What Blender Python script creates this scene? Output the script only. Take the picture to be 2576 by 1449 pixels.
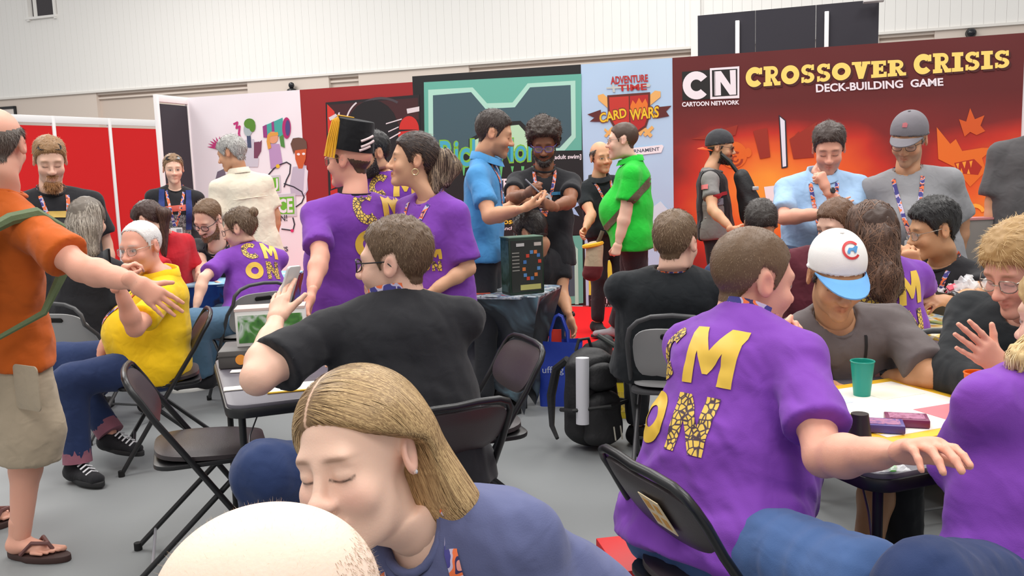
import bpy, bmesh, math, random
import numpy as np
from mathutils import Vector, Matrix
from mathutils.bvhtree import BVHTree

for o in list(bpy.data.objects):
    bpy.data.objects.remove(o)
scene = bpy.context.scene
COL = scene.collection
R = math.radians
rng = np.random.default_rng(7)

# ------------------------------------------------------------------ camera
FPX, IMW, IMH = 2230.0, 2576, 1449
CAM = Vector((0, 0, 1.44))
PITCH, ROLL = R(7.46), R(1.89)
FW = Vector((0, math.cos(PITCH), -math.sin(PITCH)))
_u0 = Vector((0, math.sin(PITCH), math.cos(PITCH)))
_r0 = Vector((1, 0, 0))
RT = _r0 * math.cos(ROLL) - _u0 * math.sin(ROLL)
UP = _u0 * math.cos(ROLL) + _r0 * math.sin(ROLL)
cam_data = bpy.data.cameras.new('camera')
cam_data.sensor_fit = 'HORIZONTAL'
cam_data.sensor_width = 36.0
cam_data.lens = FPX * 36.0 / IMW
cam_data.clip_start = 0.05
cam_data.clip_end = 200
cam = bpy.data.objects.new('camera', cam_data)
COL.objects.link(cam)
cam.matrix_world = Matrix((
    (RT.x, UP.x, -FW.x, CAM.x), (RT.y, UP.y, -FW.y, CAM.y),
    (RT.z, UP.z, -FW.z, CAM.z), (0, 0, 0, 1)))
scene.camera = cam

# ------------------------------------------------------------------ light
world = bpy.data.worlds.new('hall_light')
scene.world = world
world.use_nodes = True
world.node_tree.nodes['Background'].inputs[0].default_value = (1.0, 0.985, 0.97, 1)
world.node_tree.nodes['Background'].inputs[1].default_value = 0.5
for (lx, ly, lw, le) in ((-4, 3.0, 3.2, 235), (3.5, 2.0, 3.2, 235), (-0.5, 7.5, 3.2, 235), (6, 8.5, 3.2, 235),
                         (-8, 9.5, 3.2, 235), (-9, 17, 5, 560), (2, 15, 5, 300), (0.5, -4, 3.2, 200)):
    ld = bpy.data.lights.new('high_bay_light', 'AREA')
    ld.shape = 'SQUARE'
    ld.size = lw
    ld.energy = le
    ld.color = (1.0, 0.975, 0.94)
    lo = bpy.data.objects.new('high_bay_light', ld)
    COL.objects.link(lo)
    lo.location = (lx, ly, 8.0)
vs = scene.view_settings
vs.view_transform = 'Standard'
vs.look = 'None'
vs.exposure = 0.42
vs.gamma = 1.0
vs.use_curve_mapping = False


def ray(px, py):
    return (FW + RT * ((px - IMW / 2) / FPX) - UP * ((py - IMH / 2) / FPX))


def at(px, py, Y):
    d = ray(px, py)
    return CAM + d * (Y / d.y)


def atz(px, py, z):
    d = ray(px, py)
    return CAM + d * ((z - CAM.z) / d.z)


def reach(o, L, px, py, s):
    """point seen at a pixel and L away from o; s=-1 nearer, +1 farther"""
    d = ray(px, py).normalized()
    oc = CAM - o
    b = oc.dot(d)
    c = oc.dot(oc) - L * L
    disc = b * b - c
    if disc <= 0:
        p = CAM - d * b
        return o + (p - o).normalized() * L
    return CAM + d * (-b + s * math.sqrt(disc))


# ------------------------------------------------------------------ materials
MATS = {}


def mat(name, color, rough=0.6, metal=0.0, noise=0.0, nscale=40, bump=0.0, bscale=200, spec=0.5, attr=None,
        emit=0.0, alpha=1.0, trans=0.0, color2=None, sss=0.0, stretch=(1, 1, 1), coat=0.0):
    if name in MATS:
        return MATS[name]
    m = bpy.data.materials.new(name)
    m.use_nodes = True
    nt = m.node_tree
    b = nt.nodes['Principled BSDF']
    c = tuple(color) + (1,)
    b.inputs['Base Color'].default_value = c
    b.inputs['Roughness'].default_value = rough
    b.inputs['Metallic'].default_value = metal
    b.inputs['Specular IOR Level'].default_value = spec
    b.inputs['Coat Weight'].default_value = coat
    if trans:
        b.inputs['Transmission Weight'].default_value = trans
    if alpha < 1:
        b.inputs['Alpha'].default_value = alpha
    if emit:
        b.inputs['Emission Color'].default_value = c
        b.inputs['Emission Strength'].default_value = emit
    if sss:
        b.inputs['Subsurface Weight'].default_value = sss
        b.inputs['Subsurface Radius'].default_value = (0.012, 0.004, 0.002)
        b.inputs['Subsurface Scale'].default_value = 1.0
    src = None
    if attr:
        a = nt.nodes.new('ShaderNodeAttribute')
        a.attribute_name = attr
        src = a.outputs['Color']
    tc = None
    if noise or bump:
        tc = nt.nodes.new('ShaderNodeTexCoord')
        mp = nt.nodes.new('ShaderNodeMapping')
        mp.inputs['Scale'].default_value = stretch
        nt.links.new(tc.outputs['Object'], mp.inputs[0])
        tco = mp.outputs[0]
    if noise:
        n = nt.nodes.new('ShaderNodeTexNoise')
        n.inputs['Scale'].default_value = nscale
        n.inputs['Detail'].default_value = 5
        nt.links.new(tco, n.inputs['Vector'])
        rp = nt.nodes.new('ShaderNodeValToRGB')
        c2 = color2
        rp.color_ramp.elements[0].position = 0.3
        rp.color_ramp.elements[1].position = 0.7
        if c2 is None:
            lo = 1 - noise
            rp.color_ramp.elements[0].color = (lo, lo, lo, 1)
            rp.color_ramp.elements[1].color = (1 + noise, 1 + noise, 1 + noise, 1)
            mx = nt.nodes.new('ShaderNodeMix')
            mx.data_type = 'RGBA'
            mx.blend_type = 'MULTIPLY'
            mx.inputs[0].default_value = 1
            if src:
                nt.links.new(src, mx.inputs[6])
            else:
                mx.inputs[6].default_value = c
            nt.links.new(rp.outputs[0], mx.inputs[7])
            src = mx.outputs[2]
        else:
            rp.color_ramp.elements[0].color = c
            rp.color_ramp.elements[1].color = tuple(c2) + (1,)
            src = rp.outputs[0]
    if src:
        nt.links.new(src, b.inputs['Base Color'])
    if bump:
        n = nt.nodes.new('ShaderNodeTexNoise')
        n.inputs['Scale'].default_value = bscale
        n.inputs['Detail'].default_value = 4
        nt.links.new(tco, n.inputs['Vector'])
        bp = nt.nodes.new('ShaderNodeBump')
        bp.inputs['Strength'].default_value = bump
        bp.inputs['Distance'].default_value = 0.01
        nt.links.new(n.outputs[0], bp.inputs['Height'])
        nt.links.new(bp.outputs[0], b.inputs['Normal'])
    MATS[name] = m
    return m


def srgb(r, g, b):
    def f(c):
        c /= 255.0
        return c / 12.92 if c <= 0.04045 else ((c + 0.055) / 1.055) ** 2.4
    return (f(r), f(g), f(b))


def fabric(name, rgb, rough=0.85, wr=0.35, wscale=9, noise=0.08):
    """woven or knitted cloth: fine weave grain plus soft wrinkle relief"""
    if name in MATS:
        return MATS[name]
    m = mat(name, srgb(*rgb), rough, noise=noise, nscale=60, spec=0.25)
    nt = m.node_tree
    b = nt.nodes['Principled BSDF']
    b.inputs['Sheen Weight'].default_value = 0.10
    b.inputs['Sheen Roughness'].default_value = 0.5
    tc = nt.nodes.new('ShaderNodeTexCoord')
    prev = None
    for k, (rot, sc, ns, dist, st) in enumerate((((0.5, 0.3, 0.8), (1, 1, 0.3), 8, 0.034, wr * 1.6), ((-0.6, 0.2, 2.0), (1, 0.35, 1), 20, 0.011, wr * 1.4), ((0, 0, 0), (1, 1, 1), 420, 0.0006, 0.4))):
        mp = nt.nodes.new('ShaderNodeMapping')
        mp.inputs['Rotation'].default_value = rot
        mp.inputs['Scale'].default_value = sc
        nt.links.new(tc.outputs['Object'], mp.inputs[0])
        n = nt.nodes.new('ShaderNodeTexNoise')
        n.inputs['Scale'].default_value = ns
        n.inputs['Detail'].default_value = 1.5 if k < 2 else 0
        n.inputs['Distortion'].default_value = 0.7 if k < 2 else 0
        nt.links.new(mp.outputs[0], n.inputs['Vector'])
        bp = nt.nodes.new('ShaderNodeBump')
        bp.inputs['Strength'].default_value = min(st, 1.0)
        bp.inputs['Distance'].default_value = dist
        nt.links.new(n.outputs[0], bp.inputs['Height'])
        if prev:
            nt.links.new(prev, bp.inputs['Normal'])
        prev = bp.outputs[0]
    nt.links.new(prev, b.inputs['Normal'])
    return m


# ------------------------------------------------------------------ objects
def np_mesh(name, v, f, smooth=True, col=None):
    """verts (n,3), list of face arrays (m,3)/(m,4)"""
    me = bpy.data.meshes.new(name)
    v = np.asarray(v, dtype=np.float32)
    if isinstance(f, np.ndarray):
        f = [f]
    f = [np.asarray(a, dtype=np.int32) for a in f if len(a)]
    me.vertices.add(len(v))
    me.vertices.foreach_set('co', v.ravel())
    loops = np.concatenate([a.ravel() for a in f]) if f else np.zeros(0, np.int32)
    sizes = np.concatenate([np.full(len(a), a.shape[1], np.int32) for a in f]) if f else np.zeros(0, np.int32)
    starts = np.concatenate([[0], np.cumsum(sizes)[:-1]]).astype(np.int32) if len(sizes) else sizes
    me.loops.add(len(loops))
    me.loops.foreach_set('vertex_index', loops)
    me.polygons.add(len(sizes))
    me.polygons.foreach_set('loop_start', starts)
    me.update(calc_edges=True)
    if smooth:
        me.polygons.foreach_set('use_smooth', np.ones(len(sizes), dtype=bool))
    if col is not None:
        a = me.color_attributes.new('Col', 'FLOAT_COLOR', 'POINT')
        c = np.ones((len(v), 4), np.float32)
        c[:, :3] = col
        a.data.foreach_set('color', c.ravel())
    return me


def obj(name, me, m=None, parent=None, label=None, kind=None):
    o = bpy.data.objects.new(name, me)
    COL.objects.link(o)
    if m is not None and me is not None and not me.materials:
        for mm in (m if isinstance(m, (list, tuple)) else (m,)):
            me.materials.append(mm)
    if parent is not None:
        o.parent = parent
        o.matrix_parent_inverse = root_matrix(parent).inverted()
    if label:
        o['label'] = label
    if kind:
        o['kind'] = kind
    return o


def root_matrix(o):
    return Matrix(o['_mw']) if False else MW.get(o.name, Matrix.Identity(4))


MW = {}


def thing(name, label, cat, loc=(0, 0, 0), rotz=0.0, group=None, M=None):
    o = bpy.data.objects.new(name, None)
    COL.objects.link(o)
    o.empty_display_size = 0.1
    mw = M if M is not None else Matrix.Translation(Vector(loc)) @ Matrix.Rotation(rotz, 4, 'Z')
    o.matrix_world = mw
    MW[o.name] = mw.copy()
    tag(o, label, cat, group)
    return o


def tag(o, label, cat, group=None):
    o['label'] = label
    o['category'] = cat
    if group:
        o['group'] = group
    return o


def lpart(name, me, m, parent, label=None):
    """child whose mesh is given in the parent's own space"""
    o = bpy.data.objects.new(name, me)
    COL.objects.link(o)
    if m is not None and not me.materials:
        me.materials.append(m)
    o.parent = parent
    if label:
        o['label'] = label
    return o


def struct(name, me, m, parent=None):
    o = lpart(name, me, m, parent) if parent else obj(name, me, m)
    if parent is None:
        o['kind'] = 'structure'
    return o


def copy_tree(o, M=None, label=None, parent=None):
    c = o.copy()
    COL.objects.link(c)
    if parent is None:
        if M is not None:
            c.matrix_world = M
        MW[c.name] = c.matrix_world.copy() if M is None else M.copy()
        if label:
            c['label'] = label
    else:
        c.parent = parent
    for ch in list(o.children):
        copy_tree(ch, parent=c)
    return c


# ------------------------------------------------------------------ poly mesh builder
class MB:
    def __init__(s):
        s.v, s.f = [], []

    def add(s, v, f):
        n = len(s.v)
        s.v += [tuple(x) for x in v]
        s.f += [tuple(i + n for i in q) for q in f]
        return s

    def box(s, c, d, M=None):
        x, y, z = d[0] / 2, d[1] / 2, d[2] / 2
        vs = [Vector((sx * x + c[0], sy * y + c[1], sz * z + c[2])) for sx in (-1, 1) for sy in (-1, 1) for sz in (-1, 1)]
        if M is not None:
            vs = [M @ q for q in vs]
        return s.add(vs, [(0, 1, 3, 2), (4, 6, 7, 5), (0, 4, 5, 1), (2, 3, 7, 6), (0, 2, 6, 4), (1, 5, 7, 3)])

    def tube(s, pts, r, n=10, cap=True, closed=False, flat=None):
        """flat=(axis vector, half width): ribbon-like oval section"""
        pts = [Vector(p) for p in pts]
        N = len(pts)
        rr = r if isinstance(r, (list, tuple)) else [r] * N
        base = len(s.v)
        prev = None
        for i, p in enumerate(pts):
            if closed:
                t = pts[(i + 1) % N] - pts[i - 1]
            else:
                t = pts[min(i + 1, N - 1)] - pts[max(i - 1, 0)]
            if t.length < 1e-9:
                t = Vector((0, 0, 1))
            t.normalize()
            if prev is None:
                a = Vector((0, 0, 1)) if abs(t.z) < 0.9 else Vector((1, 0, 0))
                nx = t.cross(a).normalized()
            else:
                nx = (prev - t * prev.dot(t))
                nx = nx.normalized() if nx.length > 1e-6 else t.orthogonal().normalized()
            prev = nx
            ny = t.cross(nx)
            for k in range(n):
                an = 2 * math.pi * k / n
                s.v.append(tuple(p + nx * (rr[i] * math.cos(an)) + ny * (rr[i] * math.sin(an))))
        segs = N if closed else N - 1
        for i in range(segs):
            a, b = base + i * n, base + ((i + 1) % N) * n
            for k in range(n):
                k2 = (k + 1) % n
                s.f.append((a + k, a + k2, b + k2, b + k))
        if cap and not closed:
            s.f.append(tuple(base + k for k in reversed(range(n))))
            s.f.append(tuple(base + (N - 1) * n + k for k in range(n)))
        return s

    def lathe(s, prof, n=24, M=None):
        base = len(s.v)
        for (r, z) in prof:
            for k in range(n):
                an = 2 * math.pi * k / n
                p = Vector((r * math.cos(an), r * math.sin(an), z))
                s.v.append(tuple(M @ p if M is not None else p))
        for i in range(len(prof) - 1):
            a, b = base + i * n, base + (i + 1) * n
            for k in range(n):
                k2 = (k + 1) % n
                s.f.append((a + k, a + k2, b + k2, b + k))
        s.f.append(tuple(base + k for k in reversed(range(n))))
        s.f.append(tuple(base + (len(prof) - 1) * n + k for k in range(n)))
        return s

    def prism(s, pts2, z0, z1, M=None):
        n = len(pts2)
        vs = [Vector((x, y, z0)) for x, y in pts2] + [Vector((x, y, z1)) for x, y in pts2]
        if M is not None:
            vs = [M @ q for q in vs]
        return s.add(vs, [tuple(reversed(range(n))), tuple(range(n, 2 * n))] +
                     [(i, (i + 1) % n, n + (i + 1) % n, n + i) for i in range(n)])

    def mesh(s, name='m', smooth=False, bevel=0.0, seg=2, angle=40):
        me = bpy.data.meshes.new(name)
        me.from_pydata(s.v, [], s.f)
        bm = bmesh.new()
        bm.from_mesh(me)
        bmesh.ops.recalc_face_normals(bm, faces=bm.faces)
        if bevel:
            es = [e for e in bm.edges if len(e.link_faces) == 2 and e.calc_face_angle(0) > R(30)]
            bmesh.ops.bevel(bm, geom=es, offset=bevel, segments=seg, affect='EDGES', profile=0.5, clamp_overlap=True)
        bm.to_mesh(me)
        bm.free()
        if smooth or bevel:
            me.polygons.foreach_set('use_smooth', np.ones(len(me.polygons), dtype=bool))
            try:
                me.set_sharp_from_angle(angle=R(angle))
            except Exception:
                pass
        me.update()
        return me


def rrect(w, h, r, n=5):
    out = []
    for cx, cy, a0 in ((w / 2 - r, h / 2 - r, 0), (-w / 2 + r, h / 2 - r, 90), (-w / 2 + r, -h / 2 + r, 180), (w / 2 - r, -h / 2 + r, 270)):
        for k in range(n + 1):
            a = R(a0 + 90 * k / n)
            out.append((cx + r * math.cos(a), cy + r * math.sin(a)))
    return out


def frame(o, x, y=None, z=None):
    """matrix from origin and axes"""
    x, y, z = Vector(x).normalized(), Vector(y).normalized(), Vector(z).normalized()
    return Matrix(((x.x, y.x, z.x, o[0]), (x.y, y.y, z.y, o[1]), (x.z, y.z, z.z, o[2]), (0, 0, 0, 1)))


# ------------------------------------------------------------------ implicit surfaces
def smin(a, b, k):
    h = np.maximum(k - np.abs(a - b), 0) / k
    return np.minimum(a, b) - h * h * k * 0.25


def smax(a, b, k):
    return -smin(-a, -b, k)


def A3(v):
    return np.array(v, dtype=np.float32)


def rc(a, b, r1, r2, ax=None, sx=1.0):
    """tapered capsule; ax/sx widen the section along one axis"""
    a, b = A3(a), A3(b)
    ba = b - a
    L2 = float(ba @ ba) + 1e-9
    axn = None if ax is None else A3(ax) / np.linalg.norm(A3(ax))

    def f(p):
        q = p - a
        t = np.clip(q @ ba / L2, 0, 1)
        q = q - t[:, None] * ba
        if axn is not None:
            q = q + axn * ((q @ axn) * (1.0 / sx - 1.0))[:, None]
        return np.sqrt((q * q).sum(1)) - (r1 + t * (r2 - r1))
    return f


def ell(c, r, M=None):
    c, r = A3(c), A3(r)
    Mi = None if M is None else np.array(M.to_3x3(), dtype=np.float32)

    def f(p):
        q = p - c
        if Mi is not None:
            q = q @ Mi
        k0 = np.sqrt(((q / r) ** 2).sum(1))
        k1 = np.sqrt(((q / (r * r)) ** 2).sum(1)) + 1e-9
        return k0 * (k0 - 1.0) / k1
    return f


def union(fs, k):
    def f(p):
        d = fs[0](p)
        for g in fs[1:]:
            if isinstance(g, tuple):
                d = smin(d, g[0](p), g[1])
            else:
                d = smin(d, g(p), k)
        return d
    return f


def mesh_sdf(f, lo, hi, v, bs=4):
    lo = np.array(lo, np.float32)
    hi = np.array(hi, np.float32)
    nb = np.maximum(np.ceil((hi - lo) / (v * bs)).astype(int), 1)
    gi = np.stack(np.meshgrid(*[np.arange(n) for n in nb], indexing='ij'), -1).reshape(-1, 3)
    ctr = (lo + (gi + 0.5) * (v * bs)).astype(np.float32)
    d = f(ctr)
    gi = gi[np.abs(d) < v * bs * 1.35]
    if not len(gi):
        return np.zeros((0, 3), np.float32), np.zeros((0, 4), np.int32)
    n1 = bs + 1
    loc = np.stack(np.meshgrid(*[np.arange(n1)] * 3, indexing='ij'), -1).reshape(-1, 3)
    org = gi * bs
    val = np.empty((len(gi), n1 ** 3), np.float32)
    for s in range(0, len(gi), 1500):
        o = org[s:s + 1500]
        P = (lo + (o[:, None, :] + loc[None]) * v).astype(np.float32).reshape(-1, 3)
        val[s:s + 1500] = f(P).reshape(len(o), -1)
    val = val.reshape(-1, n1, n1, n1)
    cs = [val[:, dx:dx + bs, dy:dy + bs, dz:dz + bs] for dx in (0, 1) for dy in (0, 1) for dz in (0, 1)]
    C = np.stack(cs, -1)                                   # corner index = dx*4+dy*2+dz
    neg = C < 0
    ns = neg.sum(-1)
    act = (ns > 0) & (ns < 8)
    b, i, j, k = np.nonzero(act)
    cell = org[b] + np.stack([i, j, k], -1)
    C = C[act]
    neg = neg[act]
    off = np.array([[dx, dy, dz] for dx in (0, 1) for dy in (0, 1) for dz in (0, 1)], np.float32)
    acc = np.zeros((len(C), 3), np.float32)
    cnt = np.zeros(len(C), np.float32)
    for a_, b_ in ((0, 4), (1, 5), (2, 6), (3, 7), (0, 2), (1, 3), (4, 6), (5, 7), (0, 1), (2, 3), (4, 5), (6, 7)):
        m = neg[:, a_] != neg[:, b_]
        va, vb = C[m, a_], C[m, b_]
        t = (va / (va - vb))[:, None]
        acc[m] += off[a_] + (off[b_] - off[a_]) * t
        cnt[m] += 1
    vert = lo + (cell + acc / cnt[:, None]) * v
    N = nb * bs + 2
    ids = (cell[:, 0] * N[1] + cell[:, 1]) * N[2] + cell[:, 2]
    order = np.argsort(ids)
    sid = ids[order]
    st = (N[1] * N[2], N[2], 1)
    quads = []
    for axis, cb in ((0, 4), (1, 2), (2, 1)):
        m = neg[:, 0] != neg[:, cb]
        base = ids[m]
        inside0 = neg[m, 0]
        u, w = [(1, 2), (2, 0), (0, 1)][axis]
        q = np.stack([base, base - st[u], base - st[u] - st[w], base - st[w]], -1)
        pos = np.searchsorted(sid, q)
        pos = np.minimum(pos, len(sid) - 1)
        ok = (sid[pos] == q).all(1)
        idx = order[pos]
        idx[~inside0] = idx[~inside0][:, ::-1]
        quads.append(idx[ok])
    return vert.astype(np.float32), np.concatenate(quads).astype(np.int32)


def vnormals(v, f):
    n = np.zeros_like(v)
    a = v[f[:, 2]] - v[f[:, 0]]
    b = v[f[:, 3]] - v[f[:, 1]] if f.shape[1] == 4 else v[f[:, 1]] - v[f[:, 0]]
    fn = np.cross(a, b) if f.shape[1] == 4 else np.cross(b, a)
    for k in range(f.shape[1]):
        np.add.at(n, f[:, k], fn)
    return n / (np.linalg.norm(n, axis=1, keepdims=True) + 1e-9)


_sk = rng.normal(size=(14, 3)).astype(np.float32)
_sk /= np.linalg.norm(_sk, axis=1, keepdims=True)
_sp = rng.uniform(0, 6.28, size=(14, 2)).astype(np.float32)


def snoise(p, freq, seed=0, n=5):
    """smooth wavy noise in about -1..1"""
    s = np.zeros(len(p), np.float32)
    for i in range(n):
        k = _sk[(i + seed * 3) % 14]
        k2 = _sk[(i * 5 + seed + 3) % 14]
        fr = freq * (0.7 + 0.23 * i)
        s += np.sin(p @ k * fr + _sp[(i + seed) % 14, 0] * (1 + seed) + 1.6 * np.sin(p @ k2 * fr * 0.6 + _sp[i % 14, 1] + seed))
    return s / (n * 0.6)


def join_np(parts):
    """[(v, f, col), ...] -> one"""
    V, Fs, Cs, n = [], [], [], 0
    for v, f, c in parts:
        if not len(v):
            continue
        V.append(v)
        for a in (f if isinstance(f, list) else [f]):
            if len(a):
                Fs.append(np.asarray(a) + n)
        c = np.asarray(c, np.float32)
        Cs.append(np.broadcast_to(c, (len(v), 3)))
        n += len(v)
    return np.concatenate(V), Fs, np.concatenate(Cs)
# ================================================================== heads
def head_sdf(female=False):
    E = []
    jw = 0.90 if female else 1.0
    E.append(ell((0, 0.014, 0.036), (0.0765, 0.099, 0.088)))
    fs = [E[0],
          (ell((0, -0.036, -0.03), (0.062, 0.056, 0.082)), 0.03),
          (rc((0, -0.012, -0.062), (0, -0.072, -0.098), 0.046 * jw, 0.021 * jw, (1, 0, 0), 1.12), 0.03),
          (ell((0, -0.083, -0.1), (0.02 * jw, 0.016, 0.016)), 0.02),
          (ell((0.04, -0.066, -0.032), (0.024, 0.022, 0.024)), 0.02),
          (ell((-0.04, -0.066, -0.032), (0.024, 0.022, 0.024)), 0.02),
          (rc((-0.036, -0.078, 0.022), (0.036, -0.078, 0.022), 0.0125 if not female else 0.009, 0.0125 if not female else 0.009), 0.025)]
    base = union(fs, 0.03)
    ex = 0.031
    sock = [rc((ex * s - 0.008, -0.106, 0.002), (ex * s + 0.008, -0.106, 0.002), 0.0165, 0.0165) for s in (1, -1)]
    ball = [ell((ex * s, -0.0765, 0.002), (0.0155, 0.0135, 0.0125)) for s in (1, -1)]
    nl = 0.92 if female else 1.0
    nose = [rc((0, -0.088, 0.012), (0, -0.113 * (0.5 + 0.5 * nl), -0.028), 0.0075 * nl, 0.0105 * nl),
            ell((0, -0.114, -0.032), (0.0115 * nl, 0.0105, 0.0095)),
            ell((0.0135 * nl, -0.102, -0.0355), (0.0085, 0.0105, 0.0075)), ell((-0.0135 * nl, -0.102, -0.0355), (0.0085, 0.0105, 0.0075))]
    nose = union(nose, 0.012)
    lips = union([rc((-0.02, -0.0865, -0.0645), (0, -0.0975, -0.061), 0.0035, 0.0062), rc((0.02, -0.0865, -0.0645), (0, -0.0975, -0.061), 0.0035, 0.0062),
                  rc((-0.018, -0.0865, -0.069), (0, -0.096, -0.0725), 0.0035, 0.0075), rc((0.018, -0.0865, -0.069), (0, -0.096, -0.0725), 0.0035, 0.0075)], 0.003)
    groove = rc((-0.022, -0.095, -0.0668), (0.022, -0.095, -0.0668), 0.0016, 0.0016)
    ears = []
    conch = []
    for s in (1, -1):
        M = Matrix.Rotation(R(18 * s), 4, 'Z') @ Matrix.Rotation(R(-10), 4, 'X')
        ears.append(ell((0.0795 * s, 0.016, -0.003), (0.0095, 0.0205, 0.033), M))
        conch.append(ell((0.092 * s, 0.012, 0.0), (0.0095, 0.012, 0.021), M))
    nr = 0.049 if female else 0.057
    neck = rc((0, 0.018, -0.07), (0, 0.04, -0.225), nr, nr * 1.08)

    def f(p):
        d = base(p)
        for s in sock:
            d = smax(d, -s(p), 0.022)
        for b in ball:
            d = smin(d, b(p), 0.006)
        d = smin(d, nose(p), 0.014)
        d = smin(d, lips(p), 0.008)
        d = smax(d, -groove(p), 0.004)
        e = smin(ears[0](p), ears[1](p), 0.001)
        e = smax(e, -conch[0](p), 0.006)
        e = smax(e, -conch[1](p), 0.006)
        d = smin(d, e, 0.008)
        d = smin(d, neck(p), 0.022)
        return d
    return f


HEADS = {}


def head_template(female, lod):
    key = (female, lod)
    if key not in HEADS:
        v, f = mesh_sdf(head_sdf(female), (-0.115, -0.14, -0.235), (0.115, 0.13, 0.14), lod)
        f = f[(v[f][:, :, 2] > -0.2).any(1)]
        HEADS[key] = (v, f, vnormals(v, f))
    return HEADS[key]


def head_warp(v, P):
    v = v.copy()
    z = v[:, 2]
    low = np.clip((-z - 0.01) / 0.08, 0, 1) * np.clip((z + 0.2) / 0.06, 0, 1)
    v[:, 0] *= 1 + (P.get('jaw', 1.0) - 1) * low
    v[:, 0] *= P.get('wide', 1.0)
    fat = P.get('fat', 0.0)
    if fat:
        dz = np.exp(-((z + 0.1) / 0.035) ** 2) * np.clip((-v[:, 1] + 0.06) / 0.1, 0, 1)
        v[:, 2] -= dz * fat
        v[:, 0] *= 1 + dz * fat * 6
    chin = P.get('chin', 0.0)
    if chin:
        m = np.clip((-z - 0.07) / 0.04, 0, 1) * np.clip((-v[:, 1] - 0.03) / 0.04, 0, 1)
        v[:, 1] -= m * chin
        v[:, 2] -= m * chin * 0.6
    nose = P.get('nose', 1.0)
    m = np.clip((-v[:, 1] - 0.097) / 0.008, 0, 1) * (np.abs(v[:, 0]) < 0.026) * (z < 0.01) * (z > -0.05)
    v[:, 1] -= m * (nose - 1) * 0.02
    return v


def head_color(v, P):
    """skin, lips, brows and eyes as pigment on the head surface"""
    skin = A3(P['skin'])
    c = np.tile(skin, (len(v), 1))
    x, y, z = np.abs(v[:, 0]), v[:, 1], v[:, 2]
    front = np.clip((-y - 0.05) / 0.02, 0, 1)
    # flush on cheeks, nose and ears
    fl = np.exp(-(((x - 0.045) / 0.022) ** 2 + ((z + 0.032) / 0.022) ** 2)) * front * 0.5 + np.exp(-((x / 0.016) ** 2 + ((z + 0.033) / 0.014) ** 2)) * front * 0.55
    fl += (np.clip((x - 0.079) / 0.006, 0, 1)) * (np.abs(z) < 0.045) * 0.55
    fl = fl * P.get('flush', 1.0)
    c *= 1 - fl[:, None] * A3((0.02, 0.24, 0.22))
    st = P.get('stubble', 0.0)
    if st:
        m = np.clip((-z - 0.04) / 0.015, 0, 1) * np.clip((z + 0.125) / 0.02, 0, 1) * np.clip((-y + 0.0) / 0.02, 0, 1)
        c = c * (1 - (m * st)[:, None]) + A3(P['brow']) * (m * st)[:, None]
    lip = (np.exp(-((x / 0.021) ** 4)) * np.exp(-(((z + 0.0665) / 0.0095) ** 4)) * (y < -0.08)) * P.get('lips', 0.6)
    c = c * (1 - lip[:, None]) + skin * A3((0.78, 0.42, 0.42)) * lip[:, None]
    br = P.get('brow', (0.1, 0.06, 0.04))
    zc = 0.0235 + 0.003 * np.cos((x - 0.03) / 0.02)
    bm = np.exp(-(((x - 0.032) / 0.019) ** 4)) * np.exp(-(((z - zc) / 0.0042) ** 2)) * (y < -0.05) * P.get('browk', 0.85)
    c = c * (1 - bm[:, None]) + A3(br) * bm[:, None]
    ex = (x - 0.031) / 0.0165
    if P.get('eyes', 'open') == 'open':
        h = 0.0064 * np.clip(1 - ex ** 2, 0, 1)
        inn = (np.abs(z - 0.0015) < h) & (y < -0.07)
        c[inn] = A3((0.5, 0.45, 0.42))
        lookx, lookz = P.get('look', (0, 0))
        ir = ((v[:, 0] - np.sign(v[:, 0]) * 0.031 - lookx) ** 2 + (z - 0.0015 - lookz) ** 2) < 0.0060 ** 2
        c[inn & ir] = A3(P.get('iris', (0.05, 0.03, 0.02)))
        ln = np.exp(-((z - 0.0022 - h) / 0.0024) ** 2) * (np.abs(ex) < 1.1) * (y < -0.065)
    else:
        ln = np.exp(-((z + 0.0035 + 0.003 * (1 - ex ** 2)) / 0.0019) ** 2) * (np.abs(ex) < 1.12) * (y < -0.065)
    ln = ln * P.get('lash', 0.85)
    c = c * (1 - ln[:, None]) + A3((0.05, 0.03, 0.025)) * ln[:, None]
    return c


def hairline(y, kind):
    ys = np.array([-0.12, -0.09, -0.07, -0.05, -0.032, -0.018, -0.008, 0.03, 0.045, 0.06, 0.11])
    if kind == 'recede':
        zs = np.array([0.105, 0.1, 0.098, 0.085, 0.03, -0.02, 0.028, 0.035, -0.03, -0.06, -0.075])
    elif kind == 'low':
        zs = np.array([0.06, 0.058, 0.052, 0.03, 0.0, -0.03, 0.02, 0.028, -0.04, -0.075, -0.09])
    else:
        zs = np.array([0.075, 0.073, 0.068, 0.05, 0.012, -0.022, 0.026, 0.034, -0.03, -0.06, -0.075])
    return np.interp(y, ys, zs)


def hair_mask(v, kind):
    z, y, x = v[:, 2], v[:, 1], np.abs(v[:, 0])
    m = (z - hairline(y, 'recede' if kind == 'horseshoe' else kind)) / 0.012
    ear = (x > 0.0775) & (z < 0.036) & (z > -0.05) & (y > -0.015) & (y < 0.045)
    m = np.where(ear, -1, m)
    if kind == 'horseshoe':
        top = 0.062 - np.clip(y - 0.0, -1, 0.09) * 0.25
        m = np.minimum(m, (top - z) / 0.02)
    return np.clip(m, 0, 1)


def shell(v, f, n, m, thick):
    """skin of faces where m>0, pushed out by thick*m"""
    keep = (m[f] > 0.02).sum(1) >= 3
    ff = f[keep]
    used = np.unique(ff)
    remap = -np.ones(len(v), np.int64)
    remap[used] = np.arange(len(used))
    t = np.asarray(thick) * np.clip(m, 0, 1) + 0.0012
    vv = v + n * t[:, None]
    vv[m <= 0.02] = v[m <= 0.02] - n[m <= 0.02] * 0.002
    return vv[used], remap[ff], used


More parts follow.
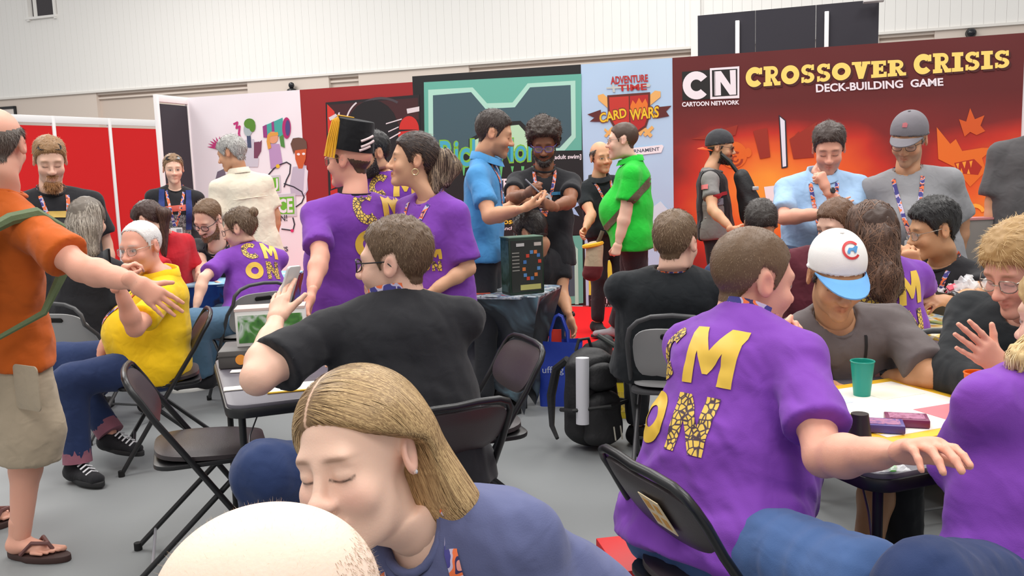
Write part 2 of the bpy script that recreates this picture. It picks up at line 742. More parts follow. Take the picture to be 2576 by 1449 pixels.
def strands(root, dirs, nrm, length, width, seg=2, droop=None, curl=0.0):
    """thin tapered hairs; root/dirs/nrm (n,3)"""
    n = len(root)
    side = np.cross(dirs, nrm)
    side /= np.linalg.norm(side, axis=1, keepdims=True) + 1e-9
    V = []
    p = root.copy()
    d = dirs.copy()
    L = np.broadcast_to(np.asarray(length, np.float32), (n,))[:, None]
    for s in range(seg + 1):
        w = width * (1 - 0.75 * s / seg)
        V.append(p - side * w)
        V.append(p + side * w)
        p = p + d * L / seg
        if droop is not None:
            d = d + droop / seg
            d = d / (np.linalg.norm(d, axis=1, keepdims=True) + 1e-9)
    V = np.stack(V, 1)                    # n, 2(seg+1), 3
    k = 2 * (seg + 1)
    base = (np.arange(n) * k)[:, None]
    Fq = np.concatenate([base + np.array([2 * s, 2 * s + 1, 2 * s + 3, 2 * s + 2]) for s in range(seg)])
    return V.reshape(-1, 3).astype(np.float32), Fq.astype(np.int32)


def sample_faces(v, f, n, cnt, r):
    a = v[f]
    ar = np.linalg.norm(np.cross(a[:, 2] - a[:, 0], a[:, 3] - a[:, 1]), axis=1)
    idx = r.choice(len(f), cnt, p=ar / ar.sum())
    w = r.uniform(0, 1, (cnt, 2)).astype(np.float32)
    u, t = w[:, :1], w[:, 1:]
    P = (a[idx, 0] * (1 - u) + a[idx, 1] * u) * (1 - t) + (a[idx, 3] * (1 - u) + a[idx, 2] * u) * t
    N = n[f[idx]].mean(1)
    return P, N / (np.linalg.norm(N, axis=1, keepdims=True) + 1e-9)


# ================================================================== hands
def hand_sdf(pose):
    # left hand: wrist at origin, fingers +Y, back of hand +Z, thumb +X
    fs = [rc((0, -0.03, 0), (0, 0.012, 0), 0.0205, 0.0195, (1, 0, 0), 1.35),
          (rc((0.012, 0.018, -0.001), (0.022, 0.082, 0.003), 0.0145, 0.0115, (1, 0, 0), 1.25), 0.02),
          (rc((-0.012, 0.018, -0.001), (-0.024, 0.074, 0.001), 0.0145, 0.0105, (1, 0, 0), 1.25), 0.02),
          (rc((0.0, 0.018, -0.001), (0.0, 0.082, 0.003), 0.0145, 0.0115, (1, 0, 0), 1.4), 0.02)]
    curl = dict(flat=(4, 6, 4), relaxed=(18, 26, 16), fist=(72, 95, 50), grip=(45, 55, 35), point=(10, 12, 8))[pose]
    fing = [(0.029, 0.086, 0.0092, (0.043, 0.026, 0.022), 5), (0.0095, 0.092, 0.0094, (0.048, 0.030, 0.024), 1),
            (-0.0105, 0.088, 0.0090, (0.044, 0.027, 0.023), -3), (-0.029, 0.078, 0.0080, (0.034, 0.021, 0.020), -9)]
    spread = dict(flat=1.0, relaxed=0.8, fist=0.3, grip=0.8, point=0.6)[pose]
    for i, (x, y, r, Ls, sp) in enumerate(fing):
        p = Vector((x, y - 0.012, 0.002))
        a = 0
        for j, L in enumerate(Ls):
            a += R(curl[j] * (1 + 0.12 * (i - 1)))
            d = Vector((math.sin(R(sp * spread)) * math.cos(a), math.cos(a) * math.cos(R(sp * spread)), -math.sin(a)))
            q = p + d * L
            fs.append((rc(p, q, r * (1 - 0.09 * j), r * (0.93 - 0.1 * j)), 0.004 if j else 0.008))
            p = q
    ta = dict(flat=(48, 8), relaxed=(38, 14), fist=(30, 55), grip=(34, 45), point=(40, 20))[pose]
    p = Vector((0.016, 0.02, -0.008))
    fs.append((rc(p, p + Vector((0.018, 0.03, -0.01)), 0.0165, 0.0125), 0.012))
    p = p + Vector((0.018, 0.03, -0.01))
    down = dict(flat=-0.15, relaxed=-0.35, fist=-0.55, grip=-0.85, point=-0.4)[pose]
    d = Vector((math.sin(R(ta[0])), math.cos(R(ta[0])), down)).normalized()
    q = p + d * 0.034
    fs.append((rc(p, q, 0.0115, 0.0100), 0.006))
    b = R(ta[1])
    d2 = Vector((math.sin(R(ta[0]) - b), math.cos(R(ta[0]) - b), down)).normalized()
    fs.append((rc(q, q + d2 * 0.028, 0.0098, 0.0078), 0.004))
    return union(fs, 0.006)


HANDS = {}


def hand_template(pose, lod):
    if (pose, lod) not in HANDS:
        HANDS[(pose, lod)] = mesh_sdf(hand_sdf(pose), (-0.07, -0.07, -0.12), (0.11, 0.21, 0.05), lod)
    return HANDS[(pose, lod)]


# ================================================================== shoes (toe at -Y, ankle at origin, sole at z=-0.08)
def shoe_sdf(kind):
    if kind == 'flat':
        up = rc((0, 0.035, -0.045), (0, -0.17, -0.058), 0.03, 0.02, (1, 0, 0), 1.55)
    else:
        up = rc((0, 0.035, -0.035), (0, -0.16, -0.05), 0.040, 0.028, (1, 0, 0), 1.35)
    ank = rc((0, 0.02, -0.04), (0, 0.012, 0.01), 0.045, 0.042)
    u = union([up, (ank, 0.04)], 0.03)

    def f(p):
        return smax(smax(u(p), -(p[:, 2] + 0.08), 0.008), p[:, 2] - 0.012, 0.008)
    return f


SHOES = {}


def shoe_template(kind):
    if kind not in SHOES:
        SHOES[kind] = mesh_sdf(shoe_sdf(kind), (-0.09, -0.24, -0.1), (0.09, 0.11, 0.04), 0.012)
    return SHOES[kind]


def sole_mesh():
    if 'sole' not in MATS:
        pts = []
        for k in range(28):
            a = 2 * math.pi * k / 28
            y = -0.068 + 0.135 * math.cos(a)
            x = (0.047 if math.cos(a) < 0.1 else 0.042) * math.sin(a) * (1.0 if math.cos(a) > -0.9 else 0.95)
            pts.append((x, y - 0.0))
        MATS['sole'] = MB().prism(pts, -0.08, -0.056).mesh('sole', bevel=0.004)
    return MATS['sole']


SKIN_N = [0]


def skin_mat():
    return mat('skin', (0.8, 0.5, 0.4), 0.5, attr='Col', noise=0.05, nscale=55, bump=0.06, bscale=260, spec=0.4, sss=0.12)


def hair_mat():
    return mat('hair', (0.1, 0.06, 0.04), 0.48, attr='Col', noise=0.08, nscale=60, bump=0.12, bscale=160, spec=0.45)


SK = {'fair': srgb(232, 188, 165), 'pale': srgb(240, 200, 178), 'tan': srgb(212, 160, 125), 'olive': srgb(200, 150, 112),
      'brown': srgb(140, 92, 66), 'red': srgb(228, 168, 145), 'warm': srgb(222, 172, 138)}
# ================================================================== people
def rot3(yaw, pitch=0, roll=0):
    return (Matrix.Rotation(R(yaw), 3, 'Z') @ Matrix.Rotation(R(pitch), 3, 'X') @ Matrix.Rotation(R(roll), 3, 'Y'))


def npM(M):
    return np.array(M, dtype=np.float32)


def bvh_np(v, f):
    return BVHTree.FromPolygons([tuple(x) for x in v.tolist()], f.tolist())


def lerp(a, b, t):
    return a + (b - a) * t


def bounds(pts, pad):
    a = np.array([tuple(p) for p in pts])
    return a.min(0) - pad, a.max(0) + pad


class Body:
    pass


def person(label, head, face, pel, tyaw, skin='fair', sex='m', hs=1.0, hp=None, hair=None, neck=None, w=None, g=1.0,
           belly=0.0, armL=None, armR=None, legL=None, legR=None, sit=False, pyaw=None, shirt=None, pants=None, shoes=None,
           noise=1.0, group=None, aL=1.0, arm_g=1.0, lod=1.0, bust=0.0):
    B = Body()
    d0 = head[2]
    fem = sex == 'f'
    w = w or (0.165 if fem else 0.19)
    Hc = at(*head)
    Rh = rot3(*face)
    Rt0 = rot3(tyaw, face[1] * 0.35)
    Nb = at(neck[0], neck[1], d0 + neck[2]) if neck else Hc + Rt0 @ Vector((0, 0.045, -0.185)) * hs
    P = pel if isinstance(pel, Vector) else at(pel[0], pel[1], d0 + pel[2])
    up = (Nb - P).normalized()
    fwd = Vector((math.sin(R(tyaw)), -math.cos(R(tyaw)), 0))
    fwd = (fwd - up * fwd.dot(up)).normalized()
    lf = up.cross(fwd).normalized()
    py_ = tyaw if pyaw is None else pyaw
    pf = Vector((math.sin(R(py_)), -math.cos(R(py_)), 0))
    pl = Vector((math.cos(R(py_)), math.sin(R(py_)), 0))
    T = (Nb - P).length
    k = T / 0.5
    root = thing('person', label, 'person', (P.x, P.y, 0), 0, group)
    B.root, B.Hc, B.Rh, B.Nb, B.P, B.up, B.f, B.l, B.hs, B.d = root, Hc, Rh, Nb, P, up, fwd, lf, hs, d0
    sk = A3(SK[skin] if isinstance(skin, str) else skin)
    B.skin = sk
    va = min(max(d0 * 0.0033, 0.0076), 0.018) * lod          # limb / cloth voxel
    # ---------------- joints
    Ua, Fa = 0.285 * aL * (0.93 if fem else 1), 0.255 * aL * (0.93 if fem else 1)
    J = {}
    for s, spec, nm in ((1, armL, 'L'), (-1, armR, 'R')):
        S = Nb + lf * (s * w) - up * 0.072 * k
        spec = spec or {}
        if 'sh' in spec:
            S = S + Vector(spec['sh'])
        if 'e' in spec:
            e = spec['e']
            E = e if isinstance(e, Vector) else reach(S, Ua, *e)
        else:
            E = S + (Vector((0, 0, -1)) * 0.96 + lf * s * 0.2 - fwd * 0.1).normalized() * Ua
        if 'w' in spec:
            e = spec['w']
            Wp = e if isinstance(e, Vector) else reach(E, Fa, *e)
        else:
            Wp = E + (Vector((0, 0, -1)) + fwd * 0.25).normalized() * Fa
        if 'h' in spec:
            h = spec['h']
            hd = (h if isinstance(h, Vector) else reach(Wp, 0.09, *h) - Wp).normalized()
        else:
            hd = (Wp - E).normalized()
        dz = Vector(spec.get('n', tuple(lf * s)))
        hz = dz - hd * dz.dot(hd)
        hz = hz.normalized() if hz.length > 1e-4 else hd.orthogonal().normalized()
        hx = hd.cross(hz)
        J[nm] = (S, E, Wp, hd, hx, hz, spec.get('pose', 'relaxed'), s)
    B.J = J
    # ---------------- legs
    Th, Ca = 0.43, 0.42
    legs = []
    for s, spec in ((1, legL), (-1, legR)):
        hip = P + pl * (s * 0.085 * g) - Vector((0, 0, 0.02))
        if spec:
            K = spec[0] if isinstance(spec[0], Vector) else reach(hip, Th, *spec[0])
            An = spec[1] if isinstance(spec[1], Vector) else reach(K, Ca, *spec[1])
            toe = spec[2] if len(spec) > 2 else pf
        elif sit:
            K = hip + (pf + pl * s * 0.18 + Vector((0, 0, -0.05))).normalized() * Th
            An = Vector((K.x, K.y, 0.085)) - pf * 0.04
            toe = pf
        else:
            An = Vector((hip.x, hip.y, 0.085)) + pl * s * 0.03
            K = lerp(hip, An, 0.5) + pf * 0.02
            toe = pf
        legs.append((hip, K, An, Vector(toe)))
    B.legs = legs
    # ---------------- body (skin)
    parts = []
    hp = dict(hp or {})
    hp['skin'] = sk
    hl = hair['color'] if hair and 'color' in hair else (0.1, 0.07, 0.05)
    hp.setdefault('brow', tuple(np.array(hl) * 0.8))
    hv, hf, hn = head_template(fem, 0.0034 if d0 < 1.5 else (0.0045 if d0 < 3.3 else (0.0058 if d0 < 6.5 else 0.0075)))
    canon = hv
    col = head_color(canon, hp)
    wv = head_warp(canon, hp) * hs
    X1 = wv @ npM(Rh).T + A3(Hc)
    Rt = Matrix((tuple(lf), tuple(-fwd), tuple(up))).transposed()
    X2 = (wv - A3((0, 0.04, -0.2)) * hs) @ npM(Rt).T + A3(Nb)
    wt = np.clip((-canon[:, 2] - 0.075 - np.clip(-canon[:, 1], 0, 0.1) * 0.55) / 0.1, 0, 1)
    wt = (wt * wt * (3 - 2 * wt))[:, None]
    HV = (X1 * (1 - wt) + X2 * wt).astype(np.float32)
    parts.append((HV, hf, col))
    B.hv, B.hf, B.canon = HV, hf, canon
    HN = vnormals(HV, hf)
    B.hn = HN
    for nm in 'LR':
        S, E, Wp, hd, hx, hz, pose, s = J[nm]
        ag = arm_g * (0.84 if fem else 1.0)
        fa = (Wp - E)
        fs = [rc(S, E, 0.05 * ag, 0.041 * ag), (rc(lerp(S, E, 0.3), lerp(S, E, 0.62), 0.049 * ag, 0.046 * ag), 0.02),
              (rc(E, lerp(E, Wp, 0.28), 0.040 * ag, 0.044 * ag), 0.02), (rc(lerp(E, Wp, 0.28), lerp(E, Wp, 0.7), 0.044 * ag, 0.031 * ag), 0.02),
              (rc(lerp(E, Wp, 0.62), Wp, 0.0265 * ag, 0.0198 * ag, hx, 1.3), 0.02)]
        lo, hi = bounds([S, E, Wp], 0.065 * arm_g)
        v, f = mesh_sdf(union(fs, 0.02), lo, hi, va)
        parts.append((v, f, sk * A3((1, 0.985, 0.98))))
        v, f = hand_template(pose, 0.0043 if d0 < 3.4 else 0.0072)
        hsz = 1.0 if not fem else 0.92
        v = v * hsz
        if s < 0:
            v = v * A3((-1, 1, 1))
            f = f[:, ::-1]
        v = v @ np.array([tuple(hx), tuple(hd), tuple(hz)], np.float32) + A3(Wp)
        parts.append((v.astype(np.float32), f, sk * A3((1.0, 0.95, 0.93))))
    ch, wa, hb = Nb - up * 0.12 * k, Nb - up * 0.32 * k, P + up * 0.03
    sxc = w * 0.86 / (0.095 * g)
    tor = [rc(ch, wa, 0.093 * g, 0.09 * g, lf, sxc), (rc(wa, P, 0.09 * g, 0.093 * g, lf, sxc), 0.05),
           (rc(J['L'][0], J['R'][0], 0.05, 0.05), 0.06), (rc(Nb, Nb + up * 0.04, 0.05, 0.045), 0.05)]
    for hip, K, An, toe in legs:
        tor.append((rc(hip, K, 0.082 * g, 0.054), 0.04))
        tor.append((rc(K, lerp(K, An, 0.35), 0.053, 0.055), 0.03))
        tor.append((rc(lerp(K, An, 0.35), An, 0.055, 0.037), 0.03))
    short = pants and pants.get('short')
    lo, hi = bounds([Nb, P, J['L'][0], J['R'][0]] + [q for L in legs for q in L[:3]], 0.17 * g)
    v, f = mesh_sdf(union(tor, 0.05), lo, hi, 0.011 if short else 0.034)
    parts.append((v, f, sk))
    V, Fs, C = join_np(parts)
    body = obj('body', np_mesh('body', V, Fs, col=C), skin_mat(), root)
    B.body = body
    # ---------------- shirt
    shirt = shirt or {}
    lo_ = shirt.get('loose', 0.012)
    fs = [rc(ch, wa, 0.1 * g + lo_, 0.098 * g + lo_, lf, sxc * 0.98), (rc(wa, P - up * (shirt.get('hem', 0.06) + 0.05), 0.1 * g + lo_, 0.122 * g + lo_ * 1.5 + 0.008, lf, max(sxc * 0.96, 1.5)), 0.06),
          (rc(J['L'][0], J['R'][0], 0.052, 0.052), 0.06),
          (rc(Nb + up * 0.008 - fwd * 0.012, J['L'][0] + up * 0.004, 0.052, 0.046), 0.05), (rc(Nb + up * 0.008 - fwd * 0.012, J['R'][0] + up * 0.004, 0.052, 0.046), 0.05)]
    gp = 1 + (g - 1) * 0.45
    lpz = (pants or {}).get('loose', 0.012)
    fs.append((rc(legs[0][0] - Vector((0, 0, 0.02)), legs[1][0] - Vector((0, 0, 0.02)), 0.088 * g + lpz + 0.018, 0.088 * g + lpz + 0.018), 0.03))
    for hip, K, An, toe in legs:
        q = lerp(hip, K, 0.12 if sit else 0.4)
        fs.append((rc(hip, q, 0.09 * gp + lpz + 0.02, 0.09 * gp + lpz + 0.02), 0.03))
    if belly:
        fs.append((ell(lerp(Nb, P, 0.72) + fwd * (0.05 + belly), (0.13 * g + belly * 0.5,) * 3), 0.1))
    if bust:
        for s in (1, -1):
            fs.append((ell(Nb - up * 0.2 * k + fwd * (0.075 * g + bust * 0.3) + lf * s * 0.075, (0.062 + bust * 0.5,) * 3), 0.05))
    slv = shirt.get('sleeve', 0.62)
    sl_r = shirt.get('sr', 0.068) * (0.9 if fem else 1) * arm_g
    for nm in 'LR':
        S, E, Wp = J[nm][:3]
        if slv <= 1:
            e = lerp(S, E, slv)
            dr = (E - S).normalized()
            c = rc(S, e + dr * 0.05, 0.056 * arm_g * (0.9 if fem else 1), sl_r * 1.0)

            def sl(p, c=c, e=A3(e), dr=A3(dr)):
                return smax(c(p), (p - e) @ dr, 0.012)
            fs.append((sl, 0.035))
        else:
            fr = slv - 1
            e = lerp(E, Wp, fr)
            dr = (Wp - E).normalized()
            c = union([rc(S, E, sl_r * 0.74, sl_r * 0.86), rc(E, e + dr * 0.04, sl_r * 0.86, sl_r * 0.66)], 0.03)

            def sl(p, c=c, e=A3(e), dr=A3(dr)):
                return smax(c(p), (p - e) @ dr - 0.0, 0.01) if True else c(p)

            def sl2(p, c1=rc(S, E, sl_r * 0.74, sl_r * 0.86), c2=rc(E, e + dr * 0.04, sl_r * 0.86, sl_r * 0.66), e=A3(e), dr=A3(dr)):
                return smin(c1(p), smax(c2(p), (p - e) @ dr, 0.01), 0.03)
            fs.append((sl2, 0.035))
    core = union(fs, 0.05)
    hem = A3(P - up * shirt.get('hem', 0.06))
    hemn = A3(up)
    nr = 0.063 * hs * (0.88 if fem else 1)
    nk = rc(Nb - up * 0.02 + fwd * 0.012, Nb + up * 0.16 + fwd * 0.02, nr, nr * 1.25)
    nk2 = ell(Nb + fwd * (0.05) + up * 0.026, (0.042, 0.042, 0.042 + shirt.get('vneck', 0)))

    def fshirt(p):
        d = core(p)
        d = smax(d, (hem - p) @ hemn, 0.015)
        d = smax(d, -smin(nk(p), nk2(p), 0.02), 0.012)
        return d
    pts = [Nb + up * 0.08, P - up * 0.1] + [J[n][0] for n in 'LR'] + [lerp(J[n][0], J[n][1], 1.0) for n in 'LR']
    if slv > 1:
        pts += [J[n][2] for n in 'LR']
    lo, hi = bounds(pts, 0.17 * g + belly * 1.3)
    v, f = mesh_sdf(fshirt, lo, hi, va)
    n = vnormals(v, f)
    am = 0.0042 * noise * min(1.0, max(0.6, 3.0 / d0))
    low = np.clip(((A3(Nb) - v) @ A3(up)) / T, 0, 1)
    st = v + A3(up) * ((v @ A3(up)) * 0.6)[:, None]
    wr = snoise(st, 30, 1) * (0.5 + 0.8 * low) + 0.5 * snoise(v, 70, 2)
    wr = np.sign(wr) * np.abs(wr) ** 1.3
    v = v + n * (wr * am)[:, None]
    # rib collar
    B.shirt = None
    sm = shirt.get('mat')
    cv, cf = collar(B, nr, shirt.get('collar', 'crew'))
    V, Fs, C = join_np([(v, f, (1, 1, 1)), (cv, cf, (1, 1, 1))])
    B.sv, B.sf = v, f
    B.shirt = obj(shirt.get('name', 'shirt'), np_mesh('shirt', V, Fs), sm, root)
    B.bvh = None
    # ---------------- trousers
    pants = pants or {}
    lp = pants.get('loose', 0.012)
    pfs = [rc(legs[0][0] - Vector((0, 0, 0.02)), legs[1][0] - Vector((0, 0, 0.02)), 0.088 * g + lp, 0.088 * g + lp),
           (rc(P - up * 0.02, P + up * 0.07, 0.09 * g, 0.082 * g, lf, 1.4), 0.04)]
    for hip, K, An, toe in legs:
        if short:
            e = lerp(hip, K, short) if short <= 1 else lerp(K, An, short - 1)
            dr = (K - hip).normalized() if short <= 1 else (An - K).normalized()
            if short <= 1:
                c = rc(hip, e + dr * 0.06, 0.094 * gp + lp, 0.1 * gp + lp)
            else:
                c = union([rc(hip, K, 0.094 * gp + lp, 0.088 * gp + lp), rc(K, e + dr * 0.05, 0.088 * gp + lp, 0.09 * gp + lp)], 0.05)

            def leg(p, c=c, e=A3(e), dr=A3(dr), An=A3(An)):
                return smax(c(p), (p - e) @ dr, 0.015)
            pfs.append((leg, 0.05))
        else:
            pfs.append((rc(hip, K, 0.088 * gp + lp, 0.058 * gp + lp), 0.05))
            dr = (An - K).normalized()
            c = rc(K, An + dr * 0.03, 0.058 * gp + lp, 0.046 + lp)
            pfs.append((lambda p, c=c, e=A3(An - dr * 0.015), dr=A3(dr): smax(c(p), (p - e) @ dr, 0.01), 0.035))
    lo, hi = bounds([P + up * 0.1] + [q for L in legs for q in L[:3]], 0.16 * g)
    v, f = mesh_sdf(union(pfs, 0.05), lo, hi, max(va * (1.35 if d0 < 3.5 else 1.7), 0.011))
    n = vnormals(v, f)
    v = v + n * ((snoise(v, 38, 3) + 0.5 * snoise(v, 80, 4)) * am * 0.9)[:, None]
    B.pv, B.pf_ = v, f
    B.pants = obj('shorts' if short else pants.get('name', 'trousers'), np_mesh('trousers', v, f), pants.get('mat') or fabric('dark_trousers', (38, 38, 42)), root)
    # ---------------- shoes
    if shoes is not False:
        shoes = shoes or {}
        for hip, K, An, toe in legs:
            v, f = shoe_template(shoes.get('kind', 'sneaker'))
            t = toe.normalized()
            z = Vector((0, 0, 1))
            if 'tilt' in shoes:
                z = (An - K).normalized() * -1
            z = (z - t * z.dot(t)).normalized()
            x = (-t).cross(z) * 1.0
            M = frame(An, x, -t, z)
            v2 = v @ npM(M.to_3x3()).T + A3(An)
            so = obj('shoe', np_mesh('shoe', v2, f), shoes.get('mat') or fabric('black_shoe', (30, 30, 32)), root)
            sme = sole_mesh()
            sme2 = sme.copy()
            sme2.transform(M)
            obj('sole', sme2, shoes.get('sole') or mat('dark_sole', srgb(40, 40, 42), 0.7), so)
    # ---------------- hair
    if hair:
        make_hair(B, hair)
    return B


def collar(B, nr, kind):
    """neck band following the neck opening"""
    pts = []
    N = 20
    for i in range(N):
        a = 2 * math.pi * i / N
        c, s = math.cos(a), math.sin(a)
        r = nr * (1.06 if kind == 'crew' else 1.1)
        p = B.Nb + B.l * (r * 1.05 * s) + B.f * (0.016 + r * 1.12 * c) + B.up * (0.022 - 0.034 * max(c, -0.3))
        pts.append(p)
    mb = MB()
    if kind == 'crew':
        mb.tube(pts, 0.0075, n=6, closed=True)
    elif kind == 'polo':
        rows = []
        for hgt, ex in ((-0.01, 1.0), (0.03, 1.0), (0.032, 1.12), (-0.012, 1.32)):
            rows.append([p + B.up * hgt + (p - B.Nb - B.up * (p - B.Nb).dot(B.up)) * (ex - 1) for p in pts])
        vs = [q for r_ in rows for q in r_]
        fs = []
        for r_ in range(3):
            for i in range(N):
                if i == 0 or i == N - 1:
                    if i == N - 1 or True:
                        pass
                j = (i + 1) % N
                if i in (0,) and r_ == 9:
                    continue
                fs.append((r_ * N + i, r_ * N + j, (r_ + 1) * N + j, (r_ + 1) * N + i))
        mb.add(vs, fs)
    f4 = np.array([q for q in mb.f if len(q) == 4], np.int32).reshape(-1, 4)
    return np.array(mb.v, np.float32), f4


def h2w(B, p):
    """head space (metres at unit scale) to world"""
    return B.Hc + B.Rh @ (Vector(p) * B.hs)


def make_hair(B, h):
    r = np.random.default_rng(h.get('seed', 1))
    kind = h.get('kind', 'normal')
    m = hair_mask(B.canon, kind)
    if h.get('cap'):
        hz = np.interp(B.canon[:, 1], [-0.1, 0.1], [h['cap'] - 0.006, -0.006])
        m = m * np.clip((hz - B.canon[:, 2]) / 0.01, 0, 1)
    c = B.canon
    top = np.clip((c[:, 2] - 0.02) / 0.08, 0, 1)
    th = h.get('side', 0.004) + (h.get('top', 0.012) - h.get('side', 0.004)) * top
    if 'back' in h:
        th = th + h['back'] * np.clip(c[:, 1] / 0.08, 0, 1) * (1 - top)
    nz = snoise(c, 130, 3) * 0.16 + snoise(c, 300, 2) * 0.08
    th = th * (1 + nz * h.get('rough', 1.0))
    v, f, used = shell(B.hv, B.hf, B.hn, m, th * B.hs)
    base = A3(h['color'])
    c2 = A3(h.get('color2', tuple(base * 1.5)))
    parts = [(v, f, base * 0.85)]
    n = vnormals(v, f)
    cnt = int(h.get('n', 2600) * min(1.0, 3.6 / B.d))
    if cnt:
        # strand directions in head space -> world
        P_, N_ = sample_faces(v, f, n, cnt, r)
        loc = (P_ - A3(B.Hc)) @ npM(B.Rh) / B.hs
        # flow: away from the front hairline / swirl, then down the sides
        flow = np.stack([loc[:, 0] * 3 + h.get('part', 0.0), np.full(len(loc), h.get('sweep', 0.12)), -0.25 - (0.12 - loc[:, 2]) * 5], -1)
        flow += r.normal(0, h.get('mess', 0.16), flow.shape)
        fw_ = flow @ npM(B.Rh).T
        fw_ -= N_ * (fw_ * N_).sum(1, keepdims=True)
        fw_ /= np.linalg.norm(fw_, axis=1, keepdims=True) + 1e-9
        lift = h.get('lift', 0.45)
        d = fw_ + N_ * (lift * r.uniform(0.3, 1.2, (len(P_), 1)))
        d /= np.linalg.norm(d, axis=1, keepdims=True)
        L = h.get('len', 0.022) * r.uniform(0.5, 1.2, len(P_)) * B.hs
        root = P_ - N_ * 0.003
        sv, sf = strands(root.astype(np.float32), d.astype(np.float32), N_.astype(np.float32), L, h.get('wid', 0.0007) * max(1, B.d / 2.2), seg=2, droop=fw_ * 0.6)
        t = r.uniform(0, 1, (len(P_), 1)) ** 1.5
        cc = base * (1 - t) + c2 * t
        parts.append((sv, sf, np.repeat(cc, 6, 0)))
    V, Fs, C = join_np(parts)
    B.hair = obj('hair', np_mesh('hair', V, Fs, col=C), hair_mat(), B.root)


def hair_mass(B, prims, color, color2=None, v=None, axis=None, name='hair', n=0, width=0.0016, freq=160, amp=0.0035, seed=3, steps=6, length=0.16, k=0.03, cut=None, mess=0.12):
    """a body of longer hair: implicit volume with combed relief, overlaid with strands following the fall"""
    r = np.random.default_rng(seed)
    fs = union([rc(*q) if not callable(q) else q for q in prims], k)
    if cut is not None:
        f0 = fs

        def fs(p):
            return smax(f0(p), -cut(p), 0.006)
    pts = []
    for q in prims:
        if not callable(q):
            pts += [Vector(q[0]) + Vector((1, 1, 1)) * q[2], Vector(q[0]) - Vector((1, 1, 1)) * q[2], Vector(q[1]) + Vector((1, 1, 1)) * q[3], Vector(q[1]) - Vector((1, 1, 1)) * q[3]]
    lo, hi = bounds(pts, 0.03)
    v = v or min(max(B.d * 0.0016, 0.003), 0.008)
    V, Fq = mesh_sdf(fs, lo, hi, v)
    nn = vnormals(V, Fq)
    ax = A3(axis if axis is not None else (0, 0, 1))
    ax /= np.linalg.norm(ax)
    q = V - ax * ((V @ ax) * 0.93)[:, None]
    V2 = V + nn * ((snoise(q, freq, seed % 5) + 0.6 * snoise(q, freq * 2.2, seed % 4 + 1)) * amp)[:, None]
    base = A3(color)
    c2 = A3(color2 if color2 is not None else tuple(base * 1.6))
    t = np.clip(0.5 + 0.5 * snoise(q, freq * 1.4, 2), 0, 1)[:, None]
    parts = [(V2, Fq, base * (1 - t) * 0.9 + (base * 0.6 + c2 * 0.4) * t)]
    if n:
        P_, N_ = sample_faces(V2, Fq, nn, n, r)
        P_ = P_ + N_ * 0.0015
        path = [P_]
        d = np.tile(-ax, (n, 1)) + r.normal(0, mess, (n, 3))
        L = length * r.uniform(0.5, 1.1, (n, 1))
        nrm = N_
        e = 0.002
        for s in range(steps):
            g = np.stack([fs((path[-1] + A3(o) * e).astype(np.float32)) - fs((path[-1] - A3(o) * e).astype(np.float32)) for o in ((1, 0, 0), (0, 1, 0), (0, 0, 1))], -1)
            g /= np.linalg.norm(g, axis=1, keepdims=True) + 1e-9
            t_ = d - g * (d * g).sum(1, keepdims=True)
            t_ /= np.linalg.norm(t_, axis=1, keepdims=True) + 1e-9
            p = path[-1] + t_ * L / steps
            dist = fs(p.astype(np.float32))[:, None]
            p = p - g * np.clip(dist - 0.002, -0.01, 0.01) * 0.7
            path.append(p)
            nrm = g
        X = np.stack(path, 1)
        parts.append(ribbons(X, fs, width, base, c2, r))
    V, Fs, C = join_np(parts)
    o = obj(name, np_mesh('hair', V, Fs, col=C), hair_mat(), B.root)
    return o


def ribbons(X, fs, width, base, c2, r):
    """X (n, m, 3) strand paths -> ribbons lying on the surface fs"""
    n, m = X.shape[:2]
    t = np.gradient(X, axis=1)
    flat = X.reshape(-1, 3).astype(np.float32)
    e = 0.003
    g = np.stack([fs(flat + A3(o) * e) - fs(flat - A3(o) * e) for o in ((1, 0, 0), (0, 1, 0), (0, 0, 1))], -1)
    g /= np.linalg.norm(g, axis=1, keepdims=True) + 1e-9
    side = np.cross(t.reshape(-1, 3), g)
    side /= np.linalg.norm(side, axis=1, keepdims=True) + 1e-9
    wv = width * np.sin(np.linspace(0.35, 3.0, m)) ** 0.7
    wv = np.tile(wv, n)[:, None]
    V = np.stack([flat - side * wv, flat + side * wv], 1).reshape(n, m * 2, 3)
    idx = np.array([[2 * s, 2 * s + 1, 2 * s + 3, 2 * s + 2] for s in range(m - 1)])
    Fq = (np.arange(n) * 2 * m)[:, None, None] + idx[None]
    tt = r.uniform(0, 1, (n, 1)) ** 1.3
    C = np.repeat(base * (1 - tt) + c2 * tt, 2 * m, 0)
    return V.reshape(-1, 3).astype(np.float32), Fq.reshape(-1, 4).astype(np.int32), C


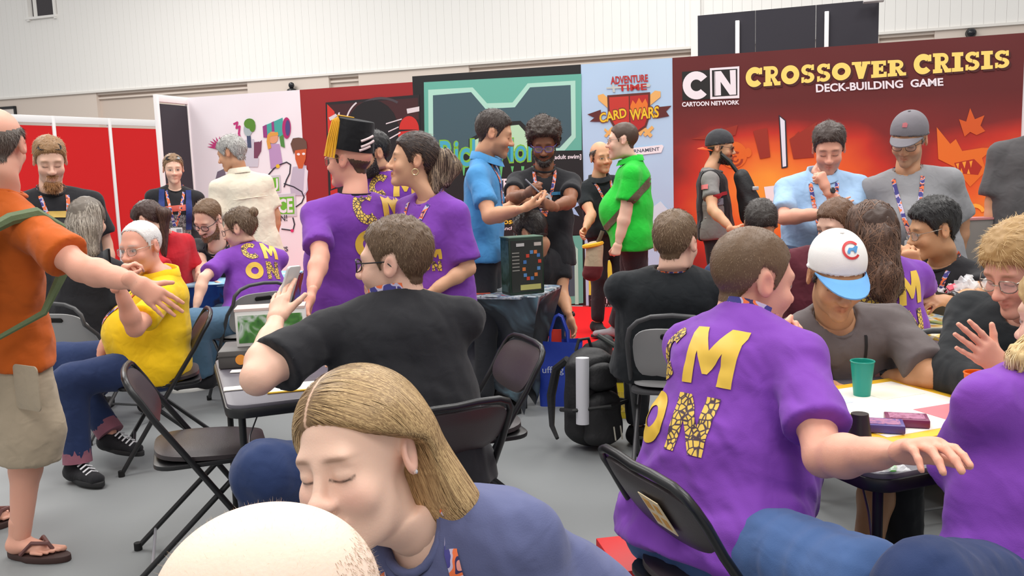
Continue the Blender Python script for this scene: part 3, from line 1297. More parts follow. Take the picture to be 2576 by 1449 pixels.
def beard(B, color, thick=0.008, kind='full', n=900, color2=None, length=0.012):
    r = np.random.default_rng(5)
    c = B.canon
    x, y, z = np.abs(c[:, 0]), c[:, 1], c[:, 2]
    side = np.interp(y, [-0.1, -0.07, -0.05, -0.03, -0.012, 0.0], [-0.078, -0.07, -0.056, -0.04, 0.0, -0.3])
    m = np.clip((side - z) / 0.012, 0, 1) * np.clip((z + 0.128) / 0.015, 0, 1) * (y < 0.005)
    must = np.exp(-((z + 0.0525) / 0.006) ** 4) * (x < 0.03) * (y < -0.07)
    mouth = (np.abs(z + 0.067) < 0.009) & (x < 0.022) & (y < -0.08)
    if kind == 'goatee':
        m = np.clip((-0.078 - z) / 0.008, 0, 1) * (x < 0.03) * np.clip((z + 0.14) / 0.02, 0, 1) * (y < -0.045)
        must = must * 0.8
    m = np.maximum(m, must)
    m = np.where(mouth, 0, m)
    v, f, used = shell(B.hv, B.hf, B.hn, m, np.full(len(c), thick) * B.hs)
    if not len(f):
        return
    base = A3(color)
    c2 = A3(color2 or tuple(base * 1.6))
    nn = vnormals(v, f)
    P_, N_ = sample_faces(v, f, nn, n, r)
    d = N_ * 0.6 + A3((0, 0, -0.8)) + r.normal(0, 0.25, N_.shape)
    d /= np.linalg.norm(d, axis=1, keepdims=True)
    sv, sf = strands((P_ - N_ * 0.003).astype(np.float32), d.astype(np.float32), N_, length * r.uniform(0.5, 1.2, n), 0.0007 * max(1, B.d / 2.2), seg=2)
    t = r.uniform(0, 1, (n, 1))
    V, Fs, C = join_np([(v, f, base * 0.9), (sv, sf, np.repeat(base * (1 - t) + c2 * t, 6, 0))])
    return obj('beard', np_mesh('beard', V, Fs, col=C), hair_mat(), B.root)


# ------------------------------------------------------------------ worn things
def hit(B, px, py, bvh=None):
    loc, nr, i, d = (bvh or shirt_bvh(B)).ray_cast(CAM, ray(px, py).normalized(), 30)
    return loc if loc is not None else at(px, py, B.d)


def shirt_bvh(B):
    if B.bvh is None:
        B.bvh = bvh_np(B.sv, B.sf)
    return B.bvh


def tess(polys, cell=0.012):
    """2D outlines (lists of points; each may be concave) -> fine triangles"""
    bm = bmesh.new()
    for pts in polys:
        vs = [bm.verts.new((x, y, 0)) for x, y in pts]
        bm.faces.new(vs)
    bmesh.ops.triangulate(bm, faces=bm.faces[:])
    for _ in range(5):
        es = [e for e in bm.edges if e.calc_length() > cell * 1.6]
        if not es:
            break
        bmesh.ops.subdivide_edges(bm, edges=es, cuts=1)
        bmesh.ops.triangulate(bm, faces=[f for f in bm.faces if len(f.verts) > 3])
    bm.verts.index_update()
    v = np.array([v.co[:2] for v in bm.verts], np.float32)
    f = np.array([[q.index for q in fc.verts] for fc in bm.faces], np.int32)
    bm.free()
    return v, f


def project(bvh, v2, f, O, U, V, N, off=0.003, far=0.5):
    out = np.zeros((len(v2), 3), np.float32)
    ok = np.zeros(len(v2), bool)
    for i, (x, y) in enumerate(v2.tolist()):
        p = O + U * x + V * y + N * far
        loc, nr, idx, dist = bvh.ray_cast(p, -N, far * 2)
        if loc is None:
            continue
        if nr.dot(N) < 0:
            nr = -nr
        out[i] = loc + nr * off
        ok[i] = True
    f = f[ok[f].all(1)]
    used = np.unique(f)
    rm = -np.ones(len(v2), np.int64)
    rm[used] = np.arange(len(used))
    return out[used], rm[f]


def decal(B, name, polys, m, O, U, V, N, cell=0.012, off=0.003, bvh=None, parent=None):
    v2, f = tess(polys, cell)
    v, f = project(bvh or shirt_bvh(B), v2, f, O, U, V, N, off)
    if not len(f):
        return
    return obj(name, np_mesh(name, v, f), m, parent or B.shirt)


def arc_strip(r0, r1, a0, a1, n=24, cx=0.0, cy=0.0, sx=1.0, sy=1.0):
    o = [(cx + sx * r1 * math.cos(R(a0 + (a1 - a0) * i / n)), cy + sy * r1 * math.sin(R(a0 + (a1 - a0) * i / n))) for i in range(n + 1)]
    i_ = [(cx + sx * r0 * math.cos(R(a0 + (a1 - a0) * i / n)), cy + sy * r0 * math.sin(R(a0 + (a1 - a0) * i / n))) for i in range(n + 1)]
    return o + i_[::-1]


def shift(polys, dx, dy, s=1.0):
    return [[(x * s + dx, y * s + dy) for x, y in p] for p in polys]


G_M = [[(-0.5, -0.5), (-0.5, 0.5), (-0.22, 0.5), (0, 0.08), (0.22, 0.5), (0.5, 0.5), (0.5, -0.5), (0.25, -0.5), (0.25, 0.06), (0.05, -0.32), (-0.05, -0.32), (-0.25, 0.06), (-0.25, -0.5)]]
G_N = [[(-0.42, -0.5), (-0.42, 0.5), (-0.14, 0.5), (0.17, -0.05), (0.17, 0.5), (0.42, 0.5), (0.42, -0.5), (0.14, -0.5), (-0.17, 0.05), (-0.17, -0.5)]]
G_C = [arc_strip(0.22, 0.5, 48, 140, 9), arc_strip(0.22, 0.5, 140, 225, 9), arc_strip(0.22, 0.5, 225, 312, 9)]
G_O = [arc_strip(0.2, 0.48, 0, 180, 18), arc_strip(0.2, 0.48, 180, 360, 18)]


def gold():
    return mat('gold_print', srgb(232, 190, 70), 0.42, noise=0.12, nscale=25)


def gold_cracked():
    if 'gold_cracked' in MATS:
        return MATS['gold_cracked']
    m = mat('gold_cracked', srgb(222, 180, 70), 0.5)
    nt = m.node_tree
    tc = nt.nodes.new('ShaderNodeTexCoord')
    vo = nt.nodes.new('ShaderNodeTexVoronoi')
    vo.feature = 'DISTANCE_TO_EDGE'
    vo.inputs['Scale'].default_value = 62
    rp = nt.nodes.new('ShaderNodeValToRGB')
    rp.color_ramp.elements[0].position = 0.07
    rp.color_ramp.elements[0].color = srgb(70, 48, 62) + (1,)
    rp.color_ramp.elements[1].position = 0.13
    rp.color_ramp.elements[1].color = srgb(232, 194, 84) + (1,)
    nt.links.new(tc.outputs['Object'], vo.inputs['Vector'])
    nt.links.new(vo.outputs['Distance'], rp.inputs[0])
    nt.links.new(rp.outputs[0], nt.nodes['Principled BSDF'].inputs['Base Color'])
    return m


def cmon(B, O, U, V, N, s=0.13, gap=1.06):
    """the four big letters CM / ON printed on the shirt"""
    decal(B, 'print_letter', shift(G_C, -0.52 * s * gap, 0.55 * s * gap, s), gold_cracked(), O, U, V, N)
    decal(B, 'print_letter', shift(G_M, 0.55 * s * gap, 0.55 * s * gap, s), gold(), O, U, V, N)
    decal(B, 'print_letter', shift(G_O, -0.52 * s * gap, -0.55 * s * gap, s), gold(), O, U, V, N)
    decal(B, 'print_letter', shift(G_N, 0.52 * s * gap, -0.55 * s * gap, s), gold_cracked(), O, U, V, N)


def lanyard(B, m, drop=0.36, width=0.011, badge=None, front=True, back=True):
    """ribbon round the neck, both ends meeting on the chest"""
    bv = shirt_bvh(B)
    sgn = 1
    side = {}
    end = B.Nb - B.up * drop + B.f * 0.1
    V, Fq = [], []
    paths = []
    for s in (1, -1):
        pts = []
        for i in range(15):
            t = i / 14
            lat = s * (0.068 * B.hs * (1 - t ** 1.3) + 0.006)
            p = B.Nb + B.l * lat + B.up * (0.035 - (drop + 0.035) * t)
            q = p + B.f * 0.5
            loc, nr, idx, dist = bv.ray_cast(q, -B.f, 1.0)
            if loc is None or t < 0.12:
                pts.append((p + B.f * (0.02 + 0.05 * t), B.l * s))
            else:
                pts.append((loc + nr * 0.004, nr))
        paths.append(pts)
    bk = []
    for i in range(9):
        a = math.pi * i / 8
        bk.append((B.Nb + B.l * (0.074 * B.hs * math.cos(a)) - B.f * (0.062 * B.hs * math.sin(a)) + B.up * (0.035 + 0.012 * math.sin(a)),
                   B.l * math.cos(a) - B.f * math.sin(a)))
    for pts in paths + [bk]:
        b = len(V)
        for i, (p, nr) in enumerate(pts):
            t = pts[min(i + 1, len(pts) - 1)][0] - pts[max(i - 1, 0)][0]
            sd = t.cross(nr).normalized() * width
            V += [tuple(p - sd), tuple(p + sd)]
            if i:
                Fq.append((b + 2 * i - 2, b + 2 * i - 1, b + 2 * i + 1, b + 2 * i))
    o = obj('lanyard', np_mesh('lanyard', np.array(V), np.array(Fq), smooth=True), m, B.root)
    if badge:
        e = paths[0][-1][0]
        nr = paths[0][-1][1]
        z = Vector((0, 0, -1))
        z = (z - nr * z.dot(nr)).normalized()
        x = z.cross(nr).normalized()
        M = frame(e + z * 0.075 + nr * 0.008, x, -z, nr)
        mb = MB().prism(rrect(0.095, 0.125, 0.006), -0.0015, 0.0015, M)
        bo = obj('badge', mb.mesh('badge'), mat('badge_card', srgb(240, 240, 240), 0.35), o)
        mb = MB().prism([(-0.036, -0.04), (0.036, -0.04), (0.036, 0.0), (-0.036, 0.0)], 0.0016, 0.0022, M)
        mb.prism([(-0.04, 0.02), (0.0, 0.02), (0.0, 0.05), (-0.04, 0.05)], 0.0016, 0.0022, M)
        obj('badge_print', mb.mesh('badge_print'), mat('badge_ink', srgb(150, 150, 158), 0.5), o) if badge != 'plain' else None
    return o


def lanyard_mat():
    if 'lanyard' in MATS:
        return MATS['lanyard']
    m = mat('lanyard', srgb(70, 60, 130), 0.7)
    nt = m.node_tree
    tc = nt.nodes.new('ShaderNodeTexCoord')
    n = nt.nodes.new('ShaderNodeTexNoise')
    n.inputs['Scale'].default_value = 28
    n.inputs['Detail'].default_value = 1
    rp = nt.nodes.new('ShaderNodeValToRGB')
    rp.color_ramp.interpolation = 'CONSTANT'
    e = rp.color_ramp.elements
    e[0].color = srgb(62, 58, 132) + (1,)
    e[1].position = 0.5
    e[1].color = srgb(232, 112, 62) + (1,)
    for p, c in ((0.42, (190, 180, 205)), (0.6, (50, 40, 90)), (0.66, (225, 150, 140))):
        x = e.new(p)
        x.color = srgb(*c) + (1,)
    nt.links.new(tc.outputs['Object'], n.inputs['Vector'])
    nt.links.new(n.outputs[0], rp.inputs[0])
    nt.links.new(rp.outputs[0], nt.nodes['Principled BSDF'].inputs['Base Color'])
    return m


def glasses(B, m, zoff=0.0, up_on_head=False, lens=None, rim=0.0016, shape=(0.025, 0.019)):
    ez, ey = (0.0, -0.106)
    tilt = Matrix.Identity(4)
    if up_on_head:
        tilt = Matrix.Translation((0, -0.055, 0.098)) @ Matrix.Rotation(R(-52), 4, 'X') @ Matrix.Translation((0, 0.1, 0))
    mb = MB()
    ml = MB()
    for s in (1, -1):
        pts = []
        for i in range(16):
            a = 2 * math.pi * i / 16
            ca, sa = math.cos(a), math.sin(a)
            px = abs(ca) ** 0.75 * math.copysign(1, ca) * shape[0]
            pz = abs(sa) ** 0.75 * math.copysign(1, sa) * shape[1]
            pts.append(Vector((s * 0.0325 + px, ey + 0.018 * (px * s / 0.025 + 0.2) ** 2 * 0.4, ez + pz + zoff)))
        mb.tube([h2w(B, tilt @ q) for q in pts], rim * B.hs, n=6, closed=True)
        ml.add([h2w(B, tilt @ q) for q in pts], [tuple(range(16))])
        if not up_on_head:
            mb.tube([h2w(B, q) for q in ((s * 0.057, ey + 0.012, ez + 0.009), (s * 0.078, -0.06, ez + 0.01), (s * 0.0815, 0.004, ez + 0.012), (s * 0.083, 0.026, ez - 0.006))], rim * B.hs, n=6)
        else:
            mb.tube([h2w(B, tilt @ Vector(q)) for q in ((s * 0.057, ey + 0.012, 0.006), (s * 0.079, -0.05, 0.006), (s * 0.082, 0.01, 0.004))], rim * B.hs, n=6)
    mb.tube([h2w(B, tilt @ Vector(q)) for q in ((-0.009, ey - 0.002, ez + 0.004 + zoff), (0, ey - 0.005, ez + 0.006 + zoff), (0.009, ey - 0.002, ez + 0.004 + zoff))], rim * B.hs, n=6)
    g = obj('glasses', mb.mesh('glasses', smooth=True), m, B.root)
    obj('lens', ml.mesh('lens', smooth=True), lens or mat('clear_lens', (0.9, 0.95, 1.0), 0.05, alpha=0.18, spec=0.8), g)
    return g


def ball_cap(B, mc, mbill, thick=0.012, back=False, bill_len=0.075, dome=0.012, front_z=0.052):
    """cap crown hugging the skull plus a curved bill"""
    c = B.canon
    hz = np.interp(c[:, 1], [-0.1, 0.1], [front_z, 0.0])
    m = np.clip((c[:, 2] - hz) / 0.004, 0, 1)
    top = np.clip((c[:, 2] - 0.04) / 0.08, 0, 1)
    v, f, used = shell(B.hv, B.hf, B.hn, m, (thick + dome * top) * B.hs)
    o = obj('cap', np_mesh('cap', v, f), mc, B.root)
    B.capv, B.capf = v, f
    sg = -1 if not back else 1
    rows = []
    W_, Ln = 0.074, bill_len
    for j in range(7):
        t = j / 6
        row = []
        for i in range(15):
            a = -1 + 2 * i / 14
            ang = a * 1.32
            x = math.sin(ang) * (W_ + 0.004) * (1 + 0.03 * t)
            y = -math.cos(ang) * (0.098 + 0.012) - Ln * t * (1 - abs(a) ** 2.6)
            z = front_z + 0.002 - t * 0.02 * (1 - a * a) - 0.022 * a * a - (0.004 if t == 0 else 0)
            if back:
                y = -y + 0.02
                z = z - 0.05
            row.append(Vector((x, y, z)))
        rows.append(row)
    vs, fs = [], []
    for lay in (0, -0.0045):
        for row in rows:
            vs += [h2w(B, q + Vector((0, 0, lay))) for q in row]
    nR, nC = 7, 15
    for lay in (0, 1):
        o_ = lay * nR * nC
        for j in range(nR - 1):
            for i in range(nC - 1):
                q = (o_ + j * nC + i, o_ + j * nC + i + 1, o_ + (j + 1) * nC + i + 1, o_ + (j + 1) * nC + i)
                fs.append(q if lay else q[::-1])
    for i in range(nC - 1):
        a, b = (nR - 1) * nC + i, (nR - 1) * nC + i + 1
        fs.append((a, b, b + nR * nC, a + nR * nC))
    me = MB().add(vs, fs).mesh('bill', smooth=True)
    obj('cap_bill', me, mbill, o)
    bt = MB().lathe([(0.001, 0.004), (0.006, 0.003), (0.008, 0)], 10, Matrix.Translation(h2w(B, (0, 0.012, 0.125 + thick + dome + 0.002))) @ B.Rh.to_4x4())
    obj('cap_button', bt.mesh('button', smooth=True), mc, o)
    return o


def watch(B, side, m, face_m):
    S, E, Wp, hd, hx, hz, pose, s = B.J[side]
    dr = (Wp - E).normalized()
    c = Wp - dr * 0.03
    pts = [c + hx * (0.033 * math.cos(a)) + hz * (0.026 * math.sin(a)) for a in [2 * math.pi * i / 18 for i in range(18)]]
    mb = MB().tube(pts, 0.007, n=8, closed=True)
    o = obj('watch', mb.mesh('watch', smooth=True), m, B.root)
    M = frame(c + hz * 0.03, hx, hd, hz)
    obj('watch_face', MB().lathe([(0.016, -0.004), (0.018, 0), (0.018, 0.004), (0.014, 0.007)], 18, M).mesh('face', smooth=True), face_m, o)
# ================================================================== setting
UW = Vector((0.9486, -0.3165, 0))          # along the booth wall, to the right
NW = Vector((-0.3165, -0.9486, 0))         # out of the wall, towards the visitors
WO = Vector((-3.773, 10.75, 0))


def on_wall(px, py, O=WO, N=NW):
    d = ray(px, py)
    t = (O - CAM).dot(N) / d.dot(N)
    q = CAM + d * t
    return ((q - O).dot(UW), q.z)


def wpt(s, z, n=0.0, O=WO):
    return O + UW * s + NW * n + Vector((0, 0, z))


# floor
fm = mat('grey_hall_floor', srgb(134, 137, 138), 0.62, noise=0.13, nscale=1.3, bump=0.05, bscale=300, spec=0.4)
nt = fm.node_tree
_b = nt.nodes['Principled BSDF']
mb = MB().box((0, 11, -0.05), (70, 60, 0.1))
struct('floor', mb.mesh('floor'), fm)
M = frame(wpt(0.6, 0.004), UW, -NW, (0, 0, 1))
mb = MB().box((4.3, -1.3, 0), (8.6, 2.6, 0.008), M)
cp = obj('red_carpet', mb.mesh('carpet'), mat('red_carpet', srgb(222, 34, 38), 0.95, noise=0.15, nscale=260, bump=0.3, bscale=500, spec=0.1))
tag(cp, 'bright red carpet on the floor in front of the printed banners', 'carpet')

# hall wall behind everything
HO = at(870, 186, 22.35)
HO = Vector((HO.x, HO.y, 0))


def on_hall(px, py):
    return on_wall(px, py, HO)


ZB = 3.98
white_panel = mat('white_wall_panel', srgb(236, 234, 230), 0.55, noise=0.015, nscale=3)
seam = mat('wall_backing', srgb(226, 223, 219), 0.7)
beige = mat('beige_wall', srgb(214, 201, 190), 0.8, noise=0.03, nscale=8)
beige2 = mat('beige_wall_recess', srgb(205, 190, 178), 0.8, noise=0.03, nscale=8)
MH = frame(HO, UW, -NW, (0, 0, 1))
s0, s1 = on_hall(-300, 250)[0], on_hall(2950, 60)[0]
hw = thing('wall_back', '', '', M=MH)
for k_ in ('label', 'category'):
    del hw[k_]
hw['kind'] = 'structure'
mb = MB().box(((s0 + s1) / 2, 0.2, ZB + 2.6), (s1 - s0, 0.1, 5.2))
lpart('backing', mb.mesh('backing'), seam, hw)
# white cladding: upright boards with open joints, a window opening left out
wx0, wz0 = on_hall(72, 45)
wx1, wz1 = on_hall(140, 33)
PWD = 0.2
pm_full = MB().box((0, 0.075, 2.6), (PWD - 0.003, 0.15, 5.2)).mesh('panel')
pm_full.materials.append(white_panel)
x = s0
while x < s1:
    xc = x + PWD / 2
    if wx0 - 0.02 < xc < wx1 + 0.02:
        h = wz0 - ZB + 0.02
        me_ = MB().box((0, 0.075, h / 2), (PWD - 0.003, 0.15, h)).mesh('panel')
        p_ = lpart('panel', me_, white_panel, hw)
    else:
        p_ = lpart('panel', pm_full, None, hw)
    p_.location = (xc, 0, ZB)
    x += PWD
# lower part: piers and recesses with a ledge
lines = [(-300, 240, 0), (240, 620, 1), (620, 825, 0), (825, 900, 1), (900, 1178, 0), (1178, 1745, 1), (1745, 2212, 0), (2212, 2352, 1), (2352, 2950, 0)]
for a, b, rec in lines:
    sa, sb = on_hall(a, 250 - a * 0.075)[0], on_hall(b, 250 - b * 0.075)[0]
    if rec:
        mb = MB().box(((sa + sb) / 2, 0.2, ZB / 2), (sb - sa, 0.1, ZB))
        lpart('recess', mb.mesh('recess'), beige2, hw)
        mb = MB().box(((sa + sb) / 2, 0.13, ZB - 0.17), (sb - sa, 0.09, 0.05))
        mb.box(((sa + sb) / 2, 0.11, ZB - 0.05), (sb - sa, 0.12, 0.07))
        lpart('ledge', mb.mesh('ledge'), beige, hw)
    else:
        mb = MB().box(((sa + sb) / 2, 0.23, ZB / 2), (sb - sa, 0.42, ZB - 0.005))
        lpart('pier', mb.mesh('pier'), beige, hw)
mb = MB().box(((s0 + s1) / 2, -0.01, ZB), (s1 - s0, 0.06, 0.05))
lpart('rail', mb.mesh('rail'), mat('wall_rail', srgb(226, 222, 216), 0.5), hw)
sp_ = on_hall(1751, 60)[0]
mb = MB().box((sp_, -0.04, ZB + 2.5), (0.2, 0.12, 5.4))
lpart('corner_trim', mb.mesh('trim'), white_panel, hw)
# window
mb = MB().box(((wx0 + wx1) / 2, 0.10, wz0 + 0.6), (wx1 - wx0, 0.02, 1.4))
win = struct('window_1', mb.mesh('pane'), mat('dark_glass', srgb(38, 30, 36), 0.1, spec=0.6))
win.matrix_world = MH
mb = MB().box((wx0 + 0.03, 0.05, wz0 + 0.6), (0.08, 0.24, 1.4)).box((wx1 + 0.01, 0.05, wz0 + 0.6), (0.05, 0.24, 1.4))
mb.box(((wx0 + wx1) / 2, 0.05, wz0 - 0.03), (wx1 - wx0 + 0.1, 0.26, 0.06)).box((wx0 + 0.18, 0.12, wz0 + 0.6), (0.12, 0.1, 1.4))
lpart('window_frame', mb.mesh('frame'), white_panel, win)

# framed notice, dome camera and loudspeaker on the hall wall
sx_, sz_ = on_hall(20, 300)
t = thing('framed_notice', 'black framed notice on the beige wall at far left', 'sign', M=MH @ Matrix.Translation((sx_, 0.0, sz_)))
fr = 0.035
mb = MB().box((0, 0, 0.32), (0.64, 0.05, fr * 2)).box((0, 0, -0.32), (0.64, 0.05, fr * 2)).box((-0.3, 0, 0), (fr * 2, 0.05, 0.7)).box((0.3, 0, 0), (fr * 2, 0.05, 0.7))
lpart('frame', mb.mesh('frame'), mat('black_plastic', srgb(24, 24, 26), 0.4), t)
lpart('sheet', MB().box((0, 0.008, 0), (0.58, 0.02, 0.6)).mesh('sheet'), mat('paper', srgb(225, 215, 208), 0.8), t)
q = on_hall(2442, 84)
t = thing('dome_camera', 'small black dome camera on the beige wall at upper right', 'camera', M=MH @ Matrix.Translation((q[0], 0.0, q[1])))
lpart('dome', MB().lathe([(0.001, 0.16), (0.05, 0.15), (0.085, 0.11), (0.095, 0.05), (0.09, 0.03)], 20, Matrix.Rotation(R(90), 4, 'X')).mesh('dome', smooth=True), mat('dome_black', srgb(22, 22, 30), 0.2), t)
lpart('mount_plate', MB().lathe([(0.1, 0.0), (0.1, 0.03)], 20, Matrix.Rotation(R(90), 4, 'X')).mesh('plate'), mat('black_plastic', (0, 0, 0)), t)
q = on_hall(741, 238)
t = thing('wall_speaker', 'small black round-headed fixture showing above the white banner', 'fixture', M=MH @ Matrix.Translation((q[0], -0.12, q[1])))
lpart('housing', MB().lathe([(0.12, 0.0), (0.125, 0.08), (0.11, 0.12), (0.05, 0.15)], 20).mesh('h', smooth=True), mat('black_plastic', (0, 0, 0)), t)
lpart('ball', MB().lathe([(0.03, 0.14), (0.06, 0.17), (0.075, 0.22), (0.06, 0.27), (0.02, 0.295)], 20).mesh('b', smooth=True), mat('dome_black', (0, 0, 0)), t)
lpart('bracket', MB().box((0, 0.08, 0.04), (0.06, 0.16, 0.06)).mesh('br'), mat('black_plastic', (0, 0, 0)), t)

# tall black partition behind the right banner
pa = at(1755, 40, 10.25)
pb = at(2212, -3, 9.6)
bl = mat('black_drape', srgb(52, 50, 58), 0.85, noise=0.05, nscale=40)
alu = mat('aluminium', srgb(205, 205, 205), 0.35, metal=0.6)
whp = mat('white_profile', srgb(232, 230, 230), 0.4)
dirp = Vector((pb.x - pa.x, pb.y - pa.y, 0))
lenp = dirp.length
dirp.normalize()
MP = frame((pa.x, pa.y, 0), dirp, Vector((0, 0, 1)).cross(dirp), (0, 0, 1))
t = thing('tall_partition', 'tall black partition with two white posts behind the dark red banner', 'partition', M=MP)
n3 = 3
for i in range(n3):
    mb = MB().box((lenp * (i + 0.5) / n3, 0, pa.z / 2), (lenp / n3 - 0.004, 0.03, pa.z))
    lpart('panel', mb.mesh('panel'), bl, t)
for px_, tz in ((1856, 53), (2080, 30)):
    d = ray(px_, tz)
    nn = Vector((0, 0, 1)).cross(dirp)
    tt = (Vector((pa.x, pa.y, 0)) - CAM).dot(nn) / d.dot(nn)
    q = CAM + d * tt
    xs = (q - Vector((pa.x, pa.y, 0))).dot(dirp)
    lpart('post', MB().box((xs, -0.035, q.z / 2), (0.045, 0.04, q.z)).mesh('post', bevel=0.006), whp, t)
lpart('white_hook', MB().box((lenp - 0.06, -0.16, pa.z - 0.03), (0.2, 0.12, 0.035)).box((lenp, -0.09, pa.z - 0.02), (0.02, 0.2, 0.02)).mesh('arm', bevel=0.008), whp, t)  # hanging white hook at the partition's upper right end

# ------------------------------------------------------------------ lettering helpers
TXT = {}


def text_geo(s, offset=0.0, shear=0.0):
    key = (s, offset, shear)
    if key in TXT:
        return TXT[key]
    cu = bpy.data.curves.new('txt', 'FONT')
    cu.body = s
    cu.offset = offset
    cu.shear = shear
    cu.resolution_u = 3
    o = bpy.data.objects.new('txt', cu)
    COL.objects.link(o)
    dg = bpy.context.evaluated_depsgraph_get()
    me = o.evaluated_get(dg).to_mesh()
    v = np.array([q.co[:2] for q in me.vertices], np.float32)
    f = [tuple(p.vertices) for p in me.polygons]
    o.evaluated_get(dg).to_mesh_clear()
    bpy.data.objects.remove(o)
    bpy.data.curves.remove(cu)
    lo, hi = v.min(0), v.max(0)
    v = (v - lo) / (hi - lo)
    TXT[key] = (v, f)
    return TXT[key]


def flat_mesh(v3, f, nrm, depth=0.0015):
    """flat print with a hair of thickness so it stands proud of what carries it"""
    n = len(v3)
    vs = [tuple(q) for q in v3] + [tuple(Vector(q) + nrm * depth) for q in v3]
    fs = [tuple(i + n for i in q) for q in f]
    me = bpy.data.meshes.new('print')
    me.from_pydata(vs[n:], [], [tuple(q) for q in f])
    return me


LAY = [0]


def wall_text(parent, s, quad, m, layer=2, offset=0.0, shear=0.0, name='lettering', glyph=None):
    """quad: pixel corners bottom-left, bottom-right, top-right, top-left of the lettering on the booth wall"""
    if glyph:
        v, f = glyph
    else:
        v, f = text_geo(s, offset, shear)
    c = [Vector(wpt(*on_wall(*q))) for q in quad]
    pts = [(c[0] * (1 - a) + c[1] * a) * (1 - b) + (c[3] * (1 - a) + c[2] * a) * b + NW * (0.0085 + 0.0007 * layer) for a, b in v]
    if glyph:
        k = 0
        for fc in f:
            for i_ in fc:
                pts[i_] = pts[i_] + NW * (0.00012 * k)
            k += 1
    me = bpy.data.meshes.new('lettering')
    me.from_pydata([tuple(q) for q in pts], [], f)
    return obj(name, me, m, parent)


def wall_poly(parent, name, pix, m, layer=1):
    pts = [wpt(*on_wall(*q), n=0.0085 + 0.0007 * layer) for q in pix]
    me = bpy.data.meshes.new(name)
    me.from_pydata([tuple(q) for q in pts], [], [tuple(range(len(pts)))])
    return obj(name, me, m, parent)


def wall_polys(parent, name, polys, m, layer=1):
    for i, pix in enumerate(polys):
        me = bpy.data.meshes.new(name)
        me.from_pydata([tuple(wpt(*on_wall(*q), n=0.0085 + 0.0007 * layer + 0.00012 * i)) for q in pix], [], [tuple(range(len(pix)))])
        obj(name, me, m, parent)


def wall_stroke(parent, name, pix, wpx, m, layer=2):
    """polyline of given width in pixels"""
    polys = []
    for (x0, y0), (x1, y1) in zip(pix[:-1], pix[1:]):
        L = math.hypot(x1 - x0, y1 - y0)
        nx, ny = -(y1 - y0) / L * wpx / 2, (x1 - x0) / L * wpx / 2
        ex, ey = (x1 - x0) / L * wpx * 0.35, (y1 - y0) / L * wpx * 0.35
        polys.append([(x0 - ex + nx, y0 - ey + ny), (x1 + ex + nx, y1 + ey + ny), (x1 + ex - nx, y1 + ey - ny), (x0 - ex - nx, y0 - ey - ny)])
    vs, fs = [], []
    for i, pix in enumerate(polys):
        b = len(vs)
        vs += [tuple(wpt(*on_wall(*q), n=0.0085 + 0.0007 * layer + 0.0001 * i)) for q in pix]
        fs.append(tuple(range(b, len(vs))))
    me = bpy.data.meshes.new(name)
    me.from_pydata(vs, [], fs)
    return obj(name, me, m, parent)


def circ(cx, cy, rx, ry, n=20, a0=0, a1=360):
    return [(cx + rx * math.cos(R(a0 + (a1 - a0) * i / n)), cy + ry * math.sin(R(a0 + (a1 - a0) * i / n))) for i in range(n if a1 - a0 == 360 else n + 1)]


def ink(r, g, b, rough=0.5):
    return mat('ink_%d_%d_%d' % (r, g, b), srgb(r, g, b), rough, noise=0.02, nscale=30)


def banner(label, sa, sb, top, m, depth=0.012, bottom=0.02):
    t = thing('banner', label, 'banner', wpt((sa + sb) / 2, 0), 0)
    nx, nz = int((sb - sa) / 0.06) + 1, int((top - bottom) / 0.06)
    xs = np.linspace(sa, sb, nx + 1)
    zs = np.linspace(bottom, top, nz + 1)
    g = np.stack(np.meshgrid(xs, zs, indexing='ij'), -1).reshape(-1, 2)
    p3 = np.stack([g[:, 0], g[:, 1], np.full(len(g), sa)], -1).astype(np.float32)
    wr = snoise(p3, 7, int(sa) % 4) * 0.0022 + snoise(p3, 19, 2) * 0.0008 + 0.004
    V = np.array(WO)[None] + np.outer(g[:, 0], UW) + np.outer(wr, NW)
    V[:, 2] = g[:, 1]
    idx = np.arange((nx + 1) * (nz + 1)).reshape(nx + 1, nz + 1)
    Fq = np.stack([idx[:-1, :-1], idx[1:, :-1], idx[1:, 1:], idx[:-1, 1:]], -1).reshape(-1, 4)
    obj('cloth', np_mesh('cloth', V, Fq), m, t)
    MF = frame(wpt(0, 0), UW, -NW, (0, 0, 1))
    mb = MB()
    mb.box(((sa + sb) / 2, 0.03, top - 0.02), (sb - sa, 0.04, 0.04), MF).box((sa + 0.02, 0.03, top / 2), (0.04, 0.04, top), MF).box((sb - 0.02, 0.03, top / 2), (0.04, 0.04, top), MF)
    obj('frame', mb.mesh('frame'), alu, t)
    return t


# ---------------- white banner with figures
S_WR = 1.52
b1 = banner('white banner printed with small cartoon figures and green letter blocks', 0.0, S_WR, 2.44, mat('banner_white', srgb(240, 236, 242), 0.6, noise=0.02, nscale=4))
gr_, pk_, dk_, wh_ = ink(112, 190, 52), ink(190, 50, 120), ink(48, 44, 56), ink(236, 234, 240)
pur_, org_, skn_, gy_ = ink(130, 80, 150), ink(206, 96, 48), ink(225, 160, 120), ink(176, 172, 184)
spk = []
for i in range(11):
    a = R(-175 + i * 16)
    spk.append([(556 - 6 * math.sin(a), 372 + 6 * math.cos(a)), (556 + 34 * math.cos(a), 372 + 30 * math.sin(a)), (556 + 6 * math.sin(a), 372 - 6 * math.cos(a))])
wall_polys(b1, 'printed_tuft', spk, pk_, 1)
wall_stroke(b1, 'printed_scribble', [(590, 312), (598, 308), (596, 322), (604, 318), (602, 336), (606, 352)], 5, pk_, 1)
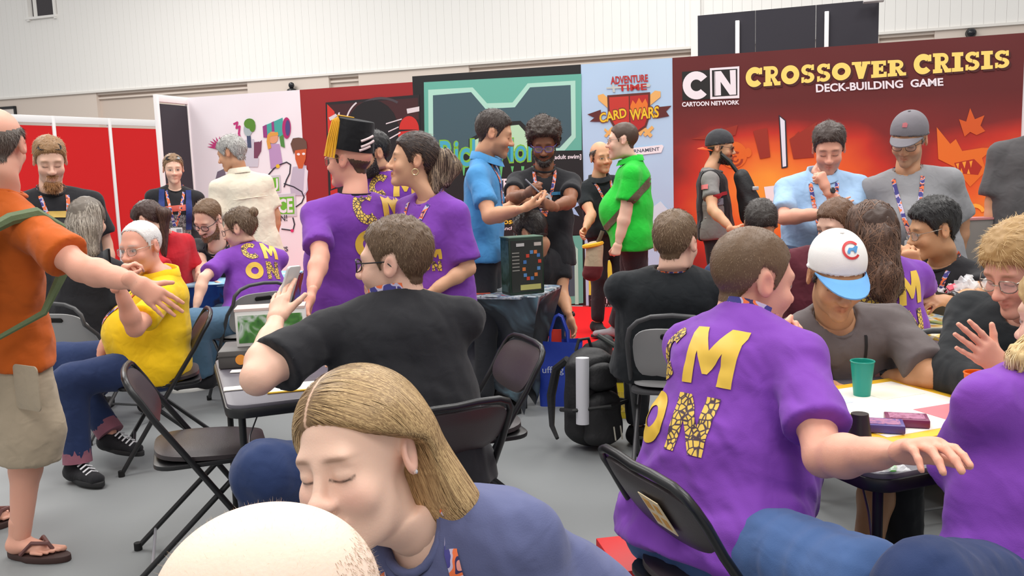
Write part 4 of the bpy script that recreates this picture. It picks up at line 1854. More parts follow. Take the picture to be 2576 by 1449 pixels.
# lab figure with green hair
wall_polys(b1, 'printed_coat', [[(617, 352), (640, 350), (652, 400), (650, 420), (614, 420), (612, 398)]], ink(205, 203, 215), 1)
wall_polys(b1, 'printed_arm', [[(640, 358), (654, 356), (650, 398), (640, 398)], [(652, 360), (660, 352), (658, 380), (650, 394)]], ink(120, 66, 92), 2)
wall_polys(b1, 'printed_face', [circ(625, 326, 11, 17)], ink(170, 186, 190), 2)
wall_polys(b1, 'printed_hair', [circ(629, 311, 14, 13), circ(636, 318, 8, 14)], ink(88, 140, 48), 3)
wall_polys(b1, 'printed_neck', [[(622, 342), (632, 342), (634, 372), (624, 372)]], ink(70, 80, 110), 3)
# child under a striped barrel
wall_polys(b1, 'printed_dress', [[(676, 362), (704, 362), (712, 412), (700, 424), (682, 424)]], ink(186, 150, 196), 1)
wall_polys(b1, 'printed_barrel', [[(662, 318), (712, 296), (716, 342), (664, 346)]], ink(70, 170, 160), 2)
wall_polys(b1, 'printed_stripe', [[(662, 318), (672, 313), (674, 346), (664, 346)], [(684, 308), (690, 305), (693, 344), (686, 345)]], ink(150, 60, 130), 3)
wall_polys(b1, 'printed_rim', [circ(722, 322, 11, 27)], ink(176, 40, 110), 3)
wall_polys(b1, 'printed_mouth', [circ(725, 322, 6, 20)], ink(80, 70, 130), 4)
wall_polys(b1, 'printed_face', [circ(688, 346, 13, 15)], skn_, 4)
wall_polys(b1, 'printed_hair', [[(674, 340), (684, 330), (680, 352), (684, 372), (676, 376), (672, 356)], [(676, 336), (700, 332), (702, 340), (678, 344)]], ink(222, 160, 70), 5)
wall_polys(b1, 'printed_sleeve', [[(704, 345), (714, 338), (718, 372), (708, 368)]], ink(80, 140, 66), 4)
# man with brown hair and an orange face
wall_polys(b1, 'printed_coat', [[(738, 420), (772, 416), (776, 478), (768, 492), (734, 492), (730, 466)]], ink(192, 186, 204), 1)
wall_polys(b1, 'printed_sleeve', [[(768, 420), (776, 430), (772, 482), (764, 488)]], ink(228, 226, 236), 2)
wall_polys(b1, 'printed_face', [[(742, 372), (772, 372), (770, 400), (762, 424), (752, 424), (744, 400)]], ink(202, 92, 44), 2)
wall_polys(b1, 'printed_hair', [[(732, 362), (738, 348), (752, 346), (764, 348), (772, 356), (774, 374), (744, 378), (740, 388)]], ink(104, 74, 62), 3)
wall_polys(b1, 'printed_eyes', [circ(752, 388, 4, 3), circ(765, 387, 4, 3)], wh_, 3)
# small device at left
wall_polys(b1, 'printed_device', [[(548, 432), (566, 424), (570, 448), (562, 486), (548, 484), (542, 456)]], ink(120, 110, 128), 1)
# hoses
wall_stroke(b1, 'printed_hose', [(676, 440), (690, 424), (706, 414), (722, 408), (732, 414), (730, 436), (722, 452), (716, 470)], 3, dk_, 2)
wall_stroke(b1, 'printed_hose', [(716, 462), (740, 470), (760, 482), (766, 496), (760, 510), (746, 520)], 3, dk_, 2)
wall_stroke(b1, 'printed_hose', [(738, 548), (742, 564), (738, 580), (710, 576)], 3, dk_, 2)
wall_polys(b1, 'printed_plug', [circ(700, 418, 5, 5)], ink(232, 190, 40), 3)
wall_polys(b1, 'printed_plug', [circ(736, 580, 4, 4)], ink(220, 40, 110), 3)
# letter blocks
wall_polys(b1, 'letter_block', [[(640, 446), (706, 440), (708, 484), (642, 490)], [(640, 494), (744, 486), (748, 544), (642, 548)]], ink(206, 204, 212), 1)
wall_polys(b1, 'letter_block_face', [[(642, 452), (702, 446), (704, 480), (644, 484)], [(642, 500), (740, 494), (742, 538), (644, 540)]], gr_, 2)
wall_text(b1, 'O U', ((650, 483), (702, 479), (700, 448), (648, 452)), wh_, 4, 0.03)
wall_text(b1, 'ACE', ((680, 538), (738, 535), (737, 498), (679, 502)), wh_, 4, 0.03)
wall_text(b1, 'TION!', ((676, 558), (724, 556), (723, 540), (675, 543)), dk_, 3, 0.01)
wall_text(b1, 'INVENTIONS', ((634, 636), (726, 632), (725, 620), (633, 625)), dk_, 3, 0.02)
wall_text(b1, 'AWAY', ((668, 656), (714, 653), (713, 641), (667, 645)), dk_, 3, 0.02)

# ---------------- red and black banner
S_RT = 2.92
b2 = banner('red bordered banner with black artwork behind the tasselled hat', S_WR, S_RT, 2.44, mat('banner_red', srgb(150, 30, 32), 0.6, noise=0.10, nscale=5))
bk_ = ink(34, 28, 32)
wall_polys(b2, 'printed_field', [[(820, 258), (1056, 238), (1060, 640), (832, 620)]], bk_, 1)
wall_polys(b2, 'printed_field', [[(826, 264), (1052, 246), (1054, 300), (900, 340), (832, 420)]], ink(62, 28, 32), 2)
wall_polys(b2, 'printed_shape', [[(824, 262), (842, 280), (846, 300), (830, 330), (826, 336)], [(826, 340), (860, 320), (862, 360), (838, 400), (830, 396)]], ink(206, 52, 40), 3)
wall_polys(b2, 'printed_shape', [circ(1030, 326, 25, 34, 12, 180, 360), [(1000, 332), (1055, 326), (1055, 342), (1004, 346)]], ink(196, 42, 36), 3)
wall_polys(b2, 'printed_shape', [arc_strip(80, 86, 200, 300, 10, 960, 330), ], ink(70, 64, 70), 3)
wall_polys(b2, 'printed_mass', [circ(938, 330, 66, 78)], ink(22, 20, 24), 4)
wall_polys(b2, 'printed_glint', [arc_strip(66, 70, 196, 232, 8, 940, 312), [(1024, 274), (1056, 268), (1056, 280), (1026, 286)], [(828, 296), (846, 286), (850, 292), (832, 304)], [(852, 284), (856, 282), (856, 292), (852, 294)],
                                 [(972, 310), (1012, 298), (1012, 301), (972, 313)], [(976, 350), (1008, 332), (1009, 335), (977, 353)], [(978, 330), (1004, 318), (1004, 321), (978, 333)]], ink(214, 210, 214), 5)
wall_polys(b2, 'printed_shape', [[(832, 430), (846, 420), (848, 470), (834, 476)], [(832, 480), (850, 474), (852, 520), (834, 524)]], ink(190, 40, 38), 3)

# ---------------- teal banner
S_TC = 4.795
b3 = banner('teal banner with black border and blue green drippy lettering', S_RT, S_TC, 2.5, ink(24, 26, 28))
te_ = ink(98, 178, 160)
mi_ = ink(168, 222, 204)
sl_ = ink(62, 92, 102)
wall_polys(b3, 'printed_ground', [[(1067, 207), (1463, 186), (1464, 384), (1070, 440)]], te_, 1)
wall_polys(b3, 'printed_border', [[(1078, 226), (1190, 220), (1226, 260), (1290, 258), (1328, 210), (1448, 203), (1449, 346), (1420, 380), (1104, 380), (1079, 352)]], mi_, 2)
wall_polys(b3, 'printed_plate', [[(1090, 240), (1186, 232), (1222, 274), (1296, 270), (1334, 220), (1436, 214), (1438, 340), (1408, 372), (1118, 400), (1091, 350)]], sl_, 3)
wall_polys(b3, 'printed_peak', [[(1180, 350), (1264, 306), (1310, 304), (1360, 352), (1360, 400), (1180, 400)]], ink(26, 30, 30), 4)
wall_polys(b3, 'printed_peak', [[(1196, 352), (1268, 318), (1306, 314), (1344, 356), (1340, 390), (1196, 392)]], ink(176, 222, 186), 5)
wall_polys(b3, 'printed_ground', [[(1072, 384), (1466, 378), (1470, 590), (1076, 600)]], ink(22, 24, 26), 6)
wall_text(b3, 'Rick', ((1106, 424), (1222, 420), (1222, 346), (1106, 352)), ink(120, 190, 60), 7, 0.055)
wall_text(b3, 'Rick', ((1108, 421), (1220, 417), (1220, 349), (1108, 355)), ink(66, 170, 200), 8, 0.01)
wall_text(b3, 'and', ((1226, 412), (1250, 411), (1250, 386), (1226, 387)), ink(120, 190, 60), 8, 0.02)
wall_text(b3, 'Morty', ((1252, 432), (1398, 422), (1398, 340), (1252, 348)), ink(120, 190, 60), 7, 0.055)
wall_text(b3, 'Morty', ((1255, 428), (1395, 418), (1395, 344), (1255, 351)), ink(66, 170, 200), 8, 0.01)
drip = []
for i, x_ in enumerate((1118, 1142, 1168, 1200, 1262, 1290, 1316, 1342, 1372)):
    h_ = (18, 10, 22, 12, 26, 14, 30, 16, 20)[i]
    y_ = 420 - (x_ - 1118) * 0.01
    drip.append([(x_ - 4, y_), (x_ + 4, y_), (x_ + 1, y_ + h_), (x_ - 1, y_ + h_)])
wall_polys(b3, 'printed_drip', drip, ink(90, 184, 110), 9)
wall_text(b3, '[adult swim]', ((1392, 404), (1463, 402), (1463, 388), (1392, 390)), wh_, 8, 0.02)
wall_text(b3, 'YES!', ((1248, 476), (1300, 474), (1299, 448), (1247, 450)), wh_, 8, 0.03)
wall_text(b3, 'YOU', ((1250, 500), (1292, 498), (1291, 480), (1249, 482)), wh_, 8, 0.03)
wall_text(b3, 'all those d', ((1222, 566), (1320, 562), (1319, 548), (1221, 552)), ink(226, 196, 60), 8, 0.02, 0.15)
wall_text(b3, 'the sanchez...', ((1236, 580), (1316, 577), (1315, 568), (1235, 571)), wh_, 8, 0.01, 0.15)
spl = []
for i in range(13):
    a = R(-90 + i * 15)
    r_ = 44 if i % 2 == 0 else 24
    spl.append((1424 + r_ * math.cos(a) * 0.9, 514 + r_ * 1.35 * math.sin(a)))
wall_polys(b3, 'printed_splash', [[(1424, 514)] + spl], ink(160, 196, 232), 8)
wall_polys(b3, 'printed_ground', [[(1080, 604), (1466, 592), (1468, 762), (1086, 790)]], te_, 7)
wall_polys(b3, 'printed_plate', [[(1090, 620), (1426, 606), (1446, 634), (1448, 744), (1096, 770)]], sl_, 8)
wall_stroke(b3, 'printed_border', [(1426, 600), (1450, 628), (1452, 762)], 9, mi_, 9)

# ---------------- light blue banner
S_CN = 5.72
b4 = banner('narrow light blue banner with red shield and yellow card game lettering', S_TC, S_CN, 2.5, mat('banner_blue', srgb(176, 208, 236), 0.6, noise=0.06, nscale=2.5))
rd_, br_, ye_ = ink(180, 40, 38), ink(120, 52, 34), ink(232, 196, 40)
wd_ = ink(228, 178, 104)
wall_text(b4, 'ADVENTURE', ((1537, 213), (1631, 206), (1630, 187), (1536, 193)), rd_, 4, 0.03)
wall_text(b4, 'TIME', ((1556, 230), (1628, 226), (1627, 210), (1555, 214)), rd_, 5, 0.03)
wall_polys(b4, 'printed_sword', [[(1526, 220), (1634, 210), (1637, 214), (1634, 219), (1526, 224)], [(1540, 212), (1546, 212), (1548, 232), (1542, 232)]], ink(190, 200, 196), 3)
wall_polys(b4, 'printed_blade', [[(1504, 240), (1518, 236), (1620, 330), (1612, 342), (1506, 252)], [(1648, 228), (1662, 230), (1662, 244), (1540, 344), (1530, 332)]], wd_, 2)
wall_polys(b4, 'printed_blade', [[(1522, 322), (1540, 338), (1536, 342), (1520, 328)], [(1618, 338), (1640, 316), (1646, 322), (1624, 344)], [(1622, 318), (1642, 340), (1636, 346), (1616, 326)], [(1540, 318), (1520, 342), (1526, 346), (1544, 324)]], wd_, 3)
wall_polys(b4, 'printed_shield', [[(1528, 240), (1636, 232), (1636, 290), (1626, 320), (1586, 346), (1548, 326), (1530, 296)]], ink(96, 40, 32), 4)
wall_polys(b4, 'printed_shield', [[(1533, 245), (1582, 242), (1584, 340), (1552, 322), (1535, 294)]], ink(190, 52, 42), 5)
wall_polys(b4, 'printed_shield', [[(1585, 242), (1631, 238), (1631, 290), (1622, 316), (1587, 340)]], ink(176, 36, 34), 5)
wall_polys(b4, 'printed_flame', [[(1586, 268), (1592, 252), (1600, 262), (1608, 246), (1616, 260), (1624, 248), (1630, 262), (1628, 284), (1588, 288)]], ink(224, 120, 40), 6)
wall_polys(b4, 'printed_ribbon', [[(1478, 288), (1512, 276), (1514, 306), (1484, 306), (1496, 296)], [(1650, 270), (1690, 266), (1676, 280), (1684, 292), (1652, 298)]], ink(92, 36, 34), 5)
wall_text(b4, 'CARD', ((1508, 312), (1580, 296), (1576, 268), (1506, 284)), br_, 7, 0.07)
wall_text(b4, 'CARD', ((1510, 310), (1578, 295), (1575, 271), (1508, 286)), ye_, 8, 0.025)
wall_text(b4, 'WARS', ((1584, 306), (1660, 296), (1660, 264), (1582, 274)), br_, 7, 0.07)
wall_text(b4, 'WARS', ((1586, 304), (1658, 295), (1658, 267), (1584, 276)), ye_, 8, 0.025)
wall_polys(b4, 'printed_ribbon', [[(1560, 376), (1666, 364), (1670, 368), (1664, 384), (1570, 394), (1556, 388)]], wh_, 5)
wall_text(b4, 'TOURNAMENT', ((1566, 388), (1660, 379), (1659, 370), (1565, 379)), ink(70, 74, 96), 6, 0.015)
wall_polys(b4, 'printed_panel', [[(1481, 660), (1560, 652), (1560, 742), (1482, 742)]], ink(214, 212, 70), 2)
wall_polys(b4, 'printed_panel', [[(1481, 742), (1700, 742), (1702, 790), (1482, 772)]], ink(30, 28, 30), 3)
wall_text(b4, 'CRYPTOZOIC', ((1487, 762), (1580, 764), (1580, 746), (1487, 746)), wh_, 5, 0.02)
wall_text(b4, 'ENTERTAINMENT', ((1488, 771), (1578, 773), (1578, 766), (1488, 765)), ink(170, 170, 174), 5, 0.0)
wall_polys(b4, 'printed_hill', [[(1480, 470), (1520, 440), (1560, 500), (1560, 560), (1482, 560)]], ink(206, 226, 240), 1)
wall_polys(b4, 'printed_peak', [[(1630, 530), (1662, 506), (1692, 540), (1692, 600), (1640, 600)]], ink(206, 226, 240), 1)

# ---------------- dark red banner with yellow title
S_END = 8.79


def fire_mat():
    m = mat('banner_fire', srgb(120, 30, 28), 0.6)
    nt = m.node_tree
    tc = nt.nodes.new('ShaderNodeTexCoord')
    sp = nt.nodes.new('ShaderNodeSeparateXYZ')
    nt.links.new(tc.outputs['Object'], sp.inputs[0])

    def math_(op, a, b=None):
        n = nt.nodes.new('ShaderNodeMath')
        n.operation = op
        for i, q in enumerate((a, b)):
            if q is None:
                continue
            if isinstance(q, (int, float)):
                n.inputs[i].default_value = q
            else:
                nt.links.new(q, n.inputs[i])
        return n.outputs[0]
    no = nt.nodes.new('ShaderNodeTexNoise')
    no.inputs['Scale'].default_value = 1.7
    no.inputs['Detail'].default_value = 3
    nt.links.new(tc.outputs['Object'], no.inputs['Vector'])
    c = wpt(on_wall(1960, 480)[0], 0)
    c2 = wpt(on_wall(2520, 600)[0], 0)

    def blob(cx, cz, rx, rz):
        dx = math_('MULTIPLY', math_('SUBTRACT', sp.outputs['X'], cx), 1 / rx)
        dz = math_('MULTIPLY', math_('SUBTRACT', sp.outputs['Z'], cz), 1 / rz)
        r_ = math_('SQRT', math_('ADD', math_('MULTIPLY', dx, dx), math_('MULTIPLY', dz, dz)))
        return math_('MAXIMUM', math_('SUBTRACT', 1.0, r_), 0.0)
    g1 = blob(c.x, 1.12, 1.05, 0.95)
    g2 = blob(c2.x, 0.6, 0.85, 1.35)
    g = math_('ADD', g1, g2)
    zt = math_('MULTIPLY', math_('SUBTRACT', 2.02, sp.outputs['Z']), 2.6)
    zt = math_('MINIMUM', math_('MAXIMUM', zt, 0.0), 1.0)
    g = math_('ADD', math_('MULTIPLY', g, 0.60), math_('MULTIPLY', math_('SUBTRACT', no.outputs[0], 0.4), 0.35))
    g = math_('ADD', math_('MULTIPLY', g, zt), math_('MULTIPLY', zt, 0.16))
    rp = nt.nodes.new('ShaderNodeValToRGB')
    e = rp.color_ramp.elements
    e[0].color = srgb(94, 24, 24) + (1,)
    e[1].position = 1.0
    e[1].color = srgb(255, 230, 150) + (1,)
    for p, cc in ((0.15, (120, 28, 26)), (0.3, (190, 44, 26)), (0.5, (226, 96, 34)), (0.75, (246, 168, 54))):
        x_ = e.new(p)
        x_.color = srgb(*cc) + (1,)
    nt.links.new(g, rp.inputs[0])
    nt.links.new(rp.outputs[0], nt.nodes['Principled BSDF'].inputs['Base Color'])
    return m


b5 = banner('wide dark red and orange banner with yellow title lettering', S_CN, S_END, 2.5, fire_mat())


def slab(ch):
    """slab serif capitals on a unit-high cell; returns polygons and width"""
    st = 0.3
    sh = 0.2
    if ch == 'O':
        return [arc_strip(0.2, 0.5, 0, 180, 14, 0.5, 0.5, 1.0, 1.0), arc_strip(0.2, 0.5, 180, 360, 14, 0.5, 0.5)], 1.0
    if ch == 'C':
        return [arc_strip(0.2, 0.5, 40, 180, 14, 0.5, 0.5), arc_strip(0.2, 0.5, 180, 318, 14, 0.5, 0.5), [(0.72, 0.62), (0.92, 0.62), (0.92, 0.95), (0.8, 0.95)]], 0.95
    if ch == 'S':
        return [arc_strip(0.1, 0.3, 30, 270, 14, 0.4, 0.71, 1.15, 0.97), arc_strip(0.1, 0.3, -150, 90, 14, 0.42, 0.29, 1.15, 0.97), [(0.58, 0.68), (0.74, 0.68), (0.74, 0.98), (0.62, 0.98)],
                [(0.06, 0.02), (0.18, 0.02), (0.22, 0.32), (0.06, 0.32)]], 0.8
    if ch == 'I':
        return [[(0.14, 0), (0.44, 0), (0.44, 1), (0.14, 1)], [(0, 0), (0.58, 0), (0.58, sh), (0, sh)], [(0, 1 - sh), (0.58, 1 - sh), (0.58, 1), (0, 1)]], 0.58
    if ch == 'E':
        return [[(0.1, 0), (0.4, 0), (0.4, 1), (0.1, 1)], [(0, 0), (0.78, 0), (0.78, sh), (0, sh)], [(0, 1 - sh), (0.76, 1 - sh), (0.76, 1), (0, 1)], [(0.4, 0.41), (0.6, 0.41), (0.6, 0.6), (0.4, 0.6)],
                [(0.62, 0), (0.8, 0), (0.8, 0.32), (0.66, 0.32)], [(0.62, 0.7), (0.76, 0.7), (0.76, 1), (0.62, 1)], [(0.52, 0.34), (0.62, 0.34), (0.62, 0.68), (0.52, 0.68)]], 0.8
    if ch == 'V':
        return [[(0.1, 1), (0.42, 1), (0.62, 0.3), (0.6, 0), (0.36, 0)], [(0.56, 1), (0.86, 1), (0.6, 0), (0.42, 0)], [(0, 0.83), (0.5, 0.83), (0.5, 1), (0, 1)], [(0.54, 0.83), (0.96, 0.83), (0.96, 1), (0.54, 1)]], 0.96
    if ch == 'R':
        return [[(0.1, 0), (0.4, 0), (0.4, 1), (0.1, 1)], [(0, 0), (0.48, 0), (0.48, sh), (0, sh)], [(0, 0.82), (0.5, 0.82), (0.5, 1), (0, 1)], arc_strip(0.11, 0.3, -90, 90, 12, 0.5, 0.7),
                [(0.38, 0.4), (0.52, 0.4), (0.52, 0.59), (0.38, 0.59)], [(0.42, 0.44), (0.62, 0.44), (0.86, 0.1), (0.62, 0.0)], [(0.6, 0), (0.94, 0), (0.94, sh), (0.64, sh)]], 0.92
    return [], 0.35


def slab_word(s, gap=0.05):
    vs, fs, x = [], [], 0.0
    for ch in s:
        ps, w_ = slab(ch)
        for p in ps:
            b = len(vs)
            vs += [(a + x, c) for a, c in p]
            fs.append(tuple(range(b, len(vs))))
        x += w_ + gap
    W_ = x - gap
    return [(a / W_, c) for a, c in vs], fs


dkr = ink(70, 20, 20)
yel = ink(250, 222, 116)
for wd, q in (('CROSSOVER', ((1876, 221), (2278, 190), (2278, 150), (1876, 170))), ('CRISIS', ((2298, 189), (2540, 170), (2540, 126), (2298, 137)))):
    wall_text(b5, '', [(x_ + 5, y_ + 5) for x_, y_ in q], dkr, 1, name='lettering_shadow', glyph=slab_word(wd))
    wall_text(b5, '', q, yel, 3, glyph=slab_word(wd))
wall_text(b5, 'DECK-BUILDING  GAME', ((2053, 233), (2373, 216), (2372, 196), (2052, 212)), wh_, 3, 0.03)
wall_polys(b5, 'logo_square', [[(1716, 181), (1786, 176), (1787, 249), (1717, 253)]], ink(26, 26, 26), 1)
wall_polys(b5, 'logo_square', [[(1786, 172), (1860, 167), (1860, 247), (1787, 250)]], wh_, 2)
wall_polys(b5, 'logo_square', [[(1791, 177), (1855, 173), (1855, 240), (1792, 244)]], ink(26, 26, 26), 3)
wall_polys(b5, 'logo_letter', [arc_strip(15, 36, 40, 180, 12, 1752, 215, 0.95, 0.98), arc_strip(15, 36, 180, 322, 12, 1752, 215, 0.95, 0.98)], wh_, 4)
wall_polys(b5, 'logo_letter', [[(1799, 241), (1797, 180), (1814, 179), (1838, 214), (1836, 177), (1851, 176), (1852, 238), (1836, 239), (1813, 206), (1814, 240)]], wh_, 4)
wall_polys(b5, 'logo_letter', [[(1797, 180), (1800, 180), (1801, 241), (1798, 241)]], wh_, 4)
wall_text(b5, 'CARTOON NETWORK', ((1716, 269), (1860, 263), (1860, 252), (1716, 257)), wh_, 3, 0.035)
# printed artwork: blade and flame shapes
wall_polys(b5, 'printed_blade', [[(1959, 289), (1977, 303), (1982, 420), (1978, 422), (1966, 424)]], ink(40, 40, 52), 2)
wall_polys(b5, 'printed_blade', [[(1962, 294), (1974, 304), (1978, 418), (1969, 420)]], ink(226, 234, 246), 3)
wall_polys(b5, 'printed_cuff', [[(1922, 470), (1956, 466), (1962, 540), (1950, 560), (1930, 520)]], ink(238, 236, 240), 3)
wall_polys(b5, 'printed_shard', [[(1740, 350), (1856, 314), (1850, 340), (1800, 352)], [(1895, 330), (1930, 322), (1938, 395), (1912, 400)], [(1986, 350), (2056, 306), (2040, 350), (2048, 396), (1996, 400)], [(2000, 340), (2010, 330), (2012, 398), (1998, 400)]], ink(150, 44, 26), 2)
wall_polys(b5, 'printed_swirl', [circ(1846, 390, 34, 34), circ(1862, 380, 10, 12), circ(1882, 384, 9, 12)], ink(222, 104, 30), 3)
wall_polys(b5, 'printed_swirl', [arc_strip(14, 20, 0, 300, 12, 1850, 400), arc_strip(5, 9, 0, 300, 8, 1850, 400)], ink(160, 56, 24), 4)
wall_polys(b5, 'printed_flame', [[(2356, 320), (2390, 362), (2404, 350), (2420, 380), (2470, 372), (2500, 372), (2470, 398), (2480, 430), (2440, 470), (2400, 420), (2360, 400)]], ink(224, 112, 30), 2)
wall_polys(b5, 'printed_flame', [[(2412, 300), (2430, 306), (2440, 272), (2452, 300), (2476, 290), (2466, 316), (2478, 330), (2456, 340), (2440, 332), (2426, 344)]], ink(206, 88, 26), 2)
wall_polys(b5, 'printed_teeth', [[(2400, 410), (2450, 400), (2470, 420), (2460, 440), (2410, 436)]], ink(170, 40, 20), 3)
wall_polys(b5, 'printed_teeth', [[(2404, 412), (2412, 410), (2410, 426)], [(2420, 408), (2430, 406), (2426, 424)], [(2438, 406), (2446, 404), (2442, 422)], [(2414, 436), (2422, 436), (2418, 422)], [(2432, 437), (2440, 438), (2436, 424)]], ink(240, 160, 50), 4)
wall_polys(b5, 'printed_swirl', [arc_strip(18, 28, 20, 340, 14, 2452, 540), arc_strip(20, 30, 0, 330, 14, 2460, 600), arc_strip(6, 12, 0, 330, 10, 2458, 598)], ink(248, 178, 60), 4)

# black end panel right of the banner
t = thing('end_panel', 'black panel with light frame at the right end of the banners', 'panel', wpt(S_END + 0.3, 0), 0)
MF = frame(wpt(S_END, 0), UW, -NW, (0, 0, 1))
obj('board', MB().box((0.32, 0.03, 1.23), (0.6, 0.03, 2.46), MF).mesh('p'), bl, t)
obj('post', MB().box((0.01, 0.03, 1.22), (0.04, 0.05, 2.44), MF).mesh('p'), whp, t)

# black side panel with white frame left of the white banner
t = thing('side_panel', 'black side panel in a white frame beside the white banner', 'panel', wpt(0, 0), 0)
MF = frame(wpt(0, 0), NW, UW, (0, 0, 1))
obj('board', MB().box((0.26, -0.02, 1.18), (0.5, 0.02, 2.32), MF).mesh('p'), mat('side_black', srgb(50, 46, 54), 0.8, noise=0.04, nscale=40), t)
obj('post', MB().box((0.53, -0.02, 1.22), (0.04, 0.05, 2.44), MF).mesh('p', bevel=0.004), whp, t)
obj('post', MB().box((0.0, -0.02, 1.22), (0.035, 0.045, 2.44), MF).mesh('p', bevel=0.004), whp, t)
obj('rail', MB().box((0.26, -0.02, 2.4), (0.5, 0.045, 0.08), MF).mesh('p', bevel=0.004), whp, t)

# row of red partition panels at far left
A_ = Vector((-6.9, 12.05, 0))
dv = Vector((0.5, 0.866, 0))
redp = mat('red_panel', srgb(206, 34, 36), 0.85, noise=0.07, nscale=120, spec=0.2)
nrm_ = Vector((0.866, -0.5, 0))
MF = frame(A_, dv, -nrm_, (0, 0, 1))
t = thing('red_partition', 'row of red fabric partition panels in a white frame', 'partition', M=MF)
pp = MB().box((0, 0, 1.18), (0.86, 0.02, 2.24)).mesh('panel')
pp.materials.append(redp)
po = MB().box((0, 0, 1.22), (0.05, 0.06, 2.44)).mesh('post', bevel=0.006)
po.materials.append(whp)
for i in range(-2, 5):
    lpart('panel', pp, None, t).location = (0.9 * i + 0.45, 0, 0)
for i in range(-2, 6):
    lpart('post', po, None, t).location = (0.9 * i, 0, 0)
lpart('top_rail', MB().box((1.35, 0, 2.39), (6.3, 0.05, 0.1)).mesh('rail', bevel=0.004), whp, t)
# ================================================================== furniture
chair_black = mat('chair_frame_black', srgb(26, 26, 28), 0.35, spec=0.5)
vinyl = mat('chair_vinyl', srgb(58, 50, 52), 0.38, noise=0.05, nscale=30, bump=0.08, bscale=300, spec=0.5)
grey_pl = mat('grey_plastic', srgb(168, 168, 168), 0.45, noise=0.03, nscale=20)
dark_frame = mat('charcoal_frame', srgb(70, 70, 72), 0.4)
white_pl = mat('white_plastic', srgb(226, 224, 222), 0.5)
rubber = mat('rubber', srgb(20, 20, 20), 0.8)
steel = mat('steel_rod', srgb(190, 190, 195), 0.3, metal=0.9)
sticker_m = mat('sticker', srgb(236, 214, 170), 0.5)


def pad(w, h, t, r=0.05, bow=0.0, n=10):
    """cushion in x (width) / z (height), thickness along y, centred; bow curves it back"""
    nx, nz = 14, 9
    vs, fs = [], []
    for side in (-1, 1):
        for j in range(nz):
            for i in range(nx):
                a, b = -1 + 2 * i / (nx - 1), -1 + 2 * j / (nz - 1)
                # rounded rectangle mapping
                e = 3.2
                k = (abs(a) ** e + abs(b) ** e) ** (1 / e) if (a or b) else 1
                mx = max(abs(a), abs(b))
                sc = mx / k if k > 0 else 1
                x, z = a * sc * w / 2, b * sc * h / 2
                edge = 1 - mx ** 6
                y = side * t / 2 * (0.35 + 0.65 * edge) + bow * (2 * x / w) ** 2 * -1
                vs.append((x, y, z))
    m_ = nx * nz
    for side in (0, 1):
        for j in range(nz - 1):
            for i in range(nx - 1):
                q = (side * m_ + j * nx + i, side * m_ + j * nx + i + 1, side * m_ + (j + 1) * nx + i + 1, side * m_ + (j + 1) * nx + i)
                fs.append(q if side == 0 else q[::-1])
    loop = [i for i in range(nx)] + [j * nx + nx - 1 for j in range(1, nz)] + [(nz - 1) * nx + i for i in range(nx - 2, -1, -1)] + [j * nx for j in range(nz - 2, 0, -1)]
    for a, b in zip(loop, loop[1:] + loop[:1]):
        fs.append((b, a, a + m_, b + m_))
    return vs, fs


